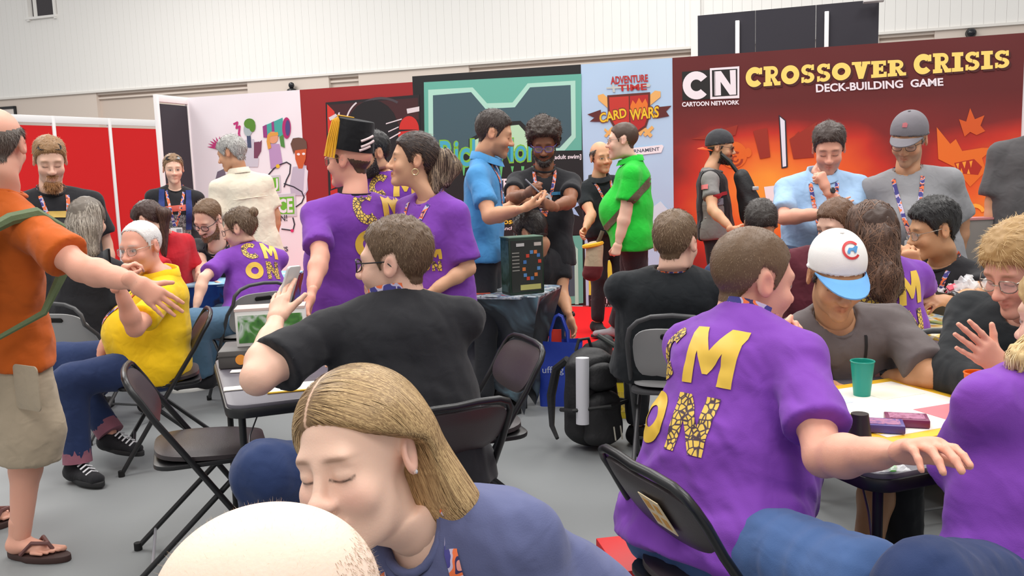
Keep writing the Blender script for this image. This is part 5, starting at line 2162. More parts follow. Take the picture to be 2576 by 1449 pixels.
def folding_chair(label, M, kind='padded', sticker=None, group='folding chairs'):
    t = thing('folding_chair', label, 'chair', M=M, group=group)
    fm_ = chair_black if kind == 'padded' else dark_frame
    sm_ = {'padded': vinyl, 'grey': grey_pl, 'white': white_pl}[kind]
    top = 0.765 if kind == 'padded' else 0.80
    if kind == 'padded':
        hf_ = [(-0.206, 0.192, 0.685), (-0.202, 0.216, 0.722), (-0.185, 0.231, 0.748), (-0.15, 0.239, 0.762), (-0.07, 0.246, 0.767)]
    else:
        hf_ = [(-0.2 * math.copysign(abs(math.cos(a)) ** 0.8, math.cos(a)), 0.235 + 0.012 * math.sin(a), top - 0.12 + 0.12 * math.sin(a) ** 0.8) for a in [math.pi * i / 8 for i in range(4)]]
    arch = hf_ + [(0.0, hf_[-1][1] + 0.003, top)] + [(-x_, y_, z_) for x_, y_, z_ in hf_[::-1]]
    pts = [(-0.215, -0.24, 0.012), (-0.212, -0.1, 0.23), (-0.21, 0.03, 0.43), (-0.207, 0.15, 0.61)] + arch + [(0.207, 0.15, 0.61), (0.21, 0.03, 0.43), (0.212, -0.1, 0.23), (0.215, -0.24, 0.012)]
    lpart('back_frame', MB().tube(pts, 0.0115, n=10).mesh('f', smooth=True), fm_, t)
    for s in (-1, 1):
        lpart('leg', MB().tube([(s * 0.188, -0.17, 0.428), (s * 0.188, 0.05, 0.22), (s * 0.188, 0.27, 0.012)], 0.0105, n=10).mesh('l', smooth=True), fm_, t)
        for (x, y) in ((s * 0.215, -0.24), (s * 0.188, 0.27)):
            lpart('foot_cap', MB().tube([(x, y, 0.0), (x, y, 0.03)], 0.0155, n=10).mesh('c', smooth=True), rubber, t)
    lpart('crossbar', MB().tube([(-0.188, 0.2, 0.078), (0.188, 0.2, 0.078)], 0.006, n=8).mesh('b', smooth=True), steel if kind == 'padded' else fm_, t)
    lpart('crossbar', MB().tube([(-0.213, -0.175, 0.115), (0.213, -0.175, 0.115)], 0.0075, n=8).mesh('b', smooth=True), fm_, t)
    v, f = pad(0.4, 0.4, 0.045 if kind == 'padded' else 0.03)
    Ms = Matrix.Translation((0, -0.03, 0.45)) @ Matrix.Rotation(R(-86), 4, 'X')
    seat = lpart('seat', MB().add([Ms @ Vector(q) for q in v], f).mesh('seat', smooth=True, angle=60), sm_, t)
    lpart('seat_rim', MB().prism(rrect(0.405, 0.405, 0.07), -0.03, -0.012, Matrix.Translation((0, -0.03, 0.452))).mesh('rim', bevel=0.004), fm_, seat)
    dirv = Vector((0, 0.235 + 0.24, 0.753)).normalized()
    if kind == 'padded':
        v, f = pad(0.395, 0.2, 0.026, bow=-0.016)
        c = Vector((0, 0.176, 0.663))
        Mb = frame(c + Vector((0, 0.02, 0)), (1, 0, 0), Vector((1, 0, 0)).cross(-dirv) * -1, dirv)
        back = lpart('backrest', MB().add([Mb @ Vector(q) for q in v], f).mesh('back', smooth=True, angle=60), sm_, t)
        plate = Vector((0, 0.019, 0))
    else:
        v, f = pad(0.37, 0.33, 0.016, bow=-0.018)
        c = Vector((0, 0.16, 0.60))
        Mb = frame(c, (1, 0, 0), Vector((1, 0, 0)).cross(-dirv) * -1, dirv)
        back = lpart('backrest', MB().add([Mb @ Vector(q) for q in v], f).mesh('back', smooth=True, angle=60), sm_, t)
        lpart('hand_slot', MB().prism(rrect(0.11, 0.028, 0.013), -0.012, 0.012, Mb @ Matrix.Translation((0, 0.0, 0.125)) @ Matrix.Rotation(R(90), 4, 'X')).mesh('slot'), mat('slot_black', (0.008, 0.008, 0.008), 0.9), back)
    if sticker:
        lpart('label_sticker', MB().box((sticker[0], -0.0175 if kind == 'padded' else -0.011, sticker[1]), (0.085, 0.002, 0.1), Mb).mesh('s'), sticker_m, back)
        sb = MB()
        for i, (x, z, w_, h_) in enumerate(((-0.02, 0.022, 0.02, 0.026), (0.02, 0.022, 0.026, 0.03), (-0.02, -0.022, 0.024, 0.03), (0.02, -0.022, 0.022, 0.026))):
            sb.box((sticker[0] + x, -0.0188 if kind == 'padded' else -0.0124, sticker[1] + z), (w_, 0.001, h_), Mb)
        lpart('sticker_print', sb.mesh('s'), mat('sticker_ink', srgb(222, 160, 50), 0.5), back)
    return t


def place(x, y, yaw):
    return Matrix.Translation((x, y, 0)) @ Matrix.Rotation(R(yaw), 4, 'Z')


CG = 'black padded folding chairs'
folding_chair('empty black padded folding chair beside the card table at left', place(-1.20, 3.28, 110), group=CG)
folding_chair('empty black folding chair in front of the dark cloth-covered table', place(-0.17, 3.44, -70), group=CG)
folding_chair('black folding chair under the person in the yellow polo', place(-1.83, 4.55, -68), group=CG)
folding_chair('black folding chair under the person in black holding up a phone', place(-0.30, 2.74, -150), group=CG)
folding_chair('black folding chair with tan sticker under the person at the right card table', place(0.495, 2.05, 112), sticker=(-0.05, 0.01), group=CG)
CG2 = 'grey and white folding chairs'
folding_chair('grey plastic folding chair with square sticker behind the black jacket', place(0.755, 4.03, 165), 'grey', sticker=(-0.02, -0.03), group=CG2)
folding_chair('grey folding chair under the person in the patterned skirt', place(-2.50, 5.12, 165), 'grey', group=CG2)
folding_chair('white folding chair beside the person in the red shirt', place(-2.42, 6.75, 20), 'white', group=CG2)
folding_chair('white folding chair behind the tall dark green game box', place(-0.18, 6.1, -150), 'white', group=CG2)
folding_chair('grey folding chair with yellow sticker seen behind the white cap', place(1.50, 3.5, -166), 'grey', sticker=(0.07, 0.02), group=CG2)
folding_chair('grey folding chair behind the purple tee at the blue table', place(-1.72, 5.72, -140), 'grey', group=CG2)

table_top_m = mat('table_vinyl', srgb(92, 88, 96), 0.42, noise=0.04, nscale=60, bump=0.05, bscale=400)
table_edge = mat('table_edge', srgb(24, 24, 26), 0.4)


def card_table(label, M):
    t = thing('card_table', label, 'table', M=M)
    lpart('tabletop', MB().prism(rrect(0.86, 0.86, 0.06), 0.69, 0.712).mesh('top', bevel=0.006), table_top_m, t)
    lpart('rim', MB().prism(rrect(0.872, 0.872, 0.066), 0.665, 0.700).mesh('rim', bevel=0.008), table_edge, t)
    for sx in (-1, 1):
        for sy in (-1, 1):
            lg = lpart('leg', MB().tube([(sx * 0.385, sy * 0.385, 0.67), (sx * 0.392, sy * 0.392, 0.0)], 0.0125, n=10).mesh('leg', smooth=True), table_edge, t)
            lpart('brace', MB().tube([(sx * 0.386, sy * 0.386, 0.45), (sx * 0.36, sy * 0.33, 0.58), (sx * 0.3, sy * 0.22, 0.668)], 0.003, n=6).mesh('br', smooth=True), steel, lg)
            lpart('leg_cap', MB().tube([(sx * 0.392, sy * 0.392, 0.0), (sx * 0.392, sy * 0.392, 0.03)], 0.017, n=10).mesh('lc', smooth=True), rubber, lg)
    return t


T1 = place(-0.69, 3.37, 20.9)
T2 = place(1.08, 2.53, 20.9)
card_table('dark card table with boxes and cards at left', T1)
card_table('dark card table with a game board and cups at right', T2)


def cloth_table(label, M, lx, ly, h, m_top, m_side, pinch=0.09, arch=0.13):
    """folding table under a stretch cloth: pinched sides, arched hem between the feet"""
    t = thing('covered_table', label, 'table', M=M)
    lpart('tabletop', MB().prism(rrect(lx, ly, 0.05), h - 0.02, h).mesh('top', bevel=0.006), m_top, t)
    per = []
    n = 24
    c = [(-lx / 2, -ly / 2), (lx / 2, -ly / 2), (lx / 2, ly / 2), (-lx / 2, ly / 2)]
    for k in range(4):
        a, b = c[k], c[(k + 1) % 4]
        for i in range(n):
            u = i / n
            per.append((a[0] + (b[0] - a[0]) * u, a[1] + (b[1] - a[1]) * u, u))
    rows = 12
    vs, fs = [], []
    for r_ in range(rows + 1):
        v = r_ / rows
        for (x, y, u) in per:
            e = math.sin(math.pi * u)
            inn = pinch * (math.sin(math.pi * min(v * 1.1, 1)) * (0.25 + 0.75 * e) + 0.9 * v ** 1.5)
            fx, fy = 1 - 2 * inn / lx, 1 - 2 * inn / ly
            zb = arch * e ** 0.7
            z = h - 0.004 - (h - 0.012 - zb) * v
            wv = 0.006 * math.sin(u * 25 + v * 4)
            vs.append((x * fx + wv, y * fy + wv, z))
    N = len(per)
    for r_ in range(rows):
        for i in range(N):
            j = (i + 1) % N
            fs.append((r_ * N + i, (r_ + 1) * N + i, (r_ + 1) * N + j, r_ * N + j))
    lpart('table_cover', MB().add(vs, fs).mesh('cover', smooth=True), m_side, t)
    for sx in (-1, 1):
        for sy in (-1, 1):
            lpart('leg', MB().tube([(sx * (lx / 2 - pinch - 0.04), sy * (ly / 2 - pinch - 0.04), h - 0.02), (sx * (lx / 2 - pinch - 0.04), sy * (ly / 2 - pinch - 0.04), 0)], 0.014).mesh('leg', smooth=True), table_edge, t)
    return t


def art_mat(name, cols, scale, detail=2.0, dist=1.0):
    """printed artwork: soft patches of colour"""
    m = mat(name, srgb(*cols[0]), 0.5)
    nt = m.node_tree
    tc = nt.nodes.new('ShaderNodeTexCoord')
    n = nt.nodes.new('ShaderNodeTexNoise')
    n.inputs['Scale'].default_value = scale
    n.inputs['Detail'].default_value = detail
    n.inputs['Distortion'].default_value = dist
    rp = nt.nodes.new('ShaderNodeValToRGB')
    e = rp.color_ramp.elements
    e[0].position, e[1].position = 0.28, 0.72
    e[0].color = srgb(*cols[0]) + (1,)
    e[1].color = srgb(*cols[-1]) + (1,)
    for i, c in enumerate(cols[1:-1]):
        x_ = e.new(0.28 + 0.44 * (i + 1) / (len(cols) - 1))
        x_.color = srgb(*c) + (1,)
    nt.links.new(tc.outputs['Object'], n.inputs['Vector'])
    nt.links.new(n.outputs[0], rp.inputs[0])
    nt.links.new(rp.outputs[0], nt.nodes['Principled BSDF'].inputs['Base Color'])
    return m


T3 = place(-0.20, 5.32, -18.46)
t3 = cloth_table('small table under a dark printed stretch cloth holding the tall green box', T3, 0.9, 0.52, 0.74,
                 art_mat('cloth_top_art', [(150, 190, 205), (60, 70, 80), (190, 196, 200), (70, 110, 140), (200, 70, 60)], 9, 3),
                 art_mat('cloth_side_art', [(38, 40, 46), (56, 60, 66), (46, 50, 56), (86, 104, 114), (128, 172, 186)], 3.6, 2, 1.6), pinch=0.16, arch=0.17)
rl = ink(200, 50, 44)
for p in ([circ(0, 0, 0.07, 0.022, 16)]):
    lpart('printed_mark', MB().prism(p, 0, 0.002, Matrix.Translation((-0.25, -0.175, 0.37)) @ Matrix.Rotation(R(90), 4, 'X')).mesh('m'), rl, t3)
lpart('printed_mark', MB().prism(arc_strip(0.02, 0.034, 20, 330, 14), 0, 0.002, Matrix.Translation((-0.27, -0.212, 0.62)) @ Matrix.Rotation(R(96), 4, 'X')).mesh('m'), rl, t3)

T4 = place(-2.35, 6.45, 0)
cloth_table('back left table under a blue printed cloth', T4, 1.5, 0.75, 0.74, art_mat('blue_mat_top', [(190, 220, 236), (120, 180, 215), (230, 236, 240)], 5),
            art_mat('blue_cloth', [(20, 60, 150), (30, 90, 180), (60, 50, 60), (110, 60, 40)], 5, 3))
T5 = place(2.15, 3.75, 20.9)
cloth_table('back right table under a yellow printed cloth with game pieces', T5, 1.1, 0.76, 0.74, art_mat('game_mat_top', [(236, 236, 232), (150, 190, 214), (236, 226, 200), (220, 190, 70), (210, 90, 70)], 14, 3),
            art_mat('yellow_cloth', [(206, 120, 50), (226, 170, 80), (236, 226, 214), (232, 206, 120)], 4, 2))


# ------------------------------------------------------------------ things on the tables
def local(T, x, y, z):
    return T @ Vector((x, y, z))


def boxy(name, label, cat, M, d, m, parts=(), bevel=0.003, group=None):
    """a carton: body plus printed panels; M at the base centre"""
    t = thing(name, label, cat, M=M, group=group)
    lpart('body', MB().box((0, 0, d[2] / 2), d).mesh('body', bevel=bevel), m, t)
    for nm, c, dd, mm in parts:
        lpart(nm, MB().box(c, dd).mesh(nm), mm, t)
    return t


# tall green box on the dark table
gb = at(1312, 744, 5.10)
gm = art_mat('green_box_art', [(22, 40, 30), (34, 58, 46), (70, 96, 92), (24, 40, 34)], 9, 3)
W_, D_, H_ = 0.215, 0.125, 0.325
Mg = Matrix.Translation((gb.x + 0.01, gb.y, 0.742)) @ Matrix.Rotation(R(24), 4, 'Z')
prts = [('front_panel', (0.0, -D_ / 2 - 0.001, H_ / 2), (W_ - 0.02, 0.002, H_ - 0.03), ink(44, 48, 44)),
        ('lid', (0, 0, H_ + 0.002), (W_ + 0.004, D_ + 0.004, 0.006), ink(96, 126, 108)),
        ('title', (0.02, -D_ / 2 - 0.0025, 0.04), (W_ * 0.6, 0.002, 0.03), ink(190, 186, 110)),
        ('side_panel', (-W_ / 2 - 0.001, 0, H_ / 2), (0.002, D_ - 0.014, H_ - 0.03), gm)]
cols = [ink(206, 70, 50), ink(70, 120, 180), ink(214, 120, 60), ink(90, 140, 190)]
for i in range(12):
    a = 2 * math.pi * i / 12
    prts.append(('printed_card', (0.03 + 0.05 * math.cos(a), -D_ / 2 - 0.003, 0.165 + 0.075 * math.sin(a) + 0.02 * math.cos(a)), (0.02, 0.0015, 0.02), cols[i % 4]))
for i in range(6):
    prts.append(('text_line', (-0.07, -D_ / 2 - 0.003, 0.24 - i * 0.02), (0.045, 0.0015, 0.006), ink(150, 150, 140)))
prts += [('seal', (-0.04, -D_ / 2 - 0.003, H_ - 0.04), (0.05, 0.0015, 0.018), ink(210, 210, 205)), ('seal', (0.07, -D_ / 2 - 0.003, H_ - 0.04), (0.045, 0.0015, 0.02), ink(200, 190, 180))]
boxy('game_box', 'tall dark green game box standing on the dark cloth-covered table', 'box', Mg, (W_, D_, H_), mat('green_box', srgb(30, 52, 38), 0.45), prts)
# flat cards on the dark table
for i, (px_, py_, c) in enumerate(((1212, 738, (206, 90, 70)), (1232, 730, (236, 234, 230)), (1206, 728, (90, 150, 190)))):
    q = atz(px_, py_, 0.742)
    o = obj('card', MB().prism(rrect(0.09, 0.065, 0.006), 0, 0.003, Matrix.Translation(q) @ Matrix.Rotation(R(20 + 31 * i), 4, 'Z')).mesh('card'), ink(*c))
    tag(o, ('reddish card', 'white card', 'light blue card')[i] + ' lying on the dark cloth-covered table', 'card')

# left card table
q = atz(640, 922, 0.713)
Mc = Matrix.Translation(q + Vector((0.02, 0.10, 0))) @ Matrix.Rotation(R(10), 4, 'Z')
t = boxy('token_case', 'flat dark grey case with orange dot on the left card table', 'case', Mc, (0.34, 0.22, 0.07), mat('case_grey', srgb(84, 80, 78), 0.5), [('lid_seam', (0, 0, 0.048), (0.344, 0.224, 0.004), ink(54, 52, 50))], bevel=0.006)
lpart('orange_dot', MB().lathe([(0.02, 0), (0.02, 0.003)], 20, Matrix.Translation((-0.085, -0.111, 0.034)) @ Matrix.Rotation(R(90), 4, 'X')).mesh('dot'), ink(236, 150, 50), t)
Mc = Mc @ Matrix.Translation((0.03, 0.02, 0.071))
boxy('game_box', 'white and green game box standing on the grey case', 'box', Mc, (0.27, 0.12, 0.15), mat('box_white', srgb(232, 230, 226), 0.5),
     [('front_panel', (0, -0.061, 0.07), (0.25, 0.002, 0.11), art_mat('green_art', [(40, 90, 40), (80, 140, 60), (200, 210, 200), (90, 110, 110)], 14)), ('lid', (0, 0, 0.147), (0.274, 0.124, 0.01), ink(214, 190, 182))])
for i, (px_, py_, w_, h_, c, r_) in enumerate(((606, 934, 0.075, 0.045, (236, 232, 224), 8), (600, 977, 0.10, 0.055, (232, 226, 216), 16), (762, 972, 0.24, 0.12, (240, 236, 226), 14))):
    q = atz(px_, py_, 0.714)
    o = obj('card' if i < 2 else 'paper_sheet', MB().prism(rrect(w_, h_, 0.004), 0, 0.003, Matrix.Translation(q) @ Matrix.Rotation(R(r_), 4, 'Z')).mesh('card'), ink(*c))
    tag(o, ('small white card beside the grey case', 'larger cream card near the edge of the left table', 'white sheet with yellow edge under the elbow in black')[i], 'card' if i < 2 else 'paper')
    if i == 2:
        obj('yellow_edge', MB().box((0, -0.0615, 0.0015), (0.24, 0.012, 0.004), Matrix.Translation(q) @ Matrix.Rotation(R(r_), 4, 'Z')).mesh('e'), ink(232, 180, 50), o)

# right card table: board, cups, boxes
MBd = T2 @ Matrix.Translation((0.02, 0.0, 0.713))
t = thing('game_board', 'square game board with yellow border lying on the right table', 'game board', M=MBd)
lpart('border', MB().prism(rrect(0.54, 0.54, 0.006), 0, 0.006).mesh('b', bevel=0.001), ink(244, 190, 44), t)
lpart('playing_field', MB().prism(rrect(0.455, 0.455, 0.004), 0.006, 0.0075).mesh('f'), ink(242, 236, 226), t)
for (x_, y_, w_, h_, c) in ((-0.14, 0.13, 0.16, 0.1, (206, 214, 232)), (-0.19, -0.1, 0.07, 0.2, (250, 206, 60)), (0.1, -0.12, 0.14, 0.12, (206, 120, 130)), (0.12, 0.12, 0.16, 0.12, (246, 240, 220))):
    lpart('printed_field', MB().box((x_, y_, 0.008), (w_, h_, 0.001)).mesh('pf'), ink(*c), t)


def cup(name, label, M, r0, r1, h, m):
    t = thing(name, label, 'cup', M=M)
    lpart('cup_wall', MB().lathe([(r0, 0), (r0 * 1.02, 0.004), (r1, h), (r1 - 0.0025, h), (r0 - 0.002, 0.006), (0.002, 0.005)], 28).mesh('cup', smooth=True), m, t)
    lpart('rim', MB().tube([(r1 * math.cos(a), r1 * math.sin(a), h) for a in [2 * math.pi * i / 28 for i in range(28)]], 0.0022, n=6, closed=True).mesh('rim', smooth=True), m, t)
    return t


cup('plastic_cup', 'teal green plastic cup on the right table', Matrix.Translation(atz(2168, 1000, 0.713)), 0.024, 0.035, 0.115, mat('teal_cup', srgb(22, 160, 140), 0.35, trans=0.15))
cup('plastic_cup', 'orange plastic cup beside the crossed black sleeves', Matrix.Translation(atz(2456, 1036, 0.713)), 0.026, 0.036, 0.115, mat('orange_cup', srgb(250, 120, 20), 0.35, trans=0.15))
cup('plastic_cup', 'black cup standing upside down on the game board', Matrix.Translation(atz(2163, 1040, 0.789)) @ Matrix.Rotation(R(180), 4, 'X'), 0.022, 0.031, 0.068, mat('black_cup', srgb(48, 40, 40), 0.4))
for i, (px_, py_, c, lab) in enumerate(((2218, 1080, (86, 70, 140), 'small blue purple card box on the game board'), (2280, 1066, (120, 44, 84), 'maroon card box on the game board'))):
    q = atz(px_, py_, 0.722)
    boxy('card_box', lab, 'box', Matrix.Translation(q) @ Matrix.Rotation(R(-18), 4, 'Z'), (0.11, 0.075, 0.022), mat('cb%d' % i, srgb(*c), 0.4), [('lid_print', (0, 0, 0.0225), (0.09, 0.055, 0.001), art_mat('lidart%d' % i, [c, (180, 120, 150), c], 40))])
# clear sweet packet
q = atz(2222, 1190, 0.714)
t = thing('sweet_packet', 'crinkled clear packet of green and yellow sweets on the table corner', 'packet', M=Matrix.Translation(q))
gx = np.linspace(-1, 1, 14)
vs, fs = [], []
r_ = np.random.default_rng(4)
for sgn in (1, -1):
    for a in gx:
        for b in gx:
            e = (1 - abs(a) ** 3) * (1 - abs(b) ** 3)
            vs.append((a * 0.05, b * 0.035, 0.016 + sgn * 0.014 * e + (r_.uniform(-0.003, 0.003) if sgn > 0 else 0)))
for sg in (0, 1):
    for i in range(13):
        for j in range(13):
            o_ = sg * 196
            fs.append((o_ + i * 14 + j, o_ + i * 14 + j + 1, o_ + (i + 1) * 14 + j + 1, o_ + (i + 1) * 14 + j))
lpart('wrapper', MB().add(vs, fs).mesh('w'), mat('clear_wrap', (0.95, 0.97, 0.97), 0.12, alpha=0.4, spec=0.9), t)
for i in range(7):
    lpart('sweet', MB().lathe([(0.002, 0), (0.009, 0.002), (0.011, 0.008), (0.009, 0.014), (0.002, 0.016)], 10, Matrix.Translation((r_.uniform(-0.026, 0.026), r_.uniform(-0.015, 0.015), 0.006))).mesh('sw', smooth=True),
          ink(*((90, 190, 40), (220, 200, 50), (120, 200, 60))[i % 3]), t)

# back right table: dark box of clear pieces, scattered pieces
q = atz(2492, 800, 0.742)
Mx = Matrix.Translation(q + Vector((0.0, 0.12, 0))) @ Matrix.Rotation(R(12), 4, 'Z')
t = thing('open_box', 'dark open box heaped with clear plastic pieces on the back table', 'box', M=Mx)
bx, by, bh = 0.30, 0.2, 0.1
mdk = art_mat('dark_box_art', [(36, 36, 34), (60, 58, 46), (44, 44, 40)], 12)
for c, d in (((0, -by / 2, bh / 2), (bx, 0.006, bh)), ((0, by / 2, bh / 2), (bx, 0.006, bh)), ((-bx / 2, 0, bh / 2), (0.006, by, bh)), ((bx / 2, 0, bh / 2), (0.006, by, bh)), ((0, 0, 0.003), (bx, by, 0.006))):
    lpart('side', MB().box(c, d).mesh('s'), mdk, t)
clr = mat('clear_plastic', (0.92, 0.93, 0.95), 0.1, alpha=0.45, spec=0.9)
for i in range(46):
    x_, y_ = r_.uniform(-0.13, 0.13), r_.uniform(-0.08, 0.08)
    z_ = 0.09 + (1 - (x_ / 0.15) ** 2) * r_.uniform(0.0, 0.07)
    Mi = Matrix.Translation((x_, y_, z_)) @ Matrix.Rotation(r_.uniform(0, 3), 4, 'X') @ Matrix.Rotation(r_.uniform(0, 3), 4, 'Y')
    lpart('clear_piece', MB().box((0, 0, 0), (0.04, 0.028, 0.008), Mi).box((0, 0, 0.01), (0.01, 0.01, 0.02), Mi).mesh('cp'), clr if i % 6 else ink(200, 70, 90), t)
Mx2 = Matrix.Translation(atz(2520, 720, 0.742) + Vector((0.12, 0.42, 0))) @ Matrix.Rotation(R(5), 4, 'Z')
boxy('display_box', 'large grey box with pink top edge behind the clear pieces', 'box', Mx2, (0.62, 0.1, 0.34), mat('display_grey', srgb(132, 126, 122), 0.7), [('top_edge', (0, 0, 0.342), (0.63, 0.11, 0.012), ink(200, 130, 130))])
for i in range(34):
    x_, y_ = r_.uniform(-0.5, 0.36), r_.uniform(-0.34, 0.2)
    c = ((230, 228, 224), (210, 190, 60), (200, 80, 70), (120, 170, 200), (180, 200, 120), (240, 240, 236))[i % 6]
    q = T5 @ Matrix.Translation((x_, y_, 0.742)) @ Matrix.Rotation(r_.uniform(0, 3), 4, 'Z')
    if i % 3 == 0:
        me = MB().lathe([(0.014, 0), (0.014, 0.004), (0.006, 0.01), (0.006, 0.028), (0.001, 0.034)], 10).mesh('pc', smooth=True)
    else:
        me = MB().prism(rrect(r_.uniform(0.03, 0.07), 0.03, 0.004), 0, 0.006 + 0.01 * (i % 2)).mesh('pc', bevel=0.001)
    o = obj('game_piece', me, ink(*c))
    o.matrix_world = q
    tag(o, ('white', 'yellow', 'red', 'light blue', 'pale green', 'ivory')[i % 6] + (' pawn' if i % 3 == 0 else (' thick tile' if i % 2 else ' flat tile')) + ' lying on the back right table', 'game piece', 'pieces scattered on the back right table')

# ------------------------------------------------------------------ on the floor
# black backpack with a white tube
bp = atz(1498, 1140, 0.0)
Bk = Body()
M = Matrix.Translation(Vector((bp.x, bp.y + 0.12, 0))) @ Matrix.Rotation(R(28), 4, 'Z')
t = thing('backpack', 'black backpack standing on the floor with a white tube in its side', 'backpack', M=M)
blk = mat('nylon_black', srgb(34, 34, 36), 0.6, noise=0.1, nscale=40, bump=0.25, bscale=60)


def sd(fs, k, lo, hi, v=0.008, n=0.0, mat_=None, name='body', parent=None, rnd=1):
    V, Fq = mesh_sdf(union(fs, k), lo, hi, v)
    if n:
        V = V + vnormals(V, Fq) * (snoise(V, 40, rnd) * n)[:, None]
    return lpart(name, np_mesh(name, V, Fq), mat_, parent)


sd([rc((0, 0, 0.11), (0, 0.02, 0.42), 0.1, 0.085, (1, 0, 0), 1.65), (rc((0, 0.01, 0.45), (0, 0.02, 0.47), 0.07, 0.05, (1, 0, 0), 1.6), 0.05)], 0.04, (-0.24, -0.16, -0.02), (0.24, 0.18, 0.56), 0.009, 0.004, blk, 'main_bag', t)
sd([rc((0, -0.1, 0.09), (0, -0.09, 0.26), 0.06, 0.055, (1, 0, 0), 1.9)], 0.03, (-0.2, -0.22, 0), (0.2, 0.02, 0.36), 0.009, 0.004, blk, 'front_pocket', t, 2)
sd([rc((0.0, -0.09, 0.36), (0, -0.08, 0.42), 0.045, 0.04, (1, 0, 0), 2.0)], 0.03, (-0.2, -0.2, 0.25), (0.2, 0.02, 0.5), 0.009, 0.003, blk, 'top_pocket', t, 3)
for s in (-1, 1):
    lpart('shoulder_strap', MB().tube([(s * 0.09, 0.09, 0.46), (s * 0.11, 0.17, 0.4), (s * 0.13, 0.2, 0.25), (s * 0.16, 0.15, 0.1), (s * 0.17, 0.08, 0.05)], [0.02, 0.024, 0.024, 0.014, 0.01], n=8).mesh('st', smooth=True), blk, t)
lpart('carry_handle', MB().tube([(-0.05, 0.07, 0.5), (-0.03, 0.07, 0.56), (0.03, 0.07, 0.56), (0.05, 0.07, 0.5)], 0.009, n=8).mesh('h', smooth=True), blk, t)
lpart('buckle_strap', MB().tube([(-0.18, 0.02, 0.22), (-0.17, -0.08, 0.235), (0.0, -0.165, 0.25), (0.17, -0.08, 0.235), (0.18, 0.02, 0.22)], 0.011, n=6).mesh('bs', smooth=True), mat('strap_black', srgb(22, 22, 24), 0.5), t)
for x_ in (0.02, 0.06):
    lpart('zip_pull', MB().tube([(x_, -0.165, 0.14), (x_ + 0.005, -0.172, 0.07)], 0.004, n=6).mesh('z', smooth=True), mat('zip', srgb(200, 196, 180), 0.4), t)
q0, q1 = at(1466, 1066, bp.y - 0.02), at(1465, 900, bp.y + 0.0)
o = obj('poster_tube', MB().tube([q0, q1], 0.034, n=24).mesh('tube', smooth=True), mat('tube_white', srgb(226, 226, 232), 0.45))
tag(o, 'white cardboard tube held upright by the black backpack', 'tube')

# blue tote
bp2 = atz(1412, 1022, 0.0)
M = Matrix.Translation(Vector((bp2.x, bp2.y + 0.06, 0))) @ Matrix.Rotation(R(-8), 4, 'Z')
t = thing('tote_bag', 'bright blue tote bag standing by the dark cloth-covered table', 'bag', M=M)
blue = mat('tote_blue', srgb(34, 62, 170), 0.55, noise=0.06, nscale=12, bump=0.2, bscale=14)
w0, w1, hh = 0.125, 0.145, 0.40
vs, fs = [], []
for j in range(9):
    v = j / 8
    w_, d_ = w0 + (w1 - w0) * v, 0.075 * (1 - 0.45 * v)
    for k in range(24):
        a = 2 * math.pi * k / 24
        c, s = math.cos(a), math.sin(a)
        vs.append((math.copysign(abs(c) ** 0.35, c) * w_, math.copysign(abs(s) ** 0.45, s) * d_ + 0.006 * math.sin(v * 9 + a * 3), v * hh + (0.008 * math.sin(a * 2) if j == 8 else 0)))
for j in range(8):
    for k in range(24):
        fs.append((j * 24 + k, j * 24 + (k + 1) % 24, (j + 1) * 24 + (k + 1) % 24, (j + 1) * 24 + k))
fs.append(tuple(range(23, -1, -1)))
lpart('bag_body', MB().add(vs, fs).mesh('tote', smooth=True, angle=60), blue, t)
for s in (-1, 1):
    lpart('handle', MB().tube([(-0.055, s * 0.035, 0.36), (-0.05, s * 0.03, 0.46), (-0.02, s * 0.02, 0.55), (0.0, s * 0.015, 0.56), (0.02, s * 0.02, 0.55), (0.05, s * 0.03, 0.46), (0.055, s * 0.035, 0.36)], 0.009, n=6).mesh('hd', smooth=True), blue, t)
v, f = text_geo('uffing')
lpart('lettering', (lambda me: (me.from_pydata([(-0.10 + a * 0.13, -0.079, 0.2 + b * 0.055) for a, b in v], [], f), me)[1])(bpy.data.meshes.new('lt')), ink(200, 206, 226), t)
lpart('red_leaflet', MB().box((-0.02, 0.0, 0.41), (0.07, 0.01, 0.12)).mesh('lf'), ink(226, 60, 44), t)
lpart('white_leaflet', MB().box((-0.085, 0.005, 0.40), (0.04, 0.01, 0.09)).mesh('lf'), ink(220, 220, 226), t)

# yellow box behind the backpack
q = atz(1556, 1085, 0.0)
boxy('game_box', 'yellow and black box on the floor behind the black backpack', 'box', Matrix.Translation(q + Vector((0.03, 0.3, 0))) @ Matrix.Rotation(R(-10), 4, 'Z'), (0.17, 0.1, 0.34), mat('box_yellow', srgb(214, 190, 40), 0.5),
     [('printed_band', (0, -0.051, 0.24), (0.172, 0.002, 0.05), ink(36, 34, 30)), ('printed_panel', (0, -0.051, 0.1), (0.13, 0.002, 0.12), art_mat('yb', [(40, 60, 110), (220, 190, 60), (60, 50, 40)], 20))])
boxy('gift_box', 'red box with yellow print on the floor beside the right card table', 'box', Matrix.Translation((0.40, 2.50, 0)) @ Matrix.Rotation(R(10), 4, 'Z'), (0.3, 0.24, 0.32), mat('box_red', srgb(206, 34, 36), 0.5),
     [('printed_band', (0, -0.121, 0.22), (0.24, 0.002, 0.07), ink(226, 160, 50)), ('printed_band', (0, -0.121, 0.1), (0.24, 0.002, 0.05), ink(232, 190, 70))])
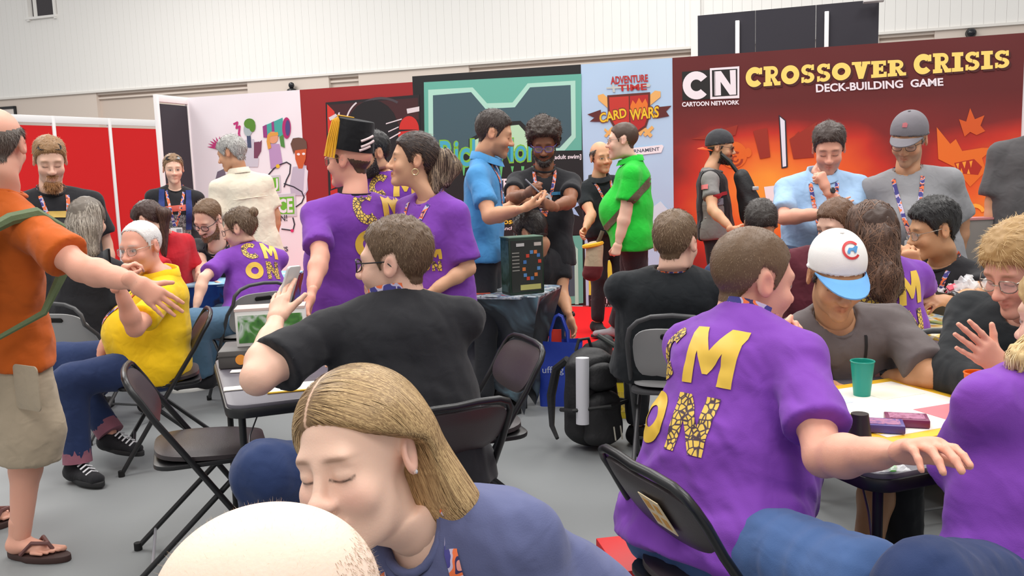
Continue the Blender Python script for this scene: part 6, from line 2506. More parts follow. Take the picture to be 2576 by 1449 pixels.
# dark holdall behind the tote
q = atz(1475, 960, 0.0)
M = Matrix.Translation(Vector((0.58, 5.45, 0)))
t = thing('duffel_bag', 'dark bag leaning behind the blue tote', 'bag', M=M)
sd([rc((-0.08, 0.05, 0.14), (0.10, 0.0, 0.12), 0.125, 0.115), (rc((-0.06, 0.03, 0.28), (0.0, 0.02, 0.36), 0.1, 0.05), 0.08)], 0.05, (-0.3, -0.2, -0.01), (0.3, 0.25, 0.5), 0.012, 0.008, blk, 'bag_body', t, 2)
lpart('strap', MB().tube([(-0.06, -0.05, 0.42), (0.04, -0.09, 0.36), (0.12, -0.11, 0.2), (0.18, -0.08, 0.07)], 0.017, n=8).mesh('s', smooth=True), mat('strap_grey', srgb(60, 64, 62), 0.6), t)
# ================================================================== the people
V3 = Vector
F_purple = fabric('tee_purple', (126, 66, 172), wr=0.25)
F_black = fabric('tee_black', (36, 36, 40), wr=0.25)
F_black2 = fabric('jacket_black', (28, 32, 36), wr=0.3)
F_jeans = fabric('denim_blue', (70, 98, 146), wr=0.3, noise=0.2)
F_jeans2 = fabric('denim_dark', (40, 56, 96), wr=0.3, noise=0.15)
F_jeans3 = fabric('denim_teal', (84, 116, 142), wr=0.3, noise=0.2)
F_dark = fabric('trousers_dark', (46, 48, 52), wr=0.3)
F_orange = fabric('tee_orange', (196, 92, 28), wr=0.3, noise=0.14)
F_khaki = fabric('shorts_khaki', (176, 160, 138), wr=0.35)
F_yellow = fabric('polo_yellow', (240, 196, 22), wr=0.3)
F_red = fabric('tee_red', (196, 34, 46), wr=0.3)
F_beige = fabric('shirt_beige', (222, 212, 192), wr=0.35)
F_slate = fabric('tee_slate', (92, 98, 136), wr=0.3, noise=0.12)
F_bpolo = fabric('polo_blue', (76, 146, 202), wr=0.3)
F_green = fabric('polo_green', (36, 196, 58), wr=0.3)
F_lblue = fabric('shirt_lightblue', (160, 192, 226), wr=0.35)
F_grey = fabric('tee_grey', (146, 146, 150), wr=0.3)
F_dgrey = fabric('tee_charcoal', (84, 82, 84), wr=0.3)
F_brgrey = fabric('tee_browngrey', (102, 94, 94), wr=0.3)
F_navy = fabric('shirt_navy', (44, 58, 88), wr=0.3)
F_maroon = fabric('shirt_maroon', (92, 36, 48), wr=0.3)
F_white = fabric('cap_white', (240, 238, 234), wr=0.1)
F_capblue = fabric('cap_blue', (110, 170, 226), wr=0.1)
F_capgrey = fabric('cap_grey', (120, 116, 122), wr=0.15)
G_blk = mat('glasses_black', srgb(24, 22, 24), 0.3)
G_metal = mat('glasses_metal', srgb(150, 140, 130), 0.25, metal=0.8)
LAN = lanyard_mat()
C_br = srgb(84, 62, 46)
C_dk = srgb(46, 36, 32)
C_bk = srgb(28, 25, 26)
C_grey = srgb(168, 164, 158)
C_wht = srgb(226, 224, 220)
C_blond = srgb(196, 160, 108)
C_sand = srgb(132, 106, 76)


def short(color, **k):
    d = dict(kind='normal', color=color, top=0.012, side=0.005, n=2600, len=0.02)
    d.update(k)
    return d


def zpel(px, z, Y):
    """point at height z and depth Y seen in the picture column px"""
    d = CAM.z - z
    yy = IMH / 2
    for _ in range(4):
        p = at(px, yy, Y)
        yy += (p.z - z) * FPX / Y
    return at(px, yy, Y)


# ---- 1 man in orange, far left, arm stretched out
B = person('person in orange tee and khaki shorts stretching an arm out at far left', (-4, 366, 3.32), (193, 4, 0), V3((-2.03, 3.42, 0.93)), 152, 'red', hs=1.08,
           hair=short(srgb(96, 84, 76), kind='horseshoe', side=0.006, n=2600), neck=(-4, 486, 0.0), w=0.2, g=1.12,
           armR=dict(e=(206, 676, -1), w=(342, 712, -1), h=(400, 752, -1), n=(0.25, -0.9, 0.35), pose='flat'), arm_g=1.12,
           legR=(V3((-1.90, 3.36, 0.5)), V3((-1.96, 3.33, 0.085)), V3((0.86, -0.2, 0))),
           legL=(V3((-2.22, 3.6, 0.5)), V3((-2.28, 3.6, 0.085)), V3((0.5, 0.86, 0))),
           shirt=dict(mat=F_orange, hem=0.10, sleeve=0.72, sr=0.084, loose=0.02), pants=dict(mat=F_khaki, short=1.28, loose=0.03), shoes=False, group='people standing among the tables')
P1 = B
# flip-flops
for (hip, K, An, toe) in B.legs:
    t_ = toe.normalized()
    M = frame(An + V3((0, 0, -0.06)), (-t_).cross(V3((0, 0, 1))), -t_, (0, 0, 1))
    so = obj('flip_flop', MB().prism([(x_ * 1.05, y_ * 1.05 - 0.005) for x_, y_ in [(0.045 * math.sin(a) * (1.1 if math.cos(a) < 0.2 else 0.9), -0.068 + 0.135 * math.cos(a)) for a in [2 * math.pi * i / 26 for i in range(26)]]], -0.025, 0.0, M).mesh('ff', bevel=0.004), mat('flip_sole', srgb(66, 44, 40), 0.7), B.root)
    obj('thong_strap', MB().tube([M @ V3(q) for q in ((-0.042, -0.03, 0.004), (-0.03, -0.075, 0.05), (0.0, -0.125, 0.04), (0.012, -0.145, 0.0))], 0.008, n=6).tube([M @ V3(q) for q in ((0.042, -0.03, 0.004), (0.035, -0.075, 0.05), (0.0, -0.125, 0.04))], 0.008, n=6).mesh('st', smooth=True), mat('flip_strap', srgb(110, 70, 66), 0.6), so)
    fv, ff = mesh_sdf(union([rc((0, 0.02, 0.03), (0, -0.09, 0.022), 0.034, 0.022, (1, 0, 0), 1.4), rc((0, 0.01, 0.03), (0, 0, 0.12), 0.036, 0.036)] +
                            [(rc((0.028 - 0.016 * i, -0.10 + 0.006 * i, 0.012), (0.03 - 0.017 * i, -0.172 + 0.012 * i + (0.004 if i == 0 else 0), 0.011), 0.0105 - 0.0008 * i + (0.003 if i == 0 else 0), 0.009 - 0.0008 * i + (0.003 if i == 0 else 0)), 0.006) for i in range(5)], 0.02),
                      (-0.07, -0.21, -0.02), (0.07, 0.08, 0.16), 0.005)
    fv = fv @ npM(M.to_3x3()).T + A3(M.translation)
    obj('foot', np_mesh('foot', fv, ff, col=np.tile(B.skin, (len(fv), 1))), skin_mat(), B.root)
obj('pocket', MB().prism(rrect(0.15, 0.17, 0.02), 0, 0.006, frame(at(70, 975, 3.21), V3((0.87, -0.5, 0)), (0, 0, 1), V3((-0.5, -0.87, 0)))).mesh('p', bevel=0.002), F_khaki, B.pants)

# his backpack (a thing of its own)
bo = B.Nb - B.f * 0.2 - B.up * 0.27 - B.l * 0.11
M = frame(bo, -B.l, B.f * 1, B.up)
t = thing('backpack', 'green and black backpack worn over the orange tee', 'backpack', M=M)
olive = mat('pack_green', srgb(96, 112, 76), 0.6, noise=0.1, nscale=30, bump=0.2, bscale=50)
pblk = mat('pack_dark', srgb(42, 36, 50), 0.6, noise=0.1, nscale=30, bump=0.2, bscale=50)
sd([rc((0, -0.02, -0.12), (0, -0.01, 0.16), 0.085, 0.07, (1, 0, 0), 1.55)], 0.03, (-0.2, -0.15, -0.26), (0.2, 0.12, 0.28), 0.009, 0.003, olive, 'main_bag', t)
sd([rc((0, -0.1, -0.11), (0, -0.085, 0.0), 0.05, 0.045, (1, 0, 0), 1.9)], 0.03, (-0.17, -0.2, -0.2), (0.17, 0.0, 0.1), 0.009, 0.003, pblk, 'front_pocket', t, 2)
for s in (-1, 1):
    lpart('shoulder_strap', MB().tube([(s * 0.07, 0.05, 0.2), (s * 0.09, 0.12, 0.245), (s * 0.105, 0.2, 0.262), (s * 0.12, 0.29, 0.2), (s * 0.14, 0.32, 0.06), (s * 0.19, 0.2, -0.1), (s * 0.15, 0.04, -0.19)], [0.02, 0.024, 0.024, 0.024, 0.022, 0.013, 0.009], n=8).mesh('ss', smooth=True), olive, t)
lpart('loose_strap', MB().tube([(0.16, 0.02, -0.18), (0.175, -0.03, -0.26), (0.17, -0.05, -0.42), (0.18, -0.05, -0.62)], 0.009, n=6).mesh('ls', smooth=True), mat('strap_slate', srgb(80, 84, 84), 0.6), t)
lpart('buckle', MB().box((0.17, -0.02, -0.235), (0.04, 0.02, 0.05)).mesh('bk', bevel=0.004), mat('strap_black', (0, 0, 0)), t)

# ---- 2 bearded man at the red panels
B = person('person in black tee with glasses on head, standing before the red panels at far left', (126, 404, 5.4), (30, 22, 0), zpel(155, 0.92, 5.5), 35, 'fair', hs=1.08, hp=dict(eyes='down', fat=0.012),
           hair=short(srgb(150, 112, 72), n=1800, top=0.014), w=0.225, g=1.25, belly=0.05, shirt=dict(mat=F_black, sleeve=0.75, sr=0.085), pants=dict(mat=F_dark), group='people standing at the back')
beard(B, srgb(150, 104, 62), 0.016, 'goatee', 500, length=0.03)
glasses(B, G_blk, up_on_head=True, lens=mat('dark_lens', srgb(30, 30, 36), 0.1))
lanyard(B, LAN, 0.34, badge='plain')
decal(B, 'shirt_print', [[(-0.1, -0.02), (0.1, 0.0), (0.1, 0.035), (-0.1, 0.02)]], ink(196, 160, 70), B.Nb - B.up * 0.13, -B.l, B.up, B.f, off=0.004)
decal(B, 'shirt_print', [[(-0.09, -0.16), (0.03, -0.16), (0.05, 0.0), (-0.03, 0.04), (-0.09, 0.0)]], art_mat('tee_art1', [(60, 110, 70), (150, 50, 40), (120, 150, 90), (40, 40, 40)], 20), B.Nb - B.up * 0.19, B.l, B.up, B.f, off=0.004)

# ---- 3 woman with backpack straps
B = person('standing person in a printed black tee with navy backpack straps', (436, 425, 7.7), (24, 8, 0), zpel(440, 0.93, 7.75), 22, 'fair', 'f', hs=1.0, hp=dict(lips=0.5),
           hair=short(srgb(140, 108, 78), n=1400, top=0.008, side=0.006), w=0.18, g=1.15, bust=0.03, shirt=dict(mat=F_black), pants=dict(mat=F_jeans2), group='people standing at the back')
glasses(B, G_blk, up_on_head=True, lens=mat('dark_lens', (0, 0, 0)))
decal(B, 'shirt_print', [[(-0.12, -0.02), (0.12, 0.01), (0.12, 0.06), (-0.12, 0.03)]], ink(190, 74, 60), B.Nb - B.up * 0.17, -B.l * -1, B.up, B.f)
decal(B, 'shirt_print', [[(-0.12, -0.2), (0.13, -0.2), (0.12, 0.0), (-0.12, 0.0)]], art_mat('tee_art2', [(30, 30, 32), (170, 166, 166), (40, 38, 40), (200, 196, 192)], 32, 3), B.Nb - B.up * 0.2, B.l, B.up, B.f)
lanyard(B, LAN, 0.3, badge=True)
for s in (-1, 1):
    pts = [(s * 0.11, 0.2 - 0.42 * i / 9) for i in range(10)]
    decal(B, 'backpack_strap', [[(s * 0.105 - 0.022, -0.3), (s * 0.105 + 0.022, -0.3), (s * 0.105 + 0.022, 0.03), (s * 0.105 - 0.022, 0.03)]], fabric('strap_navy', (44, 58, 116)), B.Nb - B.up * 0.03, B.l, B.up, B.f, off=0.012)

# ---- 4 grey haired woman, back view
B = person('seated person in black top and blue patterned skirt seen from behind', (222, 556, 5.2), (178, 6, 0), zpel(205, 0.53, 5.15), 175, 'fair', 'f', hs=1.05,
           hair=dict(kind='low', color=srgb(118, 108, 98), n=0, top=0.012, side=0.012), w=0.185, g=1.2, sit=True, shirt=dict(mat=F_black, sleeve=0.8, sr=0.085, hem=-0.07), pants=dict(mat=art_mat('skirt_pat', [(236, 236, 236), (36, 60, 130), (30, 34, 60), (230, 230, 236), (34, 58, 130)], 16, 1, 0.5), loose=0.03), group='people seated at the back left')
hv_ = [(h2w(B, (0, 0.03, 0.04)), h2w(B, (0, 0.05, -0.04)), 0.092, 0.095, (1, 0, 0), 1.02), (h2w(B, (0.03, 0.06, -0.04)), h2w(B, (0.05, 0.07, -0.16)), 0.062, 0.04), (h2w(B, (-0.03, 0.06, -0.04)), h2w(B, (-0.05, 0.07, -0.17)), 0.062, 0.04), (h2w(B, (0, 0.07, -0.04)), h2w(B, (0, 0.085, -0.18)), 0.06, 0.035)]
hair_mass(B, hv_, srgb(112, 102, 92), srgb(196, 186, 172), n=1500, width=0.0022, length=0.2)

# ---- 5 person in red
B = person('seated person in a plain red shirt bending over the blue table', (374, 556, 6.0), (-105, 34, 0), zpel(425, 0.53, 6.25), -120, 'fair', 'f', hs=1.02,
           hair=short(srgb(70, 48, 42), n=900, top=0.014, side=0.012), neck=(415, 600, 0.08), w=0.175, g=1.2, sit=True, shirt=dict(mat=F_red, sleeve=0.7, sr=0.085), pants=dict(mat=F_dark),
           armL=dict(e=(440, 690, -1), w=(420, 720, -1)), group='people seated at the back left')
hair_mass(B, [(h2w(B, (0, 0.1, 0.02)), h2w(B, (0.0, 0.13, -0.03)), 0.035, 0.036), (h2w(B, (0.0, 0.13, -0.03)), at(412, 640, 5.98), 0.036, 0.018)], srgb(66, 46, 42), srgb(110, 80, 66), n=400)

# ---- 6 man in yellow
B = person('seated person in a yellow polo holding a hand to the mouth', (355, 623, 4.5), (-20, 8, -4), zpel(402, 0.54, 4.58), -70, 'red', hs=1.06, hp=dict(nose=1.2),
           hair=dict(kind='recede', color=srgb(238, 234, 230), top=0.004, side=0.005, n=1800, len=0.012, color2=srgb(252, 250, 248)), neck=(410, 700, 0.05), w=0.185, g=1.22, belly=0.05,
           armL=dict(e=(340, 826, -1), w=(296, 712, -1), h=(318, 664, -1), n=(-0.8, -0.5, 0.1), pose='grip'), armR=dict(e=(300, 800, 1), w=(246, 914, -1), h=(236, 940, -1)),
           legL=(zpel(178, 0.50, 4.25), zpel(196, 0.09, 4.2), V3((0.8, -0.55, 0))), legR=(zpel(150, 0.55, 4.55), zpel(282, 0.17, 4.42), V3((0.93, -0.36, -0.08))), sit=True,
           shirt=dict(mat=F_yellow, collar='polo', sleeve=0.72, sr=0.08, hem=0.09), pants=dict(mat=F_jeans2, loose=0.018),
           shoes=dict(mat=fabric('canvas_black', (34, 34, 38)), sole=mat('sole_black', srgb(36, 36, 38), 0.7)), group='people seated at the back left')
glasses(B, G_metal, rim=0.0012)
lanyard(B, LAN, 0.25)
for hip, K, An, toe in B.legs:
    t_ = V3((toe.x, toe.y, 0)).normalized()
    mb = MB()
    sd_ = t_.cross(V3((0, 0, 1)))
    for i in range(5):
        c = An + t_ * (0.05 + 0.022 * i) + V3((0, 0, 0.012 - 0.011 * i))
        mb.tube([c - sd_ * 0.03 - V3((0, 0, 0.006)), c + V3((0, 0, 0.008)), c + sd_ * 0.03 - V3((0, 0, 0.006))], 0.0045, n=6)
    obj('laces', mb.mesh('laces', smooth=True), mat('white_lace', srgb(228, 228, 232), 0.7), B.root)
    dn = (An - K).normalized()
    obj('trouser_cuff', MB().tube([An - dn * 0.075, An - dn * 0.01], [0.066, 0.068], n=20).mesh('cuff', smooth=True), fabric('cuff_pink', (150, 96, 112)), B.pants)
o = obj('phone', MB().prism(rrect(0.07, 0.14, 0.01), 0, 0.009, frame(B.J['L'][2] + V3((-0.02, -0.03, 0.09)), V3((0.6, -0.6, 0.2)), V3((0.1, -0.2, 0.97)), V3((-0.75, -0.6, 0)))).mesh('ph', bevel=0.002), mat('phone_black', srgb(20, 20, 24), 0.2))
tag(o, 'black phone in the raised hand above the yellow polo', 'phone')

# ---- 7 bearded man with glasses, looking down
B = person('seated person in glasses and black tee looking down at the blue table', (524, 552, 6.4), (-20, 32, 6), zpel(552, 0.53, 6.75), -15, 'fair', hs=1.08, hp=dict(eyes='down'),
           hair=short(srgb(112, 84, 58), kind='recede', n=1400), neck=(548, 622, 0.12), w=0.19, g=1.08, sit=True, shirt=dict(mat=F_black), pants=dict(mat=F_dark),
           armR=dict(e=(508, 668, -1), w=(500, 690, -1)), group='people seated at the back left')
beard(B, srgb(120, 84, 56), 0.007, 'full', 700)
glasses(B, G_blk, rim=0.0024)
lanyard(B, LAN, 0.25)

# ---- 8 purple tee with bun
B = person('seated person in purple tee and faded jeans leaning over the blue table', (604, 576, 5.95), (-98, 14, 0), zpel(652, 0.53, 5.85), -142, 'fair', 'f', hs=1.06,
           hair=short(srgb(104, 82, 62), n=1600, top=0.014, side=0.012, len=0.03), neck=(632, 628, 0.02), w=0.19, g=1.28, sit=True,
           armL=dict(e=(512, 700, -1), w=(490, 786, -1), h=(484, 806, -1), pose='fist'), armR=dict(e=(600, 730, 1), w=(572, 724, 1)),
           legL=((486, 812, -1), (512, 948, 1), V3((-0.8, -0.4, 0))), legR=(zpel(560, 0.5, 6.15), zpel(556, 0.09, 6.2), V3((-0.8, 0.2, 0))),
           shirt=dict(mat=F_purple, hem=0.1, sr=0.082, sleeve=0.75), pants=dict(mat=F_jeans3, loose=0.022),
           shoes=dict(mat=fabric('canvas_black', (0, 0, 0)), sole=mat('sole_white', srgb(226, 226, 222), 0.6)), group='people seated at the back left')
hair_mass(B, [(h2w(B, (0, 0.1, 0.07)), h2w(B, (0, 0.118, 0.078)), 0.03, 0.032)], srgb(104, 82, 62), srgb(160, 132, 104), n=250, length=0.05, amp=0.005)
glasses(B, G_blk)
cmon(B, hit(B, 662, 654), (B.l * -0.96), B.up, -B.f, s=0.12)

# ---- 9 man in beige
B = person('standing person in a beige shirt facing the white banner', (581, 386, 7.3), (-100, 18, 0), zpel(632, 0.96, 7.3), -140, 'tan', hs=1.05,
           hair=short(srgb(170, 168, 164), kind='low', top=0.018, side=0.016, back=0.01, n=1600, len=0.03, color2=srgb(214, 212, 208)), neck=(604, 442, 0.0), w=0.205, g=1.15, belly=0.04,
           shirt=dict(mat=F_beige, collar='polo', sleeve=0.8, sr=0.085, hem=0.16, loose=0.02), pants=dict(mat=F_dark), group='people standing at the back')
obj('back_yoke', MB().tube([B.Nb - B.up * 0.19 * 1 - B.f * 0.135 + B.l * x_ for x_ in (-0.15, -0.08, 0, 0.08, 0.15)], 0.004, n=6).mesh('yoke', smooth=True), F_beige, B.shirt)

# ---- 10 man in tasselled hat
B = person('standing person in a black tasselled fez and purple tee', (880, 404, 4.4), (-114, 0, 0), zpel(884, 0.90, 4.45), -150, 'red', hs=1.06,
           hair=short(C_br, n=900, side=0.003, top=0.004, len=0.008, cap=0.06), w=0.205, g=1.22, belly=0.05,
           armL=dict(e=(806, 646, -1), w=(782, 744, -1), h=(766, 790, -1)), shirt=dict(mat=F_purple, hem=0.14, sleeve=0.78, sr=0.08, loose=0.02), pants=dict(mat=F_dark), group='people standing among the tables')
Mf = Matrix.Translation(h2w(B, (0, 0.012, 0.05))) @ B.Rh.to_4x4() @ Matrix.Rotation(R(-12), 4, 'X')
hat = obj('fez', MB().lathe([(0.104, 0.0), (0.104, 0.01), (0.09, 0.14), (0.087, 0.146), (0.02, 0.15)], 32, Mf @ Matrix.Scale(1.08, 4, (0, 1, 0))).mesh('fez', smooth=True, angle=50), fabric('felt_black', (20, 20, 24)), B.root)
mb = MB()
for i in range(16):
    a = -0.3 + 0.04 * i
    mb.tube([Mf @ V3((0.01, 0.0, 0.155)), Mf @ V3((0.05 + 0.002 * i, -0.05, 0.156)), Mf @ V3((0.085 + 0.002 * (i % 3), -0.07 + 0.003 * i, 0.13)), Mf @ V3((0.098 + 0.003 * (i % 3), -0.075 + 0.0035 * i, 0.05)), Mf @ V3((0.106 + 0.002 * (i % 4), -0.078 + 0.004 * i, -0.045))], 0.003, n=5)
obj('tassel', mb.mesh('tassel', smooth=True), mat('tassel_gold', srgb(226, 168, 32), 0.6), hat)
for (a0, zz, w_) in ((70, 0.07, 0.3), (74, 0.045, 0.34), (66, 0.022, 0.26)):
    pts = [Mf @ V3((0.1065 * math.cos(R(a0) + u), 0.115 * math.sin(R(a0) + u), zz + 0.05 * u)) for u in np.linspace(-w_, w_, 8)]
    obj('fez_emblem', MB().tube(pts, 0.0065, n=6).mesh('em', smooth=True), ink(226, 206, 206), hat)
lanyard(B, mat('cord_dark', srgb(50, 44, 60), 0.7), 0.25, width=0.006)
glasses(B, G_metal)
cmon(B, hit(B, 962, 566), B.l * -0.95, B.up, -B.f, s=0.145)

# ---- 11 bearded man behind him
B = person('person in purple tee half hidden behind the fez wearer', (938, 388, 5.5), (-62, 12, 0), zpel(985, 0.92, 5.55), 165, 'tan', hs=1.04,
           hair=short(C_bk, n=1200, top=0.016), neck=(968, 448, 0.05), w=0.2, g=1.15, shirt=dict(mat=F_purple, hem=0.12, sr=0.08), pants=dict(mat=F_dark), group='people standing among the tables')
beard(B, srgb(40, 30, 28), 0.012, 'full', 800)
cmon(B, hit(B, 985, 500), -B.l, B.up, -B.f, s=0.14)

# ---- 12 woman with ponytail
B = person('standing person in purple tee with round white badge and hoop earring', (1040, 404, 4.3), (-82, -4, 0), zpel(1098, 0.93, 4.36), -42, 'warm', 'f', hs=1.04, hp=dict(look=(-0.002, 0.001), nose=1.15, lips=0.75),
           hair=short(srgb(52, 38, 34), top=0.012, side=0.01, n=3200, len=0.035, sweep=0.9, mess=0.08, lift=0.1, color2=srgb(104, 78, 62)), neck=(1082, 505, 0.02), w=0.17, g=1.0, bust=0.03,
           armL=dict(e=(1182, 690, 1), w=(1072, 742, -1), h=(1040, 750, -1)), armR=dict(e=(1010, 690, 1), w=(1050, 742, -1)),
           shirt=dict(mat=F_purple, hem=0.28, sleeve=0.86, sr=0.086, loose=0.024), pants=dict(mat=F_jeans), group='people standing among the tables')
hair_mass(B, [(h2w(B, (0.0, 0.105, 0.03)), h2w(B, (0, 0.14, 0.015)), 0.036, 0.034), (h2w(B, (0, 0.15, 0.03)), h2w(B, (0, 0.185, -0.02)), 0.03, 0.034), (h2w(B, (0, 0.185, -0.02)), h2w(B, (0.01, 0.155, -0.09)), 0.034, 0.022),
              (h2w(B, (0, 0.1, 0.0)), h2w(B, (0.02, 0.1, -0.13)), 0.035, 0.024)], srgb(62, 46, 40), srgb(186, 160, 132), n=700, length=0.14, amp=0.004)
obj('hair_tie', MB().tube([h2w(B, (0.03 * math.cos(a), 0.137, 0.022 + 0.03 * math.sin(a))) for a in [2 * math.pi * i / 14 for i in range(14)]], 0.008, n=6, closed=True).mesh('tie', smooth=True), fabric('tie_cream', (214, 196, 168)), B.root)
obj('earring', MB().tube([h2w(B, (0.086, 0.006 + 0.014 * math.cos(a), -0.052 + 0.014 * math.sin(a))) for a in [2 * math.pi * i / 16 for i in range(16)]], 0.003, n=6, closed=True).mesh('hoop', smooth=True), mat('gold_metal', srgb(224, 196, 150), 0.25, metal=0.9), B.root)
lanyard(B, LAN, 0.26)
dcl = B.Nb - B.up * 0.14 + B.l * 0.075
decal(B, 'round_badge', [circ(0, 0, 0.036, 0.036, 22)], mat('badge_white', srgb(244, 244, 244), 0.3), dcl, B.l, B.up, B.f, off=0.008, cell=0.03)
decal(B, 'round_badge_mark', [circ(0.002, -0.002, 0.018, 0.013, 14)], ink(196, 120, 80), dcl, B.l, B.up, B.f, off=0.0105, cell=0.03)
cmon(B, B.Nb - B.up * 0.26 + B.l * 0.10, B.l, B.up, B.f, s=0.05)

# ---- 13 man in black holding a phone
B = person('seated person in glasses and black tee holding up a phone, seen from behind', (994, 662, 2.82), (-104, 2, 0), zpel(1030, 0.54, 2.72), -163, 'fair', hs=1.1, hp=dict(fat=0.01, stubble=0.08),
           hair=short(srgb(104, 80, 58), n=3800, top=0.016, side=0.005, len=0.018, wid=0.0006, color2=srgb(150, 122, 92), seed=9), neck=(992, 762, -0.02), w=0.222, g=1.32, belly=0.04, sit=True, arm_g=1.15,
           armL=dict(e=(648, 952, -1), w=(694, 806, 1), h=(706, 752, 1), n=(-0.35, -0.85, 0.1), pose='flat'), armR=dict(e=zpel(1010, 0.75, 3.05), w=zpel(900, 0.78, 3.16)),
           legL=((668, 1192, -1), zpel(690, 0.09, 2.9), V3((-0.8, 0.4, 0))),
           shirt=dict(mat=F_black, sleeve=0.74, sr=0.088, hem=0.09, loose=0.018), pants=dict(mat=F_jeans2, loose=0.02), group='people seated near the camera')
glasses(B, G_blk, rim=0.0022)
lanyard(B, LAN, 0.2, width=0.0125)
ph = B.J['L'][2] + B.J['L'][3] * 0.115 + V3((0.0, 0.022, 0.0))
t = thing('phone', 'white phone held up by the seated person in black', 'phone', M=frame(ph + V3((0.015, 0.015, 0.02)), V3((0.35, 0.93, -0.05)), V3((0.35, -0.1, 0.93)), V3((0.85, -0.34, -0.35))))
lpart('case', MB().prism(rrect(0.07, 0.135, 0.012), -0.005, 0.004).mesh('ph', bevel=0.0025), mat('phone_white', srgb(214, 214, 212), 0.3), t)
lpart('screen', MB().prism(rrect(0.062, 0.118, 0.006), -0.006, -0.0045).mesh('sc'), mat('screen_dark', srgb(30, 32, 36), 0.1), t)

# ---- 14 woman in front
B = person('person in a slate blue top leaning forward in the foreground', (905, 1152, 1.33), (-28, 3, -11), V3((0.11, 1.52, 0.52)), -25, 'pale', 'f', hs=1.02, hp=dict(eyes='down', fat=0.012, jaw=1.05, wide=1.03, lips=0.7, brow=srgb(120, 84, 60), browk=0.8, lash=1.0),
           hair=None, neck=(1062, 1322, 0.05), w=0.172, g=1.1, sit=True, bust=0.02, armL=dict(sh=(-0.02, 0.0, -0.045)),
           shirt=dict(mat=F_slate, sleeve=0.8, sr=0.085, hem=0.06, loose=0.018, vneck=0.02), pants=dict(mat=F_jeans2), group='people seated near the camera')
WOM = B


def hs_(p):
    return h2w(B, p)


# bob: crown volume, two side curtains, back; the face stays clear and the near ear shows
prims = [(hs_((0, 0.012, 0.045)), hs_((0, 0.02, 0.04)), 0.097, 0.097), (hs_((0.0, 0.03, 0.03)), hs_((0.0, 0.05, -0.06)), 0.092, 0.076),
         (hs_((0.06, 0.045, 0.03)), hs_((0.092, 0.075, -0.105)), 0.036, 0.034), (hs_((0.05, 0.06, 0.0)), hs_((0.1, 0.085, -0.115)), 0.042, 0.03),
         (hs_((-0.066, 0.01, 0.03)), hs_((-0.088, -0.012, -0.12)), 0.026, 0.02), (hs_((-0.06, 0.05, 0.0)), hs_((-0.08, 0.05, -0.12)), 0.036, 0.026),
         (hs_((0.0, 0.08, 0.0)), hs_((0.02, 0.1, -0.12)), 0.05, 0.036), (hs_((0.066, -0.01, 0.06)), hs_((0.078, 0.035, 0.02)), 0.03, 0.03)]
hv3 = union([rc(*q) for q in prims], 0.03)
RHi, HcA = npM(B.Rh), A3(B.Hc)


def bobf(p):
    L_ = (p - HcA) @ RHi / B.hs
    bl_ = np.interp(L_[:, 2], [-0.2, -0.04, 0.01, 0.03, 0.05, 0.075, 0.09, 0.12, 0.2], [0.05, 0.042, 0.034, -0.005, -0.045, -0.072, -0.085, -0.13, -0.2])
    br_ = np.interp(L_[:, 2], [-0.2, -0.12, 0.0, 0.03, 0.06, 0.078, 0.09, 0.12, 0.2], [-0.02, -0.03, -0.04, -0.05, -0.066, -0.078, -0.088, -0.13, -0.2])
    w_ = np.clip(L_[:, 0] / 0.05 + 0.5, 0, 1)
    return smax(hv3(p), (bl_ * w_ + br_ * (1 - w_) - L_[:, 1]) * B.hs, 0.008)


C_bob, C_bob2 = srgb(138, 108, 72), srgb(206, 174, 124)
lo, hi = bounds([B.Hc], 0.26)
V, Fq = mesh_sdf(bobf, lo, hi, 0.0035)
Vn = vnormals(V, Fq)
loc = (V - HcA) @ RHi / B.hs
bc_ = np.tile(A3(C_bob) * 0.8, (len(V), 1))
pm_ = (np.abs(loc[:, 0] + 0.02) < 0.0028) & (loc[:, 2] > 0.07)
bc_[pm_] = srgb(214, 176, 150)
r_ = np.random.default_rng(11)
N_ = 8500
Pp, Pn = sample_faces(V.astype(np.float32), Fq, Vn, N_, r_)
lp_ = (Pp - HcA) @ RHi / B.hs
kp = ((np.abs(lp_[:, 0] + 0.02) > 0.004) | (lp_[:, 2] < 0.06))
Pp, Pn = Pp[kp], Pn[kp]
N_ = len(Pp)
path = [Pp + Pn * 0.001]
stepL = r_.uniform(0.009, 0.015, (N_, 1))
wob = r_.normal(0, 0.05, (N_, 3))
for s in range(8):
    L_ = (path[-1] - HcA) @ RHi / B.hs
    side_ = np.sign(L_[:, 0] + 0.02)
    topk = np.clip((L_[:, 2] - 0.0) / 0.11, 0, 1)
    flip = np.clip((-L_[:, 2] - 0.08) / 0.05, 0, 1)
    dl = np.stack([side_ * (0.12 + 1.0 * topk + 0.5 * flip), 0.22 + 0.25 * topk, -0.95 + 0.35 * topk], -1) + wob
    d = dl @ RHi.T
    pl_ = path[-1].astype(np.float32)
    e_ = 0.003
    g_ = np.stack([bobf(pl_ + A3(o_) * e_) - bobf(pl_ - A3(o_) * e_) for o_ in ((1, 0, 0), (0, 1, 0), (0, 0, 1))], -1)
    g_ /= np.linalg.norm(g_, axis=1, keepdims=True) + 1e-9
    t_ = d - g_ * (d * g_).sum(1, keepdims=True)
    t_ /= np.linalg.norm(t_, axis=1, keepdims=True) + 1e-9
    t_ = np.where((L_[:, 2] < -0.135)[:, None], t_ * 0.5 + d * 0.5, t_)
    p_ = path[-1] + t_ * stepL
    ds_ = bobf(p_.astype(np.float32))[:, None]
    path.append(p_ - g_ * np.clip(ds_ - 0.002, -0.008, 0.008) * 0.8)
rb = ribbons(np.stack(path, 1), bobf, 0.00065, A3(C_bob), A3(C_bob2), r_)
VV, FF, CC = join_np([(V.astype(np.float32), Fq, bc_), rb])
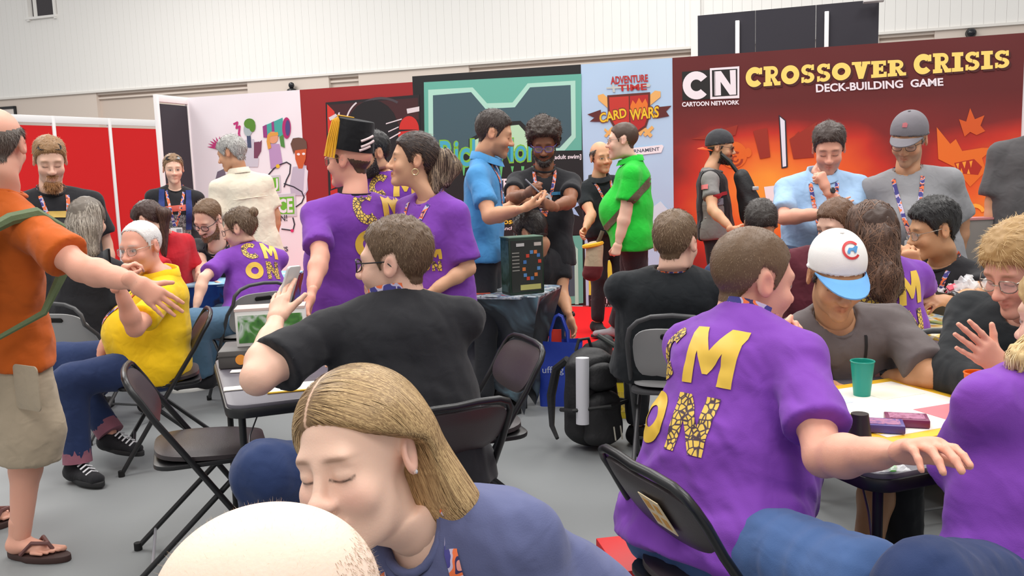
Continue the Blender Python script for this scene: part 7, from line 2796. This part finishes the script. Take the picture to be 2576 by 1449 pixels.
B.hair = obj('hair', np_mesh('hair', VV, FF, col=CC), hair_mat(), B.root)
obj('earring', MB().lathe([(0.001, 0.005), (0.0035, 0.0035), (0.0038, 0)], 12, Matrix.Translation(h2w(B, (0.0905, 0.008, -0.03))) @ B.Rh.to_4x4() @ Matrix.Rotation(R(90), 4, 'Y')).mesh('stud', smooth=True), mat('silver_stud', srgb(230, 230, 235), 0.12, metal=1.0), B.root)
lanyard(B, LAN, 0.3)

# ---- 15 bald head in front
B = person('person whose bare head rises from the bottom edge in front', (652, 1622, 0.78), (-78, 6, 0), V3((-0.28, 0.66, 0.42)), -70, srgb(250, 222, 202), hs=1.06, hair=None, w=0.2, g=1.15, sit=True,
           shirt=dict(mat=F_dgrey), pants=dict(mat=F_dark), group='people seated near the camera')
cz = B.canon
m_ = np.clip((0.055 + np.clip(cz[:, 1] - 0.03, 0, 0.08) * 0.62 - cz[:, 2]) / 0.02, 0, 1) * np.clip((cz[:, 1] + 0.02) / 0.03, 0, 1) * (cz[:, 2] > -0.07)
m_ = m_ * ~((np.abs(cz[:, 0]) > 0.0775) & (cz[:, 2] < 0.036) & (cz[:, 1] < 0.045))
keep = (m_[B.hf] > 0.3).all(1)
Pp, Pn = sample_faces(B.hv, B.hf[keep], B.hn, 4000, r_)
d = Pn * 0.5 + A3((0.1, 0, -0.8)) + r_.normal(0, 0.15, Pn.shape)
d /= np.linalg.norm(d, axis=1, keepdims=True)
s1, f1 = strands(Pp.astype(np.float32), d.astype(np.float32), Pn, r_.uniform(0.003, 0.008, len(Pp)), 0.00022, seg=2)
keep2 = (B.canon[B.hf][:, :, 2] > 0.03).all(1)
Pp, Pn = sample_faces(B.hv, B.hf[keep2], B.hn, 1200, r_)
d = Pn + r_.normal(0, 0.4, Pn.shape)
d /= np.linalg.norm(d, axis=1, keepdims=True)
s2, f2 = strands(Pp.astype(np.float32), d.astype(np.float32), Pn, r_.uniform(0.002, 0.006, len(Pp)), 0.00007, seg=2)
VV, FF, CC = join_np([(s1, f1, srgb(150, 120, 90)), (s2, f2, srgb(226, 200, 170))])
obj('hair', np_mesh('hair', VV, FF, col=CC), hair_mat(), B.root)

# ---- 16 man in blue polo
B = person('standing person in a blue polo reaching out beside the teal banner', (1243, 338, 5.25), (92, 16, 0), zpel(1214, 0.97, 5.3), 82, 'tan', hs=1.03, hp=dict(stubble=0.35, eyes='down'),
           hair=short(srgb(58, 46, 40), n=2200, top=0.016), neck=(1216, 408, 0.02), w=0.185, g=1.0,
           armR=dict(e=(1232, 546, -1), w=(1318, 524, -1), h=(1352, 512, 1), n=(0.1, -0.3, -0.9), pose='relaxed'), armL=dict(e=(1250, 545, 1), w=(1312, 500, 1), h=(1345, 496, 1)),
           shirt=dict(mat=F_bpolo, collar='polo', hem=0.04, sleeve=0.7, sr=0.075), pants=dict(mat=F_dark), group='people standing among the tables')
lanyard(B, LAN, 0.24)

# ---- 17 man with round afro
B = person('standing person in purple glasses and skull-print black tee writing with a pen', (1368, 360, 5.9), (-4, 24, 0), zpel(1366, 0.93, 5.95), 0, 'brown', hs=1.04, hp=dict(eyes='down', flush=0.4, lips=0.4),
           hair=short(srgb(66, 52, 44), top=0.045, side=0.03, back=0.01, n=3600, len=0.018, mess=1.2, lift=1.0, rough=1.2), w=0.185, g=0.98,
           armR=dict(e=(1288, 500, -1), w=(1326, 486, -1), h=(1345, 474, -1), pose='fist'), armL=dict(e=(1434, 508, -1), w=(1392, 520, -1), h=(1368, 512, -1), pose='fist'),
           shirt=dict(mat=F_black, hem=0.12, sr=0.078), pants=dict(mat=F_jeans2), group='people standing among the tables')
beard(B, srgb(40, 30, 26), 0.01, 'full', 700)
glasses(B, mat('glasses_purple', srgb(80, 60, 150), 0.3), rim=0.0022)
decal(B, 'shirt_print', [circ(0, 0, 0.05, 0.06, 16)], ink(206, 206, 210), B.Nb - B.up * 0.2, B.l, B.up, B.f, off=0.005)
decal(B, 'shirt_print', [circ(-0.018, 0.008, 0.014, 0.016, 10), circ(0.02, 0.008, 0.014, 0.016, 10), [(-0.01, -0.04), (0.01, -0.04), (0.008, -0.02), (-0.008, -0.02)]], ink(40, 42, 50), B.Nb - B.up * 0.2, B.l, B.up, B.f, off=0.007)
for dx, dz in ((-0.075, 0.05), (0.075, 0.05), (-0.085, -0.01), (0.085, -0.02)):
    decal(B, 'shirt_print', [[(dx - 0.03, dz - 0.012), (dx + 0.03, dz - 0.006), (dx + 0.03, dz + 0.014), (dx - 0.03, dz + 0.01)]], ink(50, 120, 160), B.Nb - B.up * 0.2, B.l, B.up, B.f, off=0.005)
lanyard(B, LAN, 0.3)
hp_ = B.J['R'][2] + B.J['R'][3] * 0.08
o = obj('pen', MB().tube([hp_ + V3((-0.05, -0.02, 0.06)), hp_ + V3((0.03, -0.02, -0.02))], 0.005, n=8).mesh('pen', smooth=True), mat('pen_grey', srgb(150, 150, 156), 0.4))
tag(o, 'grey pen held in front of the skull-print tee', 'pen')
q = at(1352, 508, 5.62)
o = obj('notepad', MB().prism(rrect(0.09, 0.06, 0.01), 0, 0.02, Matrix.Translation(q) @ Matrix.Rotation(R(25), 4, 'Y')).mesh('np', bevel=0.004), ink(232, 226, 200))
tag(o, 'small pale pad held between the blue polo and the skull-print tee', 'pad')

# ---- 18 balding man half hidden
B = person('person in a dark shirt half hidden behind the green polo', (1512, 396, 7.75), (18, 6, -6), zpel(1530, 0.93, 7.8), 15, 'tan', hs=1.08, hp=dict(stubble=0.1),
           hair=dict(kind='horseshoe', color=srgb(70, 56, 48), side=0.007, top=0.007, n=900), w=0.19, g=1.05,
           armR=dict(e=(1488, 540, -1), w=(1470, 580, -1), h=(1462, 590, -1)), shirt=dict(mat=F_black2, collar='polo'), pants=dict(mat=F_dark), group='people standing at the back')
lanyard(B, LAN, 0.25)

# ---- 19 man in green polo
B = person('person in a bright green polo standing on the red carpet', (1566, 354, 7.0), (-103, 2, 0), zpel(1592, 0.95, 7.05), -102, 'fair', hs=1.09, hp=dict(fat=0.016, stubble=0.2),
           hair=short(srgb(84, 64, 52), kind='normal', n=1200, top=0.006, side=0.003, len=0.008), neck=(1592, 410, 0.02), w=0.195, g=1.3, belly=0.035,
           armL=dict(e=(1570, 566, -1), w=(1549, 640, -1), h=(1541, 666, -1), pose='fist'), arm_g=1.15,
           legL=(V3((1.02, 7.1, 0.5)), V3((1.06, 7.15, 0.085)), V3((-1, 0, 0))), legR=(V3((0.98, 7.3, 0.5)), V3((0.86, 7.42, 0.1)), V3((-1, 0.1, 0))),
           shirt=dict(mat=F_green, collar='polo', sleeve=0.72, sr=0.085, hem=0.14), pants=dict(mat=F_dark, loose=0.02), shoes=dict(mat=fabric('shoe_grey', (150, 146, 150))), group='people standing at the back')
glasses(B, G_metal)
# cross-body bag
decal(B, 'bag_strap', [[(-0.36, -0.62), (-0.30, -0.62), (0.30, 0.02), (0.25, 0.05)]], fabric('strap_olive', (96, 84, 66)), B.Nb - B.up * 0.02 + B.f * 0.0, -B.f, B.up, B.l, off=0.008)
bagc = at(1492, 640, 6.82)
t = thing('shoulder_bag', 'tan shoulder bag with orange trim hanging beside the green polo', 'bag', M=Matrix.Translation(bagc))
sd([rc((0, 0, -0.12), (0.015, 0, 0.06), 0.05, 0.045, (1, 0, 0), 1.45)], 0.03, (-0.12, -0.1, -0.22), (0.12, 0.1, 0.15), 0.009, 0.003, fabric('bag_tan', (186, 166, 138)), 'pouch', t)
sd([rc((-0.01, 0, -0.15), (0.0, 0, -0.11), 0.055, 0.054, (1, 0, 0), 1.42)], 0.03, (-0.12, -0.1, -0.25), (0.12, 0.1, 0.02), 0.009, 0.003, fabric('bag_maroon', (92, 30, 34)), 'base', t)
lpart('trim', MB().tube([(0.07 * math.cos(a), 0.05 * math.sin(a), 0.075 + 0.012 * math.cos(a)) for a in [2 * math.pi * i / 16 for i in range(16)]], 0.016, n=6, closed=True).mesh('tr', smooth=True), fabric('trim_orange', (240, 176, 40)), t)
lpart('strap', MB().tube([(0.03, -0.01, 0.08), (0.055, -0.02, 0.13), (0.075, -0.02, 0.18)], 0.016, n=8).mesh('s', smooth=True), fabric('strap_olive', (0, 0, 0)), t)

# ---- 20 walking man in backwards cap
B = person('person walking in a dark backwards cap and black vest before the red banner', (1812, 372, 7.4), (70, 8, 0), zpel(1800, 0.94, 7.4), 74, 'tan', hs=1.04, hp=dict(stubble=0.4),
           hair=short(C_dk, n=600, cap=0.045), neck=(1788, 432, 0.0), w=0.19, g=1.1,
           armR=dict(e=(1792, 528, -1), w=(1842, 578, -1), h=(1866, 586, 1)), shirt=dict(mat=fabric('tee_midgrey', (128, 124, 122)), hem=0.1, sr=0.078), pants=dict(mat=F_dark), group='people standing at the back')
beard(B, srgb(44, 34, 30), 0.009, 'full', 500)
ball_cap(B, fabric('cap_dark', (62, 62, 66)), fabric('cap_orange', (226, 84, 36)), back=True, bill_len=0.05, front_z=0.045)
glasses(B, G_blk, lens=mat('dark_lens', (0, 0, 0)))
for s, nm in ((1, 'f'),):
    vfs = []
vest = shell(B.sv, B.sf, vnormals(B.sv, B.sf), np.clip((0.165 - np.abs((B.sv - A3(B.Nb)) @ A3(B.l))) / 0.01, 0, 1) * np.clip(((A3(B.Nb) - B.sv) @ A3(B.up) + 0.02) / 0.02, 0, 1), np.full(len(B.sv), 0.006))
vo = obj('vest', np_mesh('vest', vest[0], vest[1]), fabric('vest_black', (36, 34, 38)), B.root)
for i in range(5):
    c = B.Nb - B.up * (0.36 + 0.022 * i) - B.l * 0.13 + B.f * 0.0
    obj('vest_stripe', MB().tube([c + B.f * x_ - B.l * (0.055 - 0.3 * x_ * x_) for x_ in (-0.07, -0.03, 0.01, 0.05, 0.08)], 0.004, n=6).mesh('vs', smooth=True), ink(190, 186, 182), vo)
for (dx, dz, w_, h_, c) in ((-0.04, 0.12, 0.05, 0.035, (196, 90, 90)), (0.04, 0.05, 0.09, 0.03, (176, 50, 60)), (0.03, -0.02, 0.07, 0.05, (120, 116, 128))):
    decal(B, 'vest_patch', [[(dx, dz), (dx + w_, dz), (dx + w_, dz + h_), (dx, dz + h_)]], ink(*c), B.Nb - B.up * 0.25 - B.f * 0.02, B.f, B.up, -B.l, off=0.012, parent=vo)
bc = at(1874, 480, 7.25)
t = thing('satchel', 'black bag carried in front by the person in the backwards cap', 'bag', M=Matrix.Translation(bc))
sd([rc((-0.03, 0, 0.12), (0.07, 0, -0.2), 0.06, 0.1, (0, 1, 0), 1.2)], 0.03, (-0.3, -0.2, -0.36), (0.25, 0.2, 0.26), 0.012, 0.008, blk, 'bag_body', t)
lpart('strap', MB().tube([(-0.06, 0, 0.15), (-0.12, 0.02, 0.24), (-0.18, 0.05, 0.3)], 0.016, n=8).mesh('s', smooth=True), mat('strap_black', (0, 0, 0)), t)
lpart('buckle', MB().box((0.06, -0.09, 0.02), (0.05, 0.02, 0.03)).mesh('b', bevel=0.004), alu, t)

# ---- 21 man in light blue shirt, hand on chin
B = person('standing person in a light blue shirt with a hand on the chin', (2085, 374, 5.2), (-18, 24, 0), zpel(2066, 0.93, 5.3), -14, 'red', hs=1.06, hp=dict(eyes='down', stubble=0.25, fat=0.008),
           hair=short(srgb(64, 48, 42), n=2400, top=0.022, side=0.006), neck=(2068, 446, 0.06), w=0.205, g=1.15, belly=0.03,
           armR=dict(e=(1972, 548, -1), w=(2076, 536, -1), h=(2118, 520, -1), n=(0, -1, 0.2)), armL=dict(e=(2132, 548, -1), w=(2078, 474, -1), h=(2062, 436, -1), n=(0.5, -0.8, 0), pose='fist'),
           shirt=dict(mat=F_lblue, collar='polo', sleeve=0.82, sr=0.082, hem=0.16, loose=0.02), pants=dict(mat=F_dark), group='people standing at the right banner')
watch(B, 'L', mat('watch_steel', srgb(190, 190, 195), 0.25, metal=0.9), mat('watch_dark', srgb(50, 50, 54), 0.2))
lanyard(B, LAN, 0.4, badge='plain')
mb = MB()
for i in range(6):
    c = B.Nb - B.up * (0.08 + 0.075 * i)
    lc, nr, _, _ = shirt_bvh(B).ray_cast(c + B.f * 0.5, -B.f, 1.0)
    if lc:
        mb.lathe([(0.006, 0), (0.006, 0.003), (0.002, 0.004)], 10, frame(lc, B.l, B.up.cross(B.l) * -1 if False else nr.cross(B.l), nr))
obj('shirt_buttons', mb.mesh('bt', smooth=True), ink(220, 214, 206), B.shirt)

# ---- 22 man in grey cap
B = person('standing person in a grey cap, glasses and grey tee with a badge', (2286, 352, 5.0), (-38, 22, 4), zpel(2302, 0.95, 5.05), -26, 'tan', hs=1.09, hp=dict(eyes='down', stubble=0.3, brow=srgb(120, 104, 96)),
           hair=short(srgb(150, 140, 130), n=700, cap=0.052), w=0.208, g=1.2, belly=0.03, arm_g=1.05,
           armL=dict(e=(2418, 560, 1), w=(2410, 660, 1)), shirt=dict(mat=F_grey, sleeve=0.85, sr=0.09, hem=0.14, loose=0.02), pants=dict(mat=F_dark), group='people standing at the right banner')
ball_cap(B, F_capgrey, F_capgrey, thick=0.012, bill_len=0.07)
glasses(B, G_blk, rim=0.0013)
lanyard(B, LAN, 0.34, badge=True)
capb = bvh_np(B.capv, B.capf)
decal(B, 'cap_emblem', [[(-0.012, -0.012), (0.012, -0.012), (0.014, 0.006), (0.004, 0.014), (-0.012, 0.01)]], ink(176, 92, 100), h2w(B, (0, 0, 0.085)), B.Rh @ V3((1, 0, 0)), B.Rh @ V3((0, 0.3, 1)).normalized(), B.Rh @ V3((0, -1, 0.3)).normalized(), bvh=capb, parent=B.root)

# ---- 23 man cut off at the right edge
B = person('standing person in a charcoal tee cut off by the right edge', (2628, 262, 5.0), (-40, 14, 0), zpel(2600, 0.97, 5.05), -32, 'tan', hs=1.08, hair=short(C_br, n=600), w=0.208, g=1.15, arm_g=1.05,
           armR=dict(e=(2492, 560, 1), w=(2500, 660, 1)), shirt=dict(mat=F_dgrey, sleeve=0.85, sr=0.09, hem=0.14, loose=0.02), pants=dict(mat=F_dark), group='people standing at the right banner')
lanyard(B, LAN, 0.30, badge=True)

# ---- 24 man in black jacket, back view
B = person('seated person in a black jacket seen from behind on the grey chair', (1700, 612, 4.0), (148, 4, 0), zpel(1688, 0.55, 4.12), 168, 'fair', hs=1.14, hp=dict(fat=0.01),
           hair=short(srgb(112, 88, 64), n=3000, top=0.012, side=0.007, len=0.016, color2=srgb(160, 134, 104)), neck=(1690, 700, 0.02), w=0.235, g=1.35, sit=True, arm_g=1.15,
           armL=dict(e=zpel(1590, 0.8, 4.25), w=zpel(1640, 0.75, 4.45)), armR=dict(e=zpel(1800, 0.8, 4.25), w=zpel(1760, 0.75, 4.45)),
           shirt=dict(mat=F_black2, sleeve=1.9, sr=0.085, hem=0.08, loose=0.024, name='jacket'), pants=dict(mat=F_dark), group='people seated at the back right')
lanyard(B, LAN, 0.2, width=0.012)

# ---- 25 man in navy looking down
B = person('person in a navy shirt bowing the head towards the camera', (1914, 566, 4.9), (-12, 46, 0), zpel(1905, 0.55, 5.2), -12, 'tan', hs=1.05, hp=dict(eyes='down'),
           hair=short(srgb(52, 44, 40), n=2400, top=0.014), neck=(1908, 628, 0.16), w=0.205, g=1.15, sit=True,
           armR=dict(e=(1800, 690, -1), w=(1850, 720, -1)), armL=dict(e=(1990, 690, -1), w=(1950, 720, -1)), shirt=dict(mat=F_navy, sleeve=1.9, sr=0.07), pants=dict(mat=F_dark), group='people seated at the back right')

# ---- 26 man in purple at the right table
B = person('person in purple tee with large gold letters sitting at the right card table', (1893, 706, 2.3), (108, 12, 0), V3((0.475, 2.14, 0.55)), 122, 'red', hs=1.06, hp=dict(fat=0.014, stubble=0.06, flush=1.2),
           hair=short(srgb(112, 86, 62), n=5000, top=0.007, side=0.003, len=0.009, wid=0.0006, color2=srgb(158, 126, 96), lift=0.7), neck=(1874, 815, -0.04), w=0.192, g=1.32, belly=0.04, arm_g=1.0, sit=True,
           armR=dict(e=(2072, 1150, -1), w=(2272, 1138, -1), h=(2336, 1120, -1), n=(0.1, -0.7, 0.7), pose='relaxed'), armL=dict(e=(2036, 985, 1), w=(1996, 892, 1), h=(1976, 840, 1), pose='fist'),
           legR=((2170, 1475, -1), V3((0.86, 2.05, 0.09)), V3((0.9, 0.3, 0))), legL=(V3((0.72, 2.5, 0.55)), V3((0.70, 2.52, 0.09)), V3((0.9, 0.3, 0))),
           shirt=dict(mat=F_purple, sleeve=0.74, sr=0.082, hem=0.09, loose=0.018), pants=dict(mat=F_jeans, loose=0.026), group='people seated near the camera', noise=1.25)
cmon(B, hit(B, 1706, 972), (B.l * -0.98), B.up, -B.f, s=0.145, gap=1.08)
lanyard(B, LAN, 0.22, width=0.0115)
P26 = B

# ---- 27 man in white cap
B = person('person in a white and blue cap and grey tee looking down at the game board', (2104, 694, 2.88), (-3, 24, 0), zpel(2090, 0.55, 3.12), 0, 'olive', hs=1.04, hp=dict(eyes='down', flush=0.7),
           hair=short(C_dk, n=1200, cap=0.052), neck=(2096, 806, 0.1), w=0.205, g=1.1, sit=True,
           armL=dict(e=(2346, 948, -1), w=(2206, 956, 1), h=(2110, 962, 1), n=(0, -0.3, 0.95), pose='relaxed'), armR=dict(e=(1992, 985, 1), w=(2040, 972, -1), h=(2088, 972, -1), n=(0, -0.2, 0.95)),
           shirt=dict(mat=F_brgrey, sleeve=0.86, sr=0.082, loose=0.018, hem=0.08), pants=dict(mat=fabric('shorts_light', (196, 190, 184)), short=0.92, loose=0.02),
           legR=(V3((0.80, 2.78, 0.5)), V3((0.86, 2.7, 0.085)), V3((0, -1, 0))), legL=(V3((1.2, 2.8, 0.5)), V3((1.1, 2.72, 0.085)), V3((0, -1, 0))), group='people seated near the camera')
ball_cap(B, F_white, F_capblue, thick=0.008, dome=0.014, bill_len=0.08)
capb = bvh_np(B.capv, B.capf)
cO, cU, cV, cN = h2w(B, (0.012, 0, 0.094)), B.Rh @ V3((1, 0, 0)), B.Rh @ V3((0, 0.45, 0.9)).normalized(), B.Rh @ V3((0, -0.9, 0.45)).normalized()
decal(B, 'cap_ring', [arc_strip(0.021, 0.0285, 40, 180, 12), arc_strip(0.021, 0.0285, 180, 325, 12)], ink(206, 50, 52), cO, cU, cV, cN, bvh=capb, parent=B.root, cell=0.006)
decal(B, 'cap_emblem', [[(-0.014, -0.004), (-0.008, 0.008), (0.004, 0.007), (0.014, 0.014), (0.022, 0.01), (0.018, 0.002), (0.014, -0.008), (0.009, -0.008), (0.006, -0.001), (-0.003, -0.001), (-0.006, -0.01), (-0.012, -0.01)]], ink(80, 150, 206), cO, cU, cV, cN, bvh=capb, parent=B.root, cell=0.006)
watch(B, 'L', mat('watch_steel', (0, 0, 0)), mat('watch_dark', (0, 0, 0)))
lanyard(B, mat('cord_black', srgb(24, 22, 24), 0.7), 0.34, width=0.005)
for j in range(4):
    decal(B, 'shirt_lettering', [[(-0.1 + 0.028 * i, -0.045 * j), (-0.08 + 0.028 * i, -0.045 * j), (-0.078 + 0.028 * i, 0.026 - 0.045 * j), (-0.098 + 0.028 * i, 0.026 - 0.045 * j)] for i in range(8)], fabric('faded_print', (138, 98, 96)), B.Nb - B.up * 0.19, B.l, B.up, B.f, off=0.004)

# ---- 28 woman with long curly hair, back view
B = person('person in purple tee seen from behind at the back right table', (2188, 592, 3.62), (-178, 6, 0), zpel(2232, 0.55, 3.62), -164, 'fair', 'f', hs=1.05,
           hair=dict(kind='low', color=srgb(70, 48, 38), n=0, top=0.012, side=0.01), neck=(2212, 668, 0.02), w=0.178, g=1.12, sit=True,
           armL=dict(e=zpel(2150, 0.82, 3.75), w=zpel(2120, 0.78, 3.9)), armR=dict(e=zpel(2330, 0.85, 3.78), w=zpel(2320, 0.78, 3.95)),
           shirt=dict(mat=F_purple, sr=0.08, hem=0.12), pants=dict(mat=F_jeans2), group='people seated at the back right')
cmon(B, hit(B, 2256, 778), -B.l, B.up, -B.f, s=0.128)
hv_ = [(h2w(B, (0, 0.02, 0.045)), h2w(B, (0, 0.05, -0.01)), 0.096, 0.09), (h2w(B, (0, 0.075, -0.02)), h2w(B, (-0.01, 0.11, -0.16)), 0.062, 0.05), (h2w(B, (-0.01, 0.11, -0.16)), h2w(B, (-0.015, 0.125, -0.27)), 0.05, 0.02),
       (h2w(B, (-0.03, 0.07, -0.04)), h2w(B, (-0.05, 0.11, -0.2)), 0.04, 0.026), (h2w(B, (0.03, 0.08, -0.04)), h2w(B, (0.035, 0.12, -0.22)), 0.04, 0.02)]
hair_mass(B, hv_, srgb(70, 48, 38), srgb(128, 92, 70), n=1800, width=0.0016, length=0.16, amp=0.006, freq=110, mess=0.45)

# ---- 29 person half hidden in maroon
B = person('person in a maroon shirt half hidden behind the white cap', (2104, 566, 4.55), (-60, 20, 0), zpel(2062, 0.55, 4.6), 150, 'fair', hs=1.02, hair=short(srgb(110, 78, 56), n=1200), neck=(2072, 636, 0.03), w=0.185, g=1.05, sit=True,
           shirt=dict(mat=F_maroon, sr=0.08), pants=dict(mat=F_dark), group='people seated at the back right')

# ---- 30 man in glasses, chin on hand
B = person('person in glasses and dotted black tee resting chin on hand at the back right table', (2348, 580, 4.2), (-90, 12, 0), zpel(2378, 0.55, 4.3), -58, 'olive', hs=1.06, hp=dict(flush=0.6),
           hair=short(C_bk, n=3400, top=0.028, side=0.01, len=0.024, mess=0.18, lift=0.35), neck=(2374, 664, 0.06), w=0.195, g=1.1, sit=True,
           armR=dict(e=(2316, 752, -1), w=(2304, 672, -1), h=(2286, 632, -1), pose='fist', n=(-0.6, -0.7, 0)), armL=dict(e=(2452, 752, -1), w=(2388, 756, -1), h=(2346, 756, -1), n=(0, -0.4, 0.9)),
           shirt=dict(mat=F_black, sr=0.08), pants=dict(mat=F_dark), group='people seated at the back right')
glasses(B, G_metal, rim=0.0014)
lanyard(B, LAN, 0.3)
watch(B, 'L', mat('watch_black', srgb(28, 28, 30), 0.4), mat('watch_dark', (0, 0, 0)))
for (dx, dz, c) in ((-0.12, -0.02, (226, 120, 60)), (-0.05, -0.03, (90, 160, 200)), (0.02, -0.02, (206, 60, 56)), (0.1, 0.02, (230, 228, 224)), (0.12, -0.1, (226, 200, 40))):
    decal(B, 'shirt_print', [circ(dx, dz, 0.026, 0.042, 16)], ink(*c), B.Nb - B.up * 0.2, B.l, B.up, B.f, off=0.004)

# ---- 31 blond man, arms crossed
B = person('person in glasses and black hoodie with crossed arms at the right edge', (2566, 676, 2.66), (-66, 24, 0), zpel(2600, 0.55, 2.82), -62, 'red', hs=1.06, hp=dict(eyes='down', brow=srgb(150, 110, 76)),
           hair=short(srgb(176, 138, 84), top=0.02, side=0.016, n=3600, len=0.04, color2=srgb(222, 190, 136), kind='low', mess=0.06, lift=0.04), neck=(2598, 792, 0.05), w=0.215, g=1.2, sit=True, arm_g=1.1,
           armR=dict(e=(2412, 948, -1), w=(2532, 975, -1), h=(2580, 965, -1)), armL=dict(e=V3((1.62, 2.42, 0.84)), w=(2520, 925, -1), h=(2466, 876, -1), n=(-0.3, -0.9, 0.3), pose='flat'),
           shirt=dict(mat=F_black2, sleeve=1.86, sr=0.088, loose=0.024, name='hoodie'), pants=dict(mat=F_dark), group='people seated near the camera')
glasses(B, G_metal, rim=0.0016)

# ---- 32 blonde woman at right edge
B = person('person in a plain purple tee cut off by the right edge at the card table', (2700, 800, 1.86), (-150, 10, 0), V3((1.10, 1.80, 0.55)), -155, 'fair', 'f', hs=1.05,
           hair=dict(kind='low', color=srgb(206, 172, 116), n=0, top=0.014, side=0.014), neck=(2640, 952, 0.0), w=0.19, g=1.15, sit=True,
           armL=dict(e=(2412, 1196, 1), w=(2350, 1142, 1), h=(2318, 1128, 1), n=(-0.2, -0.6, 0.6)), armR=dict(e=V3((1.5, 2.1, 0.78)), w=V3((1.35, 2.28, 0.76))),
           legL=((2330, 1478, -1), V3((0.80, 2.15, 0.09)), V3((-0.5, 0.8, 0))), legR=(V3((1.3, 2.2, 0.52)), V3((1.3, 2.2, 0.09)), V3((-0.3, 0.9, 0))),
           shirt=dict(mat=F_purple, sleeve=0.9, sr=0.092, loose=0.024, hem=0.14), pants=dict(mat=F_jeans2, loose=0.02), group='people seated near the camera')
hv_ = [(h2w(B, (0, 0.02, 0.045)), h2w(B, (0, 0.04, -0.01)), 0.098, 0.094), (h2w(B, (0.055, 0.04, 0.0)), at(2566, 900, 1.78), 0.05, 0.026), (h2w(B, (0.0, 0.07, -0.03)), h2w(B, (0, 0.1, -0.2)), 0.06, 0.04)]
hair_mass(B, hv_, srgb(212, 178, 120), srgb(244, 224, 176), n=1500, width=0.0014, length=0.18, amp=0.003, freq=200)

# ---- 33 dark person at the covered table
B = person('person in black bending over behind the tall green box', (1338, 590, 5.75), (-130, 34, 0), zpel(1352, 0.55, 6.0), -150, 'tan', hs=1.1, hair=short(srgb(48, 40, 36), n=1600, top=0.02, side=0.014), neck=(1352, 648, 0.05), w=0.2, g=1.15, sit=True,
           armR=dict(e=(1414, 742, -1), w=(1434, 800, -1), h=(1446, 836, -1)), shirt=dict(mat=F_black, sr=0.08), pants=dict(mat=F_dark), group='people seated at the back right')
watch(B, 'R', mat('watch_black', (0, 0, 0)), mat('watch_dark', (0, 0, 0)))
